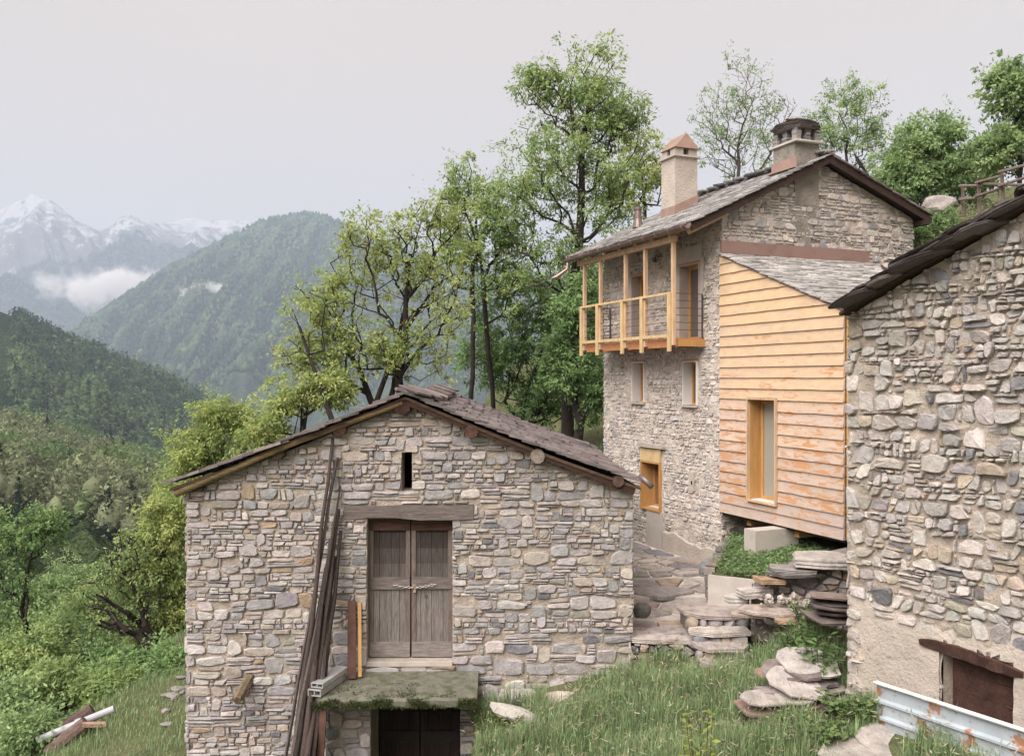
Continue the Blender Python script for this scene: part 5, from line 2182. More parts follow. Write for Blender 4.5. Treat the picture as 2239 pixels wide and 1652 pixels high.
ab = MB()
ab.prism([Hs(.42, -.02, AZ0 + .02), Hs(.42, -AL + .12, AZ0 + .02), Hs(.42, -AL + .12, ztop(AL) - .06), Hs(.42, -.02, ztop(0) - .06)], VH * 3.6)
ab_o = ab.build('inner_frame', M['deck_wood'], annex)
AO = Hs(-.02, 0, 0)
z, row, rows = AZ0, 0, []
while z < 2.7:
    h = .222
    z1 = z + h
    frac = (z - AZ0) / 5.5
    # weathered most below, freshest under the roof
    ci = 5 - frac * 5 + rngH.normal(0, .35)
    col = PALB[int(np.clip(round(ci), 0, 5))] * rngH.uniform(.95, 1.05) * .80
    col = (col * .60 + col.mean() * .40 * np.array([1.03, 1.0, .92])) * 1.04
    wear = float(np.clip(1.15 - 1.9 * max(frac - .15, 0), 0, 1)) + rngH.normal(0, .06) - (.35 if row == 0 else 0)
    full = [(.01, z), (AL, z), (AL, z1 + .02), (.01, z1 + .02)]
    q = clip(full, .402, 1, 2.64)
    segs = [q]
    if z < WA[3] - .02 and z1 > WA[2] + .02:
        segs = [clip(q, 1, 0, WA[0] - .004), clip(q, -1, 0, -WA[1] - .004)]
        midq = clip(clip(q, 1, 0, WA[1] + .004), -1, 0, -WA[0] + .004)
        segs += [clip(midq, 0, -1, -WA[3] - .004), clip(midq, 0, 1, WA[2] - .004)]
    for sg in segs:
        if len(sg) >= 3 and abs(area(sg)) > .003:
            sg2 = []
            for i_ in range(len(sg)):          # a slightly wavy lower edge
                p_, n_ = sg[i_], sg[(i_ + 1) % len(sg)]
                sg2.append(p_)
                if abs(p_[1] - z) < .002 and abs(n_[1] - z) < .002 and n_[0] - p_[0] > .4:
                    for f_ in np.linspace(0, 1, 9)[1:-1]:
                        sg2.append((p_[0] + (n_[0] - p_[0]) * f_, z + rngH.normal(0, .0028)))
            board_poly(sg2, z, z1 + .02, AO, FA, FN, annex, col, wear)
    # the short return towards the barn
    q = clip([(.045, z), (4.0, z), (4.0, z1 + .02), (.045, z1 + .02)], 0, 1, ztop(AL))
    if len(q) >= 3:
        board_poly(q, z, z1 + .02, Hs(-.02, -AL, 0), GA, GN, annex, PALB[1] * .7, .2)
    z, row = z1, row + 1
# underside
mb = MB()
mb.box(Hs(2.0, -AL / 2, AZ0 - .03), VH, UH, ZH, 1.98, AL / 2 - .05, .03)
mb.build('floor_slab', M['fascia'], annex)
for t in (-.75, -2.2):
    mb = MB()
    mb.beam(Hs(.15, t, AZ0 - .13), Hs(3.5, t, AZ0 - .13), .14, .14)
    mb.build('floor_beam', M['larch'], annex)
# window in a projecting casing
aw = thing('window', CH + FA * 1.44 + ZH * WA[2])
aw.parent = annex
aw.location = tuple(CH + FA * 1.44 + ZH * WA[2] - WO[annex.name])
pa = lambda a, d, z: AO + FA * a - FN * d + ZH * z
mb = MB()
for x in (WA[0] + .02, WA[1] - .02):
    mb.box(pa(x, .135, (WA[2] + WA[3]) / 2), FA, FN, ZH, .018, .225, (WA[3] - WA[2]) / 2)
for zz_ in (WA[2] + .02, WA[3] - .02):
    mb.box(pa((WA[0] + WA[1]) / 2, .135, zz_), FA, FN, ZH, (WA[1] - WA[0]) / 2 - .039, .223, .018)
mb.build('casing', M['larch_pale'], aw)
mb = MB()
mb.box(pa(WA[0] + .043, .17, (WA[2] + WA[3]) / 2), FA, FN, ZH, .004, .19, (WA[3] - WA[2]) / 2 - .05)
mb.build('lining', M['larch'], aw)
mb = MB()
for x in (WA[0] + .095, WA[1] - .085):
    mb.box(pa(x, .27, (WA[2] + WA[3]) / 2), FA, FN, ZH, .04, .03, (WA[3] - WA[2]) / 2 - .043)
for zz_ in (WA[2] + .08, WA[3] - .08):
    mb.box(pa((WA[0] + WA[1]) / 2 + .005, .27, zz_), FA, FN, ZH, (WA[1] - WA[0]) / 2 - .132, .029, .035)
f = mb.build('frame', M['larch'], aw)
mb = MB()
mb.box(pa((WA[0] + WA[1]) / 2, .275, (WA[2] + WA[3]) / 2), FA, FN, ZH, (WA[1] - WA[0]) / 2 - .12, .006, (WA[3] - WA[2]) / 2 - .11)
mb.build('pane', M['pane_blind'], f)
mb = MB()
mb.box(pa((WA[0] + WA[1]) / 2, .12, WA[2] + .042), FA, FN, ZH, (WA[1] - WA[0]) / 2 - .05, .11, .005)
mb.build('sill_strip', M['white_metal'], aw)
# roof
ar = MB()
R0 = lambda t: 2.70 + .402 * t
q = [Hs(-.06, .0, R0(0) - .03), Hs(4.25, .0, R0(0) - .03), Hs(4.25, -AL - .14, R0(-AL - .14) - .03), Hs(-.06, -AL - .14, R0(-AL - .14) - .03)]
ar.prism(q, (0, 0, -.03))
aroof = ar.build('roof', M['copper'], annex)
e3, a3 = Hs(-.08, -AL - .17, R0(-AL - .17) - .03), Hs(-.08, .0, R0(0) - .03)
S = np.linalg.norm(a3 - e3)
slates(aroof, e3, VH, (a3 - e3) / S, 4.34, S, .150, .30, .022, PAL_SLATE_GREY, rngH, lambda p: 60 - abs(p[0] - 6.2) * 2 - p[1] * .3, 300, 2.0, .09, .012, wob=.13)
mb = MB()
mb.box(Hs(2.05, -.035, 2.83), VH, UH, ZH, 2.08, .035, .135)
mb.build('flashing', M['copper'], annex)
half_pipe(annex, 'gutter', Hs(-.10, -AL - .22, R0(-AL) - .16), Hs(4.2, -AL - .22, R0(-AL) - .16), .07, M['copper'])
mb = MB()
mb.box(Hs(.75, -AL + .55, R0(-AL + .55) + .085), VH, UH, ZH, .035, .03, .05)
mb.build('snow_guard', M['copper'], annex)

# ------------------------------------------------------------------ the barn at the right
rngR = np.random.default_rng(303)
RO = np.array([4.64, 12.0, 0.0])
RA = np.array([.5, -.866, 0.0]); RA /= np.linalg.norm(RA)
RN = np.array([RA[1], -RA[0], 0.0])
Rp = lambda k, d, z: RO + RA * k + RN * d + ZH * z


def solve_k(px, d=0.0):
    r = (px - 1119.0) / FPX
    o = RO + RN * d
    return (o[0] - r * o[1]) / (r * RA[1] - RA[0])


rbarn = thing('rubble_barn', Rp(1.4, -1.5, -4.8), 'rough stone barn wall with plastered foot and thick dark slab eaves', 'barn')
vz = lambda k: .90 + .425 * k
KR = 5.4
holeR = [(1.40, 2.30, -4.12, -3.42)]
outR = [(0, -5.6), (KR, -5.6), (KR, vz(KR) - .05), (0, vz(0) - .05)]
rw = wall_slab(rbarn, 'wall', RO, RA, RN, outR, holeR, .5, M['mortar'], .09, .05, 51)
ps = courses(0, KR, -5.2, vz(KR), [(-1, 0, .0), (1, 0, KR), (-.425, 1, vz(0) - .06)], holeR, .055, .20, (.9, 2.4), .020, rngR, big=.16, thin=.13, chip=.22, slant=.35, wob=.4)


def proudR(c):
    lim = -2.95 + .16 * float(fbm(c[0] * 2, 0, 0, 6, 3))
    if c[1] < lim - .1:
        if c[0] < .28 and rngR.random() < .8:
            return .05
        return None if rngR.random() < .88 else .02
    return .056 if c[1] > -1.2 else .045


stones_on(rw, RO, RA, RN, ps, PAL_RIGHT, proudR, M['stone'], rngR, 300, tilt=.22, jit=.08, score=lambda c: 1.0 if c[0] < 2.5 else .02)
# the plastered foot
pm = MB()
xs, nzp = np.linspace(.02, KR, 100), 40
G = []
for x in xs:
    top_ = -2.92 + .16 * float(fbm(x * 2, 0, 0, 6, 3)) + .05 * float(fbm(x * 8, 3, 0, 16, 2))
    for j in range(nzp):
        t = j / (nzp - 1)
        z = -5.5 + (top_ + 5.5) * t
        d = .030 + .022 * float(fbm(x * 6, z * 6, 0, 61, 4)) + .012 * float(fbm(x * 22, z * 22, 0, 62, 2))
        d *= min(1, (1 - t) * 9 + .05) * min(1, x * 7 + .15)
        G.append(Rp(x, d, z))
F = []
for i in range(len(xs) - 1):
    xm = (xs[i] + xs[i + 1]) / 2
    for j in range(nzp - 1):
        c = (G[i * nzp + j] + G[(i + 1) * nzp + j + 1]) / 2
        if holeR[0][0] - .02 < xm < holeR[0][1] + .02 and holeR[0][2] - .02 < c[2] < holeR[0][3] + .16:
            continue
        F.append((i * nzp + j, (i + 1) * nzp + j, (i + 1) * nzp + j + 1, i * nzp + j + 1))
mk('plaster', np.array(G), F, M['plaster'], rw, smooth=True)
# the window: warped lintel, shutter boards, iron hook
mb = MB()
V, F = [], []
kk = np.linspace(1.12, 2.42, 12)
for i, k in enumerate(kk):
    t = i / 11
    zc = -3.33 - .02 * t + .02 * math.sin(t * 5)
    hh = .085 * (1 - .45 * abs(t - .5)) * (.55 if i in (0, 11) else 1) * rngR.uniform(.85, 1.1)
    for (z, d) in ((zc - hh, .05), (zc + hh * .8, .075 + rngR.normal(0, .01)), (zc + hh, -.2), (zc - hh, -.2)):
        V.append(Rp(k, d, z))
for i in range(11):
    for j in range(4):
        F.append((i * 4 + j, (i + 1) * 4 + j, (i + 1) * 4 + (j + 1) % 4, i * 4 + (j + 1) % 4))
F += [(0, 3, 2, 1), tuple(44 + j for j in range(4))]
mb.add(V, F, (.062, .032, .025))
mb.build('lintel', M['dark_wood'], rbarn)
for q in range(3):
    mb = MB()
    mb.box(Rp(1.85, -.22, -4.0 + q * .235), RA, RN, ZH, .44, .02, .113, tuple(np.array((.055, .028, .021)) * rngR.uniform(.8, 1.2)), .003)
    mb.build('shutter_board', M['dark_wood'], rbarn)
mb = MB()
mb.tube([Rp(2.2, -.19, -3.90), Rp(2.2, -.15, -3.88), Rp(2.2, -.14, -4.02)], .012, 5)
mb.tube([Rp(2.1, -.19, -3.885), Rp(2.26, -.17, -3.885)], .012, 5)
mb.build('iron_hook', M['rust'], rbarn)
mb = MB()
mb.prism([Rp(.05, -.5, -5.4), Rp(.05, -4, -5.4), Rp(.05, -4, vz(0) - .1), Rp(.05, -.5, vz(0) - .1)], RA * .4)
mb.build('side_wall', M['mortar'], rbarn)
# roof boarding and the heavy layered slabs on its edge
mb = MB()
q = [Rp(-.04, .14, vz(-.04) + .02), Rp(KR, .18, vz(KR) + .02), Rp(KR, -4.0, vz(KR) + .02), Rp(-.04, -4.0, vz(-.04) + .02)]
mb.prism(q, (0, 0, -.04), (.06, .04, .03))
rroof = mb.build('roof', M['beam_wood'], rbarn)
upR = unit(RA + ZH * .425)
for layer in range(3):
    k = .0 + layer * .05
    while k < KR:
        w = rngR.uniform(.45, .85)
        th = rngR.uniform(.025, .045)
        c = Rp(k + w / 2, .02 + rngR.normal(0, .05) + .05 * (2 - layer), 0)
        zc = vz(k + w / 2) + .045 + layer * .042 + rngR.normal(0, .012)
        V, F = flagstone(rngR, (0, 0, 0), w * .56, .30, th, 0, (0, 0), 10, .10)
        ang = rngR.normal(0, .05) - .09
        ex = unit(upR + RN * rngR.normal(0, .05) + ZH * ang)
        ey = unit(-RN - ex * np.dot(-RN, ex))
        ez = np.cross(ex, ey)
        if ez[2] < 0:
            ez = -ez
            F = [f[::-1] for f in F]
        W = np.array([c[0], c[1], zc]) + V[:, :1] * ex + V[:, 1:2] * ey + V[:, 2:3] * ez
        mk('roof_slab', W, F, M['slate'], rroof, pick(PAL_SLATE_DARK, rngR), origin='c')
        k += w * .72
e3 = Rp(-.1, -.1, vz(-.1) + .06)
slates(rroof, e3, -RN, upR, 3.9, 6.0, .26, .5, .04, PAL_SLATE_DARK, rngR, lambda p: -1, 0, 2.0, .07, .03, wob=.14)
V, F = boulder_geo(rngR, Rp(.72, -.15, vz(.72) + .24), (.28, .2, .09), 1)
mk('weight_stone', V, F, M['stone'], rroof, (.36, .29, .27), origin='c')

# ------------------------------------------------------------------ path, steps, dry walls
rngP = np.random.default_rng(404)


def zp(y):
    return -4.34 if y < 15.55 else -4.24 if y < 16.7 else -4.15 if y < 18.0 else -4.08


bed = MB()
M['bed'] = pmat('path_bed', (.55, .50, .45), var=.2, vscale=4, bump=.6, bscale=30, fine=.2, fscale=60)
for (y0, y1, x1a, x1b) in ((14.5, 15.55, 3.1, 3.45), (15.55, 16.7, 3.45, 3.75), (16.7, 18.0, 3.75, 4.2), (18.0, 18.8, 4.2, 4.52), (18.8, 23.5, 4.52, 2.55)):
    z = zp((y0 + y1) / 2) - .055
    bed.prism([(1.95, y0, z), (x1a, y0, z), (x1b, y1, z), (1.95, y1, z)], (0, 0, -1.1))
path = bed.build('path', M['bed'], origin=(3, 16, -5), kind='structure')
pl = [(-1, 0, -2.02), (0, -1, -14.47), (0, 1, 23.2), (UH[1] * 1.0, -UH[0], (4.32 * UH[1] - 18.8 * UH[0])), (.93, -.37, .93 * 3.12 - .37 * 14.5)]
ps = rubble(1.9, 4.6, 14.4, 23.3, pl, [], .34, .62, (1.2, 2.6), .05, rngP, k=1.3, big=.1)
for q in ps:
    if abs(area(q)) < .03:
        continue
    P = soften(q, rngP, (.05, .18), .04)
    c = P.mean(0)
    n = len(P)
    z = zp(c[1]) + rngP.normal(0, .008)
    tl = rngP.normal(0, .012, 2)
    zt = z + (P - c) @ tl
    V = np.vstack([np.column_stack([c + (P - c) * .97, zt]), np.column_stack([P, zt - .015]), np.column_stack([P, zt - .085])])
    F = [tuple(range(n))] + [(k * n + n + i, k * n + n + (i + 1) % n, k * n + (i + 1) % n, k * n + i) for k in (0, 1) for i in range(n)]
    mk('paving_stone', V, F, M['flag'], path, pick(PAL_FLAG, rngP), origin='c')

# retaining wall under the landing
rwall = thing('retaining_wall', (2.55, 14.45, -5.1), 'low dry-stone wall carrying the path landing beside the stone barn', 'wall')
mb = MB()
mb.box((2.52, 14.62, -4.85), (1, 0, 0), (0, 1, 0), ZH, .54, .12, .46)
core = mb.build('core', M['mortar_grey'], rwall)
ps = rubble(2.0, 3.06, -5.3, -4.43, [(-1, 0, -1.98), (1, 0, 3.06), (0, 1, -4.43), (0, -1, 5.3)], [], .11, .24, (1.0, 2.0), .022, rngP, k=1.4)
stones_on(core, (0, 14.50, 0), (1, 0, 0), (0, -1, 0), ps, [((.30, .27, .235), 3), ((.22, .205, .19), 2), ((.38, .31, .23), 1.2), ((.15, .14, .135), 1)], .07, M['stone'], rngP, embed=.08)
for (x, y, rx, ry) in ((2.42, 14.58, .46, .17), (2.72, 14.95, .4, .22)):
    V, F = flagstone(rngP, (x, y, -4.335 if y < 14.7 else -4.325), rx, ry, .075, rngP.normal(0, .05), (0, 0), 10, .06)
    mk('coping_slab', V, F, M['flag'], rwall, pick(PAL_FLAG, rngP), origin='c')
V, F = boulder_geo(rngP, at(1402, 1334, 14.95), (.17, .15, .15), 1, .1)
tag(mk('stone_block', V, F, M['stone'], col=(.10, .095, .085)), 'dark squarish stone block on the path landing by the barn corner', 'stone')

steps = thing('stone_steps', (3.4, 14.4, -4.8), 'rough slab steps climbing out of the grass to the path', 'steps')
for (x, y, z, rx, ry, th) in ((3.42, 15.02, -3.985, .55, .42, .075), (3.45, 14.45, -4.17, .50, .24, .07), (3.40, 14.15, -4.33, .46, .23, .07), (3.36, 13.88, -4.50, .42, .22, .07), (3.30, 13.62, -4.66, .4, .2, .07)):
    V, F = flagstone(rngP, (x, y, z), rx, ry, th, rngP.normal(0, .04), (rngP.normal(0, .01), .01), 9, .07, sq=.85)
    mk('tread', V, F, M['flag'], steps, pick(PAL_FLAG[:3], rngP), origin='c')
for (yy, z0, z1, xa, xb) in ((14.62, -4.24, -4.06, 2.95, 3.95), (14.27, -4.42, -4.245, 2.98, 3.9), (13.99, -4.58, -4.405, 2.98, 3.84), (13.73, -4.8, -4.575, 2.98, 3.8)):
    x = xa
    while x < xb:
        w = rngP.uniform(.12, .30)
        V, F = boulder_geo(rngP, (x + w / 2, yy + .1, (z0 + z1) / 2), (w * .58, .13, (z1 - z0) * .62), 1, .12)
        mk('riser_stone', V, F, M['stone'], steps, pick([((.25, .23, .21), 3), ((.33, .27, .2), 1), ((.17, .16, .155), 1)], rngP), origin='c')
        x += w
mb = MB()
mb.prism([(2.98, 14.75, -4.85), (3.9, 14.75, -4.85), (3.9, 15.4, -4.85), (2.98, 15.4, -4.85)], (0, 0, .78))
mb.prism([(3.0, 13.8, -5.1), (3.85, 13.8, -5.1), (3.85, 14.75, -5.1), (3.0, 14.75, -5.1)], (0, 0, .42))
mb.build('core', M['mortar_grey'], steps)

# raised bed beside the house corner
bedt = thing('raised_bed', (4.3, 16.3, -4.4), 'raised planting bed with concrete and dry-stone edge below the timber annex', 'raised bed')
mb = MB()
top = [(3.50, 15.42, -3.42), (4.25, 15.0, -3.55), (5.0, 15.0, -3.30), (6.2, 15.6, -3.2), (6.2, 19, -3.2), (4.62, 18.62, -3.45)]
bot = [(a, b, -5.0) for a, b, c in top]
mb.add(top + bot, [(0, 1, 2, 3, 4, 5)] + [(6 + i, 6 + (i + 1) % 6, (i + 1) % 6, i) for i in range(6)])
mb.build('earth', M['soil'], bedt)
mb = MB()
mb.prism([(3.46, 15.36, -4.0), (4.25, 14.93, -4.0), (4.27, 15.0, -4.0), (3.52, 15.44, -4.0)], (0, 0, .52))
mb.build('concrete_edge', M['concrete'], bedt)
d_ = unit(np.array([4.62 - 3.46, 18.62 - 15.38, 0]))
ps = rubble(0, 3.4, -4.35, -3.36, [(-1, 0, 0), (1, 0, 3.4), (0, 1, -3.36)], [], .09, .2, (1.0, 2.0), .02, rngP, k=1.4)
stones_on(bedt, (4.62, 18.62, 0), -d_, np.cross(-d_, ZH), ps, [((.16, .14, .125), 3), ((.22, .19, .165), 2), ((.28, .20, .14), .7)], .05, M['stone'], rngP, embed=.12)
# ground cover on it
n_ = 15000
gx0, gy0 = rngP.uniform(3.5, 5.9, n_), rngP.uniform(15.0, 18.7, n_)
ok_ = (gx0 > 3.50 + (gy0 - 15.4) * .35) & (gy0 > 15.45 - (gx0 - 3.5) * .56) & (gy0 > 15.02)
gx0, gy0 = gx0[ok_], gy0[ok_]
m_ = len(gx0)
zz = -3.51 + .10 * (gx0 - 3.5) * .9 + .06 * fbm(gx0 * 3, gy0 * 3, 0, 8, 2) + rngP.uniform(0, .09, m_)
Dl = unit(rngP.normal(0, 1, (m_, 3)) * np.array([1, 1, .4]) + np.array([0, 0, .25]))
Nn = unit(np.array([0, 0, 1.0]) + rngP.normal(0, .4, (m_, 3)))
Nn = unit(Nn - Dl * (Nn * Dl).sum(1, keepdims=True))
LV, LF = quad_leaves(np.column_stack([gx0, gy0, zz]), Dl, Nn, rngP.uniform(.04, .08, m_), rngP.uniform(.03, .05, m_))
cc = np.array([(.20, .30, .125), (.16, .24, .10), (.24, .33, .15)])[rngP.integers(0, 3, m_)] * rngP.uniform(.7, 1.3, (m_, 1))
tag(mk('ground_cover', LV, LF, M['leaf'], col=cc), 'small-leaved green ground cover on the raised bed', 'ground cover', kind='stuff')
mb = MB()
mb.box((5.06, 16.95, -3.32), VH, UH, ZH, .52, .17, .40)
tag(mb.build('concrete_block', M['concrete']), 'plain concrete block wall standing under the timber annex', 'concrete wall')
V, F = boulder_geo(rngP, at(1556, 1246, 18.2), (.30, .24, .27), 2, .14)
tag(mk('boulder', V, F, M['stone'], col=(.22, .215, .21), smooth=False), 'grey rounded boulder at the foot of the house corner', 'boulder')

# dry wall and slabs between the bed and the right barn
dwall = thing('dry_stone_wall', (4.75, 14.2, -4.2), 'tumbled dry-stone wall below the annex beside the rough barn', 'wall')
da = unit(np.array([1.0, -.30, 0]))
dO = np.array([4.02, 14.62, 0])
ps = rubble(0, 1.6, -4.1, -2.95, [(-1, 0, 0), (1, 0, 1.6), (-.34, 1, -3.42), (0, -1, 4.1)], [], .09, .22, (1.0, 2.1), .02, rngP, k=1.35)
stones_on(dwall, dO, da, np.cross(da, ZH), ps, [((.30, .27, .245), 3), ((.23, .205, .19), 2), ((.36, .25, .17), 1), ((.42, .38, .345), 1.5)], .08, M['stone'], rngP, embed=.12)
mb = MB()
mb.prism([dO - ZH * 4.4, dO + da * 1.6 - ZH * 4.4, dO + da * 1.6 - ZH * 3.0, dO + da * .7 - ZH * 3.25, dO - ZH * 3.55], np.cross(ZH, da) * 1.3)
mb.build('core', M['mortar_grey'], dwall)
SL_T = [(1797, 1212, 14.3, .52, .42, .16, (.40, .36, .33), 'big pale boulder slab topping the dry wall beside the barn'),
        (1738, 1240, 14.25, .42, .30, .06, (.26, .235, .225), 'grey flat slab lying on the tumbled dry wall'),
        (1735, 1250, 14.20, .36, .26, .05, (.17, .155, .15), 'thin dark slab under the grey one on the dry wall'),
        (1681, 1262, 14.25, .24, .20, .08, (.33, .22, .14), 'brown slab lying on the dry wall next to the grey slabs'),
        (1652, 1284, 14.45, .30, .20, .13, (.44, .40, .37), 'pale grey boulder at the lower end of the dry wall'),
        (1612, 1300, 14.60, .20, .16, .14, (.42, .385, .36), 'pale squarish stone between bed edge and steps'),
        (1690, 1330, 14.0, .50, .26, .05, (.36, .30, .26), 'flat flagstone in front of the dry wall'),
        (1640, 1335, 14.1, .30, .22, .05, (.33, .27, .225), 'small flagstone next to the top step'),
        (1740, 1352, 13.6, .30, .2, .05, (.38, .26, .18), 'rust-brown flagstone at the edge of the grass'),
        (1822, 1300, 12.9, .34, .3, .03, (.23, .175, .155), 'uppermost slate of the dark pile against the barn corner'),
        (1826, 1312, 12.85, .32, .3, .03, (.10, .085, .08), 'dark slate second from the top of the pile at the barn corner'),
        (1822, 1322, 12.8, .34, .3, .03, (.13, .10, .095), 'dark slate in the middle of the pile at the barn corner'),
        (1828, 1334, 12.8, .32, .3, .03, (.09, .075, .07), 'dark slate near the bottom of the pile at the barn corner'),
        (1815, 1346, 12.8, .36, .3, .03, (.15, .12, .105), 'lowest dark slate of the pile at the barn corner')]
for (px, py, Y, rx, ry, th, c, lb) in SL_T:
    V, F = flagstone(rngP, at(px, py, Y), rx, ry, th, rngP.uniform(-.4, .4), (rngP.normal(0, .04), rngP.normal(0, .05)), 8, .13, sq=.7)
    tag(mk('stone_slab', V, F, M['flag'], col=c), lb, 'slab', 'loose slabs by the dry wall')
# little rubble at its foot
rub = MB()
for i in range(46):
    p = at(1660 + rngP.uniform(0, 130), 1300 + rngP.uniform(0, 22), 14.05)
    V, F = boulder_geo(rngP, p, rngP.uniform(.025, .075, 3), 0, .2)
    rub.add(V, F, tuple(pick([((.42, .37, .32), 3), ((.3, .25, .2), 1)], rngP)))
tag(rub.build('rubble', M['stone']), 'small broken stones at the foot of the dry wall', 'rubble', kind='stuff')

# the heap of slabs in the grass: (layout x, y, depth, half width, half depth, thickness, tilt towards the camera)
HEAP = [(1745, 1560, 12.0, .42, .34, .05, .02), (1690, 1556, 11.95, .34, .3, .05, .03), (1790, 1545, 12.15, .40, .34, .045, .0), (1715, 1548, 11.95, .36, .3, .04, -.02),
        (1660, 1540, 11.95, .30, .28, .04, .02), (1770, 1534, 12.1, .42, .3, .04, .03), (1810, 1522, 12.2, .30, .3, .04, .02), (1735, 1530, 11.95, .30, .24, .035, .08),
        (1800, 1508, 12.25, .34, .3, .035, .04), (1682, 1520, 11.85, .34, .22, .035, .14), (1738, 1516, 11.85, .26, .2, .03, .22), (1795, 1492, 12.3, .32, .3, .035, .05),
        (1738, 1486, 12.0, .38, .34, .032, .34), (1766, 1444, 12.35, .40, .34, .035, .30)]
HL = ['lowest wide slab of the heap in the grass', 'bottom slab on the grassy side of the heap', 'broad slab low in the heap beside the ivy', 'thin slab near the bottom of the heap', 'small slab jutting from the grassy side of the heap',
      'wide dark slab in the middle of the heap', 'slab in the middle of the heap towards the barn', 'tilted slab resting on the middle of the heap', 'dark slab under the two big round slabs', 'pale pointed slab leaning on the heap\'s grassy side',
      'narrow pale slab wedged below the round slabs', 'slab directly under the topmost round slab', 'big round pale slab leaning on the heap below the topmost one', 'topmost round pale slab of the heap in the grass']
for i, (h, lb) in enumerate(zip(HEAP, HL)):
    px, py, Y, rx, ry, th, tl = h
    c = (.39, .35, .33) if i in (12, 13) else (.34, .30, .28) if i in (9, 10) else tuple(pick([((.20, .165, .15), 3), ((.30, .25, .225), 2), ((.26, .18, .14), 1)], rngP))
    V, F = flagstone(rngP, at(px, py, Y), rx, ry, th, rngP.uniform(-.5, .5) if i < 12 else .1, (rngP.normal(0, .05), tl), 15 if i > 11 else 9, .07 if i > 11 else .13, sq=.25 if i > 11 else .6)
    tag(mk('stone_slab', V, F, M['flag'], col=c), lb, 'slab', 'slabs heaped in the grass')
for i in range(24):
    lv = i / 24
    p_ = np.array([3.92 + rngP.uniform(-.5, .45) * (1 - .45 * lv), 12.18 + rngP.uniform(-.15, .3), -4.66 + .60 * lv])
    p_[0] += .12 * lv
    V, F = flagstone(rngP, p_, rngP.uniform(.22, .36), rngP.uniform(.18, .28), rngP.uniform(.03, .05), rngP.uniform(-1, 1), (rngP.normal(0, .08), rngP.normal(.02, .06)), 9, .14, sq=.6)
    tag(mk('stone_slab', V, F, M['flag'], col=pick([((.19, .155, .14), 3), ((.28, .235, .21), 2), ((.25, .165, .12), 1)], rngP)), 'slab buried in the heap with only its broken edge showing', 'slab', 'slabs heaped in the grass')
mb = MB()
mb.box(at(1783, 1560, 11.75), unit(np.array([1, .3, 0])), unit(np.array([-.3, 1, 0])), ZH, .09, .09, .13, (.24, .16, .13), .01)
tag(mb.build('stone_block', M['stone'], origin=None), 'small brown squared stone at the foot of the slab heap', 'stone')
for (px, py, Y, rx, ry, th, rz, tl, c, lb) in (
        (1805, 1600, 11.6, .34, .13, .06, .5, (.1, .1), (.40, .36, .335), 'long pale slab lying in the ivy below the heap'),
        (1935, 1612, 10.9, .34, .28, .07, .6, (.1, .25), (.36, .32, .295), 'large grey slab leaning near the rusty sheet'),
        (1885, 1645, 10.6, .5, .35, .09, .2, (.05, .1), (.34, .305, .28), 'broad flat slab beneath the one near the rusty sheet'),
        (1072, 1513, 14.25, .14, .10, .22, 0, (0, .9), (.27, .255, .25), 'upright grey slab beside the mossy landing'),
        (1135, 1530, 14.1, .36, .22, .06, .1, (0, .55), (.37, .33, .31), 'pale slab leaning on the barn foot beside the landing'),
        (1225, 1535, 13.9, .42, .26, .06, -.1, (.02, .35), (.40, .335, .30), 'wide pinkish slab lying at the barn foot in the grass')):
    V, F = flagstone(rngP, at(px, py, Y), rx, ry, th, rz, tl, 11, .08)
    tag(mk('stone_slab', V, F, M['flag'], col=c), lb, 'slab', 'single slabs in the grass')
V, F = boulder_geo(rngP, at(1125, 1560, 13.6), (.50, .16, .12), 2, .14)
a_ = -.32
c0 = V.mean(0)
R_ = np.array([[math.cos(a_), 0, math.sin(a_)], [0, 1, 0], [-math.sin(a_), 0, math.cos(a_)]])
V = (V - c0) @ R_ + c0
tag(mk('boulder', V, F, M['stone'], col=(.42, .39, .35)), 'long pale boulder sunk in the grass below the leaning slabs', 'boulder')

# corrugated sheet standing as a fence before the right barn
M['sheet'] = pmat('sheet', (.36, .40, .43), var=.12, vscale=3, bump=.08, bscale=20, fine=.08, rough=.55, spec=.3,
                  spots=[(2.4, .56, .60, (.30, .13, .06), .9), (9, .60, .66, (.26, .12, .06), .8), (1.6, .60, .68, (.46, .44, .42), .6)])
sheet = thing('metal_sheet', at(2100, 1640, 10.4), 'ribbed pale blue metal sheet with rust patches before the barn window', 'metal sheet')
s0_, s1_ = at(1916, 1489, 11.25), at(2420, 1652, 8.75)
sd_ = unit((s1_ - s0_) * np.array([1, 1, 0]))
sn = np.cross(sd_, ZH)
prof = [(0, .055), (-.018, .055), (-.02, .0), (-.19, .0), (-.215, .045), (-.245, .045), (-.27, .0), (-.40, .0), (-.425, .045), (-.455, .045), (-.48, .0), (-.66, .0), (-.685, .045), (-.715, .045), (-.74, 0), (-.95, 0)]
V, F = [], []
ns = 26
for i in range(ns):
    p = s0_ + (s1_ - s0_) * i / (ns - 1)
    dn_ = .012 * float(fbm(i * .4, 0, 0, 3, 2))
    for side in (0, .004):
        for (dz, dd) in prof:
            V.append(p + ZH * dz + sn * (dd + dn_ - side))
m = len(prof)
for i in range(ns - 1):
    for j in range(m - 1):
        a0_, b0_ = i * 2 * m + j, (i + 1) * 2 * m + j
        F.append((a0_, a0_ + 1, b0_ + 1, b0_))
        F.append((a0_ + m + 1, a0_ + m, b0_ + m, b0_ + m + 1))
F += [(j, j + m, j + m + 1, j + 1) for j in range(m - 1)]
mk('ribbed_panel', np.array(V), F, M['sheet'], sheet)
mb = MB()
mb.beam(s0_ + ZH * .006 + sn * .03, s1_ + ZH * .006 + sn * .03, .065, .018)
mb.build('top_rim', M['white_reveal'], sheet)

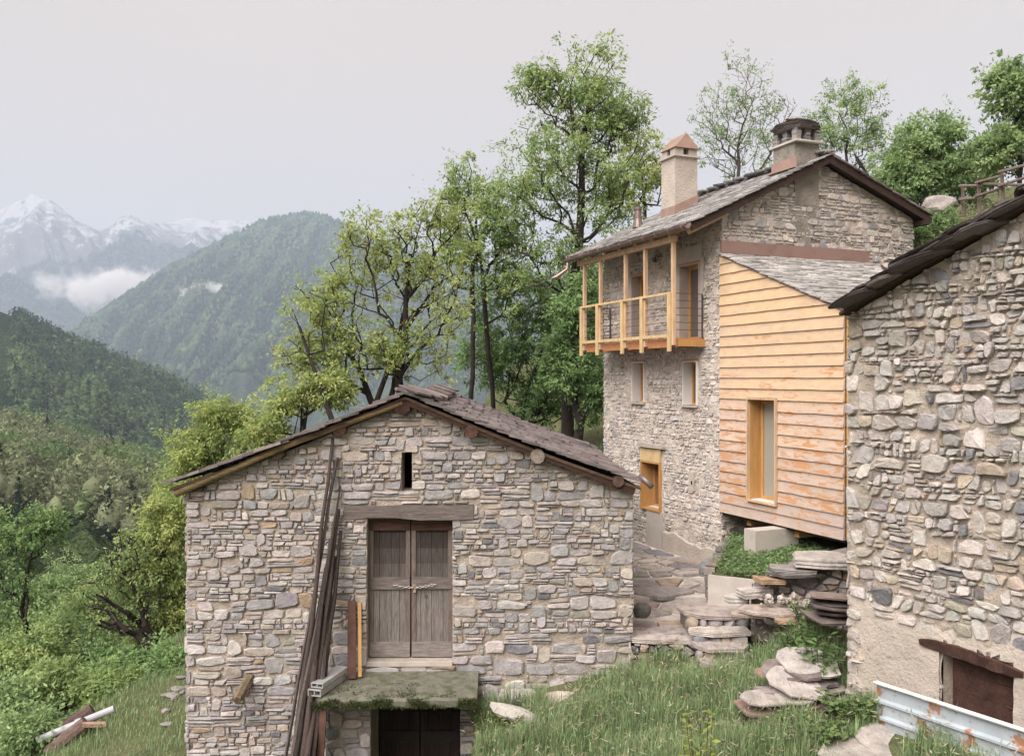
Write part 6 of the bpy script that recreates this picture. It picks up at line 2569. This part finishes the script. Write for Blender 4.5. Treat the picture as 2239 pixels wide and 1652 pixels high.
# ------------------------------------------------------------------ upper meadow: fence and rock; lower left: logs and pipe
V, F = boulder_geo(rngP, at(2050, 452, 23.5), (.48, .4, .30), 2, .16)
tag(mk('boulder', V, F, M['stone'], col=(.30, .27, .25)), 'pale boulder on the grassy bank behind the house', 'boulder')
fence = thing('wooden_fence', at(2165, 440, 22), 'rustic grey rail fence along the grassy bank', 'fence')
fp = [(2105, 462, 405, 23.0), (2140, 455, 398, 22.0), (2191, 437, 375, 21.0), (2250, 415, 350, 20.0)]
for (px, yb, yt, Y) in fp:
    mb = MB()
    mb.tube([at(px + 1, yb + 12, Y), at(px, (yb + yt) / 2, Y), at(px - 2, yt, Y)], [.055, .05, .045], 6, (.17, .13, .11), jit=.1)
    mb.build('post', M['pole_wood'], fence)
for (dy0, dy1) in ((-8, 0), (22, 26)):
    for i in range(3):
        (xa, ba, ta, Ya), (xb, bb, tb, Yb) = fp[i], fp[i + 1]
        mb = MB()
        mb.tube([at(xa - 8, ta + 10 + dy0, Ya - .06), at(xb + 4, tb + 8 + dy1, Yb - .06)], [.04, .035], 6, (.18, .14, .12), jit=.1)
        mb.build('rail', M['pole_wood'], fence)
mb = MB()
mb.tube([at(2140, 402, 21.9), at(2245, 405, 19.9)], .035, 6, (.16, .12, .10))
mb.build('brace', M['pole_wood'], fence)

g0, g1 = ray_ground(84, 1652), ray_ground(250, 1572)
for (o0, o1, r, c, lb) in ((np.array([.30, -.15, .12]), np.array([-.25, -.25, .12]), .16, (.13, .09, .075), 'brown log lying under the grey pipe on the grass slope'),
                           (np.array([-.1, .45, .1]), np.array([-.5, .5, .1]), .15, (.10, .065, .06), 'dark log behind the grey pipe on the grass slope')):
    mb = MB()
    p, q = g0 + o0, g0 + (g1 - g0) * .88 + o1
    mb.tube([p, (p + q) / 2, q], [r * 1.05, r, r * .9], 11, c, jit=.06)
    tag(mb.build('log', M['log_end']), lb, 'log')
mb = MB()
p, q = g0 + np.array([0, -.05, .34]), g1 + np.array([0, 0, .22])
mb.tube([p, (p + q) / 2, q], .075, 12)
mb.tube([p + (q - p) * .50, p + (q - p) * .58], .095, 12)
tag(mb.build('drain_pipe', M['pvc'], smooth=False), 'grey plastic drain pipe lying across logs on the grass', 'pipe')
mb = MB()
c = ray_ground(207, 1600)
mb.box(c + np.array([0, 0, .16]), unit(np.array([1, .5, -.2])), unit(np.array([-.5, 1, 0])), ZH, .22, .07, .03, (.36, .24, .18), .006)
tag(mb.build('wood_offcut', M['log_end']), 'short pinkish board offcut beside the logs', 'board')
for i in range(11):
    px, py = 350 + rngP.uniform(0, 62), 1492 + rngP.uniform(0, 70)
    py = 1560 - (px - 345) * .9 + rngP.normal(0, 12)
    p = ray_ground(px, py)
    V, F = boulder_geo(rngP, p + ZH * .04, rngP.uniform(.05, .13, 3) * np.array([1.2, 1, .6]), 1, .2)
    tag(mk('field_stone', V, F, M['stone'], col=pick([((.22, .20, .18), 1)], rngP)), 'pale field stone in the grass behind the barn corner', 'stone', 'field stones behind the barn')

# ------------------------------------------------------------------ grass and herbs
GR = np.array([(.22, .31, .14), (.26, .345, .165), (.175, .255, .11), (.31, .365, .20), (.22, .32, .165)])
GS = np.array([(.40, .37, .25), (.44, .42, .29), (.34, .32, .20), (.36, .28, .20)])


def meadow(name, label, n, x0, x1, y0, y1, keep, h, w, seed, seed_heads=.12, cols=GR, lift=0.0):
    rng = np.random.default_rng(seed)
    x, y = rng.uniform(x0, x1, n), rng.uniform(y0, y1, n)
    k = keep(x, y)
    x, y = x[k], y[k]
    m = len(x)
    P = np.column_stack([x, y, (np.full(m, lift) if lift else gz(x, y)) - .02])
    tuft = np.clip(.55 + .9 * (fbm(x * 1.6, y * 1.6, 0, seed, 4) + .5), .3, 1.6)
    hh = rng.uniform(.45, 1.15, m) * h * tuft
    V, F, C = blades(P, hh, w * rng.uniform(.6, 1.4, m), np.abs(rng.normal(.35, .3, m)), rng, cols)
    ns_ = int(m * seed_heads)
    if ns_:
        idx = rng.choice(m, ns_, replace=False)
        Q = P[idx]
        az = rng.uniform(0, 6.28, ns_)
        dd = np.column_stack([np.cos(az), np.sin(az), np.zeros(ns_)])
        H = hh[idx] * rng.uniform(1.15, 1.55, ns_)
        stem = blades(Q, H, np.full(ns_, w * .35), rng.uniform(.15, .5, ns_), rng, np.array([(.24, .26, .13)]))
        # drooping heads at the stem tips
        tip = stem[0].reshape(-1, 5, 3)[:, 4]
        mid = stem[0].reshape(-1, 5, 3)[:, 2:4].mean(1)
        D = unit(tip - mid + np.array([0, 0, -.10]))
        HV, HF = quad_leaves(tip - D * .02, D, unit(rng.normal(0, 1, D.shape)), rng.uniform(.05, .12, ns_), rng.uniform(.008, .016, ns_))
        HFt = np.vstack([HF[:, [0, 1, 2]], HF[:, [0, 2, 3]]])
        hc = GS[rng.integers(0, len(GS), ns_)] * rng.uniform(.8, 1.2, (ns_, 1))
        a = len(V)
        b = a + len(stem[0])
        V = np.vstack([V, stem[0], HV])
        F = np.vstack([F, stem[1] + a, HFt + b])
        C = np.vstack([C, stem[2], hc, hc])
    o = mk(name, V, F, M['grass'], col=C)
    tag(o, label, 'grass', kind='stuff')


def keep_main(x, y):
    k = (y < 14.42) & (x > -.62 + (14.4 - y) * .05) & (y > 8.6)
    right = RO[None, :2] - np.column_stack([x, y])
    dist = (right @ RN[:2])
    k &= (dist < -.02) | (y > 12.1)
    k &= ~((x > 2.9) & (x < 3.95) & (y > 13.95))
    k &= ~((x > 3.95) & (y > 13.75 - (x - 3.95) * .35))
    k &= ~((np.hypot((x - 3.95) / .75, (y - 12.05) / .38) < 1))
    k &= ~((y > 14.0) & (x < 1.1) & (x > -.3))
    for (px, py, Y, r_) in ((1935, 1612, 10.9, .36), (1885, 1645, 10.6, .42), (1805, 1600, 11.6, .25), (1225, 1540, 13.9, .3), (1125, 1560, 13.6, .36)):
        c_ = at(px, py, Y)
        k &= ~((np.hypot(x - c_[0], y - c_[1] + .1) < r_))
    return k


meadow('grass', 'tall seeding meadow grass on the slope between the barns', 86000, -.7, 5.4, 8.6, 14.45, keep_main, .36, .0105, 71, .08)
meadow('grass', 'short green grass on the bank beside the far barn corner', 30000, -13, -5.45, 14, 24, lambda x, y: x > -12.6 + (y - 14) * .2, .16, .012, 72, .02)
meadow('grass', 'rough grass on the bank above and behind the house', 26000, 8.5, 17, 17, 29, lambda x, y: (.922 * x + .387 * y) > 16.6, .30, .016, 73, .25,
       np.array([(.15, .19, .08), (.20, .22, .11), (.11, .15, .06)]))
meadow('grass', 'grass glimpsed under the trees behind the house', 9000, .5, 5, 23.6, 31, lambda x, y: -.387 * (x - 4.52) + .922 * (y - 18.8) > 5.4, .25, .016, 74, .0)
LG = [(.15, .24, .09), (.19, .28, .11), (.12, .20, .075)]
herb('nettle_plant', 'tall leafy nettles growing at the corner of the rough barn', gpt(4.38, 12.35), .95, .30, 16, 16, (.15, .06), LG, 81, 'plants by the rough barn')
herb('nettle_plant', 'smaller nettle clump above the slab heap by the barn', gpt(4.2, 12.85, .1), .75, .28, 12, 14, (.13, .055), LG, 82, 'plants by the rough barn')
herb('leafy_weed', 'leafy weeds at the edge of the flagstones below the dry wall', at(1762, 1352, 13.3) - ZH * .1, .38, .32, 16, 12, (.09, .04), LG, 83, 'plants by the dry wall')
IV = [(.15, .23, .09), (.19, .27, .10), (.23, .31, .12)]
for i, (px, py, Y, h, r) in enumerate(((1850, 1580, 11.4, .48, .42), (1800, 1640, 11.0, .36, .38), (1890, 1540, 11.5, .34, .26), (1745, 1600, 11.5, .34, .3))):
    g = at(px, py, Y)
    g[2] = float(gz(g[0], g[1]))
    herb('trailing_vine', ['broad-leaved vine heap between the slab heap and rusty sheet', 'vine sprawling in front of the broad flat slab', 'vine climbing at the plastered barn foot', 'vine shoots in the grass before the slab heap'][i],
         g, h, r, 34, 12, (.085, .07), IV, 90 + i, 'vines around the slab heap', upright=.4)
g = at(1538, 1652, 9.6)
herb('young_sapling', 'bright yellow-green sapling with lobed leaves in the grass', np.array([g[0], g[1], float(gz(g[0], g[1]))]), 1.5, .24, 11, 22, (.085, .058), [(.30, .36, .09), (.36, .41, .11)], 97, cat='sapling', stem_col=(.16, .10, .06))
g = at(1440, 1672, 9.2)
herb('young_sapling', 'low pale green sapling shoot beside the yellow-green one', np.array([g[0], g[1], float(gz(g[0], g[1]))]), 1.25, .22, 9, 20, (.08, .055), [(.26, .34, .12), (.31, .38, .13)], 98, cat='sapling')
for i, (px, py, Y) in enumerate(((1045, 1575, 13.6), (1085, 1600, 13.3), (1110, 1585, 13.4))):
    herb('fern', ['fern at the corner of the mossy landing', 'fern below the long pale boulder', 'small fern between landing and meadow grass'][i], at(px, py, Y) - ZH * .12, .32, .34, 22, 22, (.06, .018), [(.10, .145, .04), (.14, .18, .05)], 110 + i, 'ferns beside the landing', upright=.25)
# red and yellow flower heads in the grass
for i in range(9):
    px, py = rngP.uniform(1250, 1750), rngP.uniform(1400, 1600)
    p = ray_ground(px, py + 40, 9, 16) + ZH * .34
    mb = MB()
    V, F = boulder_geo(rngP, p, (.018, .018, .015), 0, .1)
    mb.add(V, F, [(.50, .10, .10), (.55, .40, .08), (.5, .22, .15)][i % 3])
    mb.tube([p, p - ZH * .36], .003, 3, (.12, .17, .06), cap=False)
    tag(mb.build('meadow_flower', M['leaf']), ['small red flower head in the meadow grass', 'small yellow flower head in the meadow grass', 'small salmon flower head in the meadow grass'][i % 3], 'flower', 'flowers in the meadow grass')

# ------------------------------------------------------------------ trees
def E(px, py, Y, rx, rz, w=1.0, ry=None):
    """crown lobe centred at a layout pixel, radii in layout pixels"""
    c = at(px, py, Y)
    return (c, np.array([rx / FPX * Y, (ry if ry else min(rx, rz) / FPX * Y), rz / FPX * Y]), w)


def foot(px, Y, dz=-.1):
    x = (px - 1119) / FPX * Y
    return np.array([x, Y, float(gz(x, Y)) + dz])


FRESH = [(0.283, 0.386, 0.149), (0.348, 0.438, 0.174), (0.232, 0.321, 0.122)]
YELL = [(0.348, 0.418, 0.142), (0.411, 0.463, 0.167), (0.283, 0.361, 0.122)]
DEEP = [(0.193, 0.303, 0.116), (0.244, 0.361, 0.142), (0.154, 0.244, 0.097)]
PALE = [(0.271, 0.38, 0.167), (0.334, 0.438, 0.193), (0.219, 0.321, 0.142)]
GB = 'chestnut trees behind the barn and house'
tree('chestnut_tree', 'tall chestnut with dark trunk rising above the stone house', foot(1240, 27), [E(1290, 200, 27, 95, 110, 1.2), E(1180, 190, 27, 60, 55, .5), E(1350, 270, 27, 65, 80, .7), E(1240, 340, 27, 130, 110, 1.2), E(1150, 430, 27, 110, 80, .8),
     E(1330, 420, 27, 80, 90, .7), E(1230, 560, 27, 120, 90, .8)], 1, n_tip=640, leaves=27360, leaf=(0.132, 0.052), cols=FRESH, trunk_r=.24, r_tip=.0105, clump=.34, trunk_max=.30, fork=.45, group=GB, lean=at(1285, 210, 27), rust=.006)
tree('chestnut_tree', 'spreading sparse chestnut with black crooked limbs behind the barn ridge', foot(870, 24), [E(850, 550, 24, 120, 95, 1), E(735, 660, 24, 120, 90, 1.1), E(960, 620, 24, 110, 120, 1.2), E(700, 780, 24, 100, 65, .9), E(850, 760, 24, 170, 80, 1), E(960, 480, 24, 60, 60, .4)],
     2, stems=5, n_tip=680, leaves=21888, leaf=(0.112, 0.046), cols=YELL, trunk_r=.15, r_tip=.0105, clump=.30, trunk_max=.20, fork=.28, group=GB, spread=.95, bare=.25, rust=.03, bark=(.033, .024, .021))
tree('chestnut_tree', 'leaning chestnut limb reaching over the barn ridge, half in leaf', foot(1090, 29), [E(1010, 390, 29, 50, 50, .5), E(1040, 450, 29, 80, 70, 1), E(1100, 520, 29, 90, 70, 1), E(1000, 560, 29, 80, 60, .7), E(1120, 620, 29, 90, 80, .8)],
     3, stems=2, n_tip=380, leaves=16416, leaf=(0.124, 0.052), cols=FRESH, clump=.32, r_tip=.0105, trunk_max=.22, fork=.4, group=GB, spread=.5, bare=.12, rust=.01)
tree('chestnut_tree', 'dense dark green chestnut between the barn ridge and the balcony', foot(1170, 31), [E(1150, 700, 31, 130, 110, 1.2), E(1250, 760, 31, 90, 130, 1.2), E(1080, 780, 31, 100, 90, 1), E(1200, 860, 31, 130, 70, 1), E(1290, 640, 31, 45, 110, .6)],
     4, stems=2, n_tip=420, leaves=31464, leaf=(0.149, 0.061), cols=DEEP, clump=.42, trunk_max=.22, trunk_r=.2, fork=.3, group=GB, spread=.7)
tree('chestnut_tree', 'dark-trunked chestnut close to the house wall below the balcony', foot(1268, 26), [E(1270, 680, 26, 55, 90, 1), E(1235, 780, 26, 60, 90, 1), E(1290, 860, 26, 40, 60, .5)],
     15, n_tip=150, leaves=9541, leaf=(0.141, 0.056), cols=DEEP, clump=.36, trunk_max=.22, trunk_r=.22, fork=.35, group=GB)
tree('chestnut_tree', 'low yellow-green tree crown behind the barn roof slope', foot(640, 23), [E(640, 880, 23, 60, 40, 1), E(720, 850, 23, 60, 40, 1), E(580, 930, 23, 40, 35, .5)],
     16, stems=3, n_tip=170, leaves=9541, leaf=(0.108, 0.047), cols=YELL, clump=.28, trunk_max=.1, fork=.25, spread=.4, group=GB, bare=.1)
tree('chestnut_tree', 'half-bare tree behind the slim copper-capped chimney', foot(1420, 32), [E(1390, 340, 32, 60, 70, 1), E(1440, 390, 32, 60, 60, 1), E(1370, 420, 32, 50, 50, .8)],
     5, n_tip=260, leaves=5088, leaf=(0.132, 0.056), cols=YELL, clump=.30, trunk_max=.18, fork=.5, group=GB, bare=.3, rust=.03)
tree('thin_tree', 'nearly bare fine-twigged tree between the two chimneys', foot(1620, 36), [E(1620, 220, 36, 90, 100, 1.2), E(1560, 280, 36, 60, 80, .8), E(1690, 280, 36, 60, 90, .8), E(1620, 340, 36, 100, 60, .8)],
     6, stems=2, n_tip=620, r_tip=.007, leaves=4890, leaf=(0.116, 0.047), cols=PALE, clump=.28, trunk_max=.15, fork=.42, bare=.55, spread=.4, bark=(.085, .068, .06), rust=.02)
tree('thin_tree', 'sparse young tree behind the stone-capped chimney', foot(1850, 36), [E(1860, 240, 36, 70, 80, 1), E(1800, 290, 36, 50, 60, .7), E(1890, 310, 36, 50, 60, .8)],
     7, n_tip=280, r_tip=.007, leaves=7951, leaf=(0.124, 0.052), cols=PALE, clump=.28, trunk_max=.14, fork=.45, bare=.2, bark=(.075, .06, .05))
tree('leafy_tree', 'full light green tree on the bank behind the rail fence', foot(2040, 30), [E(2030, 320, 30, 90, 70, 1), E(1970, 390, 30, 70, 60, 1), E(2100, 380, 30, 80, 70, 1), E(2040, 410, 30, 110, 50, 1)],
     8, stems=3, n_tip=320, leaves=25444, leaf=(0.141, 0.070), cols=PALE, clump=.38, trunk_max=.14, fork=.25, spread=.6)
tree('leafy_tree', 'bright green tree at the top of the bank above the barn eaves', foot(2230, 27), [E(2210, 200, 27, 60, 80, 1), E(2260, 280, 27, 100, 90, 1), E(2190, 330, 27, 50, 50, .7)],
     9, n_tip=240, leaves=15903, leaf=(0.141, 0.070), cols=PALE, clump=.34, trunk_max=.16, fork=.35)
# valley side, left of the barn
GV_ = 'trees on the valley side beyond the barn'
tree('ash_tree', 'bright yellow-green tree top showing beside the barn eaves', foot(500, 27), [E(490, 920, 27, 70, 50, 1), E(430, 990, 27, 60, 50, 1), E(560, 960, 27, 60, 50, .7), E(400, 1080, 27, 60, 70, 1)],
     10, stems=2, n_tip=300, leaves=21204, leaf=(0.124, 0.047), cols=YELL, clump=.36, trunk_max=.14, fork=.35, spread=.5, group=GV_)
tree('ash_tree', 'feathery lime-green tree crowding the barn\'s valley corner', foot(380, 25), [E(370, 1150, 25, 60, 80, 1), E(330, 1250, 25, 60, 70, 1), E(390, 1330, 25, 50, 80, 1), E(340, 1400, 25, 70, 60, .8)],
     11, stems=3, n_tip=330, leaves=23324, leaf=(0.124, 0.047), cols=YELL, clump=.36, trunk_max=.13, fork=.2, spread=.7, group=GV_)
tree('bare_tree', 'dark multi-limbed tree with many bare twigs below the bright tree', foot(320, 24), [E(270, 1220, 24, 60, 60, 1), E(230, 1290, 24, 60, 60, .9), E(320, 1290, 24, 50, 60, .8), E(250, 1350, 24, 80, 40, .6)],
     12, stems=3, n_tip=330, leaves=2872, leaf=(0.108, 0.047), cols=FRESH, r_tip=.011, trunk_r=.13, clump=.25, trunk_max=.15, fork=.3, spread=.22, bare=.6, rust=.03, group=GV_, bark=(.05, .036, .033))
tree('ivy_tree', 'ivy-hung half dead tree standing out of the valley thicket', foot(40, 25), [E(40, 1170, 25, 70, 60, 1), E(100, 1150, 25, 60, 40, .6), E(30, 1290, 25, 50, 80, .8), E(-30, 1200, 25, 60, 80, .7)],
     13, stems=2, n_tip=280, leaves=7421, leaf=(0.108, 0.056), cols=DEEP, clump=.24, trunk_max=.16, fork=.4, spread=.4, bare=.3, rust=.02, group=GV_)
BUSH = [(60, 1440, 22.5, 90, 55, FRESH), (160, 1415, 26, 80, 60, PALE), (250, 1470, 22.5, 70, 40, DEEP), (120, 1500, 20.5, 70, 40, FRESH), (340, 1470, 22, 60, 45, DEEP), (20, 1540, 19.5, 70, 50, PALE),
        (190, 1340, 28, 80, 60, FRESH), (80, 1330, 30, 90, 70, PALE), (-40, 1420, 24, 90, 90, DEEP), (290, 1410, 28, 70, 50, PALE), (150, 1270, 38, 80, 50, PALE), (260, 1500, 20.5, 70, 30, FRESH), (60, 1610, 17.6, 50, 30, PALE),
        (385, 1470, 20.5, 34, 60, DEEP)]
BL = ['fresh green leafy bush below the ivy-hung tree', 'pale green bush in the middle of the thicket', 'dark bush at the foot of the bare-twigged tree', 'fresh green bush above the logs', 'dark bush at the grass edge beside the barn',
      'pale bush at the logs\' lower end', 'fresh green bush behind the bare-twigged tree', 'pale green bush deep in the thicket behind the ivy-hung tree', 'dark bush beyond the ivy-hung tree', 'pale bush filling the gap behind the feathery tree',
      'pale distant bush above the thicket', 'low fresh bush along the grass edge above the pipe', 'small pale bush beside the pipe end', 'dark bush hard against the barn corner']
for i, (px, py, Y, rx, rz, c) in enumerate(BUSH):
    tree('bush', BL[i], foot(px, Y, -.2), [E(px, py, Y, rx, rz, 1), E(px + rx * .4, py + rz * .5, Y + .3, rx * .8, rz * .7, .7), E(px - rx * .3, py + rz * .7, Y - .2, rx * .8, rz * .6, .6)],
         40 + i, stems=4, n_tip=150, r_tip=.006, leaves=9541, leaf=(0.124, 0.056), cols=c, clump=.34, trunk_max=.06, fork=.1, spread=.5, group='bushes in the valley thicket', cat='bush')
tree('shrub', 'low dark shrub on the bank beside the house gable', at(2030, 545, 21.6), [E(2045, 490, 21.6, 45, 28, 1), E(2010, 515, 21.6, 30, 22, .6)], 60, stems=4, n_tip=90, leaves=5301, leaf=(0.058, 0.033), cols=DEEP, clump=.16, trunk_max=.03, fork=.1, spread=.2, cat='shrub')

# ------------------------------------------------------------------ mist in the valley and the air between
def mist(name, label, c, r, dens, seed, scale):
    mb = MB()
    mb.box(c, (1, 0, 0), (0, 1, 0), (0, 0, 1), *r)
    m = bpy.data.materials.new('mist')
    m.use_nodes = True
    nt = m.node_tree
    N, L = nt.nodes, nt.links
    N.clear()
    out = N.new('ShaderNodeOutputMaterial')
    vol = N.new('ShaderNodeVolumePrincipled')
    vol.inputs['Color'].default_value = (1, .985, .98, 1)
    tc = N.new('ShaderNodeTexCoord')
    # fall-off from the middle in object space
    vm = N.new('ShaderNodeVectorMath')
    vm.operation = 'DIVIDE'
    vm.inputs[1].default_value = tuple(r)
    ln = N.new('ShaderNodeVectorMath')
    ln.operation = 'LENGTH'
    nz = N.new('ShaderNodeTexNoise')
    nz.inputs['Scale'].default_value = scale
    nz.inputs['Detail'].default_value = 6
    nz.inputs['Roughness'].default_value = .62
    mpn = N.new('ShaderNodeMapping')
    mpn.inputs['Location'].default_value = (seed * 3.1, seed * 1.7, 0)
    L.new(tc.outputs['Object'], mpn.inputs['Vector'])
    L.new(mpn.outputs[0], nz.inputs['Vector'])
    L.new(tc.outputs['Object'], vm.inputs[0])
    L.new(vm.outputs[0], ln.inputs[0])
    mr = N.new('ShaderNodeMapRange')
    mr.inputs['From Min'].default_value = 1.0
    mr.inputs['From Max'].default_value = 0.15
    mr.inputs['To Min'].default_value = -.55
    mr.inputs['To Max'].default_value = .8
    L.new(ln.outputs['Value'], mr.inputs['Value'])
    n2 = N.new('ShaderNodeMapRange')
    n2.inputs['From Min'].default_value = .25
    n2.inputs['From Max'].default_value = .75
    n2.inputs['To Min'].default_value = -.85
    n2.inputs['To Max'].default_value = .85
    L.new(nz.outputs['Fac'], n2.inputs['Value'])
    ad = N.new('ShaderNodeMath')
    ad.operation = 'ADD'
    L.new(mr.outputs[0], ad.inputs[0])
    L.new(n2.outputs[0], ad.inputs[1])
    m3 = N.new('ShaderNodeMapRange')
    m3.inputs['From Min'].default_value = 0
    m3.inputs['From Max'].default_value = .35
    m3.inputs['To Max'].default_value = dens
    L.new(ad.outputs[0], m3.inputs['Value'])
    L.new(m3.outputs[0], vol.inputs['Density'])
    L.new(vol.outputs[0], out.inputs['Volume'])
    o = mb.build(name, m, origin=c)
    tag(o, label, 'cloud', kind='stuff')
    return o


mist('valley_mist', 'wide bank of low white cloud lying in the valley before the snowy mountain', at(235, 632, 4550), (520, 220, 165), .030, 1, .0075)
mist('valley_mist', 'small white cloud wisp on the wooded mountain beside the cloud bank', at(445, 640, 3300), (150, 70, 66), .045, 2, .016)
mist('valley_mist', 'smallest cloud wisp, higher up the wooded mountain', at(533, 622, 3350), (85, 60, 62), .045, 3, .02)

hz = MB()
hz.box((0, 4500, 485), (1, 0, 0), (0, 1, 0), (0, 0, 1), 9800, 5300, 1135)
hm = bpy.data.materials.new('haze')
hm.use_nodes = True
hm.node_tree.nodes.clear()
ho = hm.node_tree.nodes.new('ShaderNodeOutputMaterial')
hv = hm.node_tree.nodes.new('ShaderNodeVolumePrincipled')
hv.inputs['Color'].default_value = (.61, .715, .88, 1)
hv.inputs['Density'].default_value = 1.6e-4
hm.node_tree.links.new(hv.outputs[0], ho.inputs['Volume'])
hzo = hz.build('haze', hm, origin=(0, 4500, -650))
tag(hzo, 'pale blue haze filling the valley air', 'haze', kind='stuff')
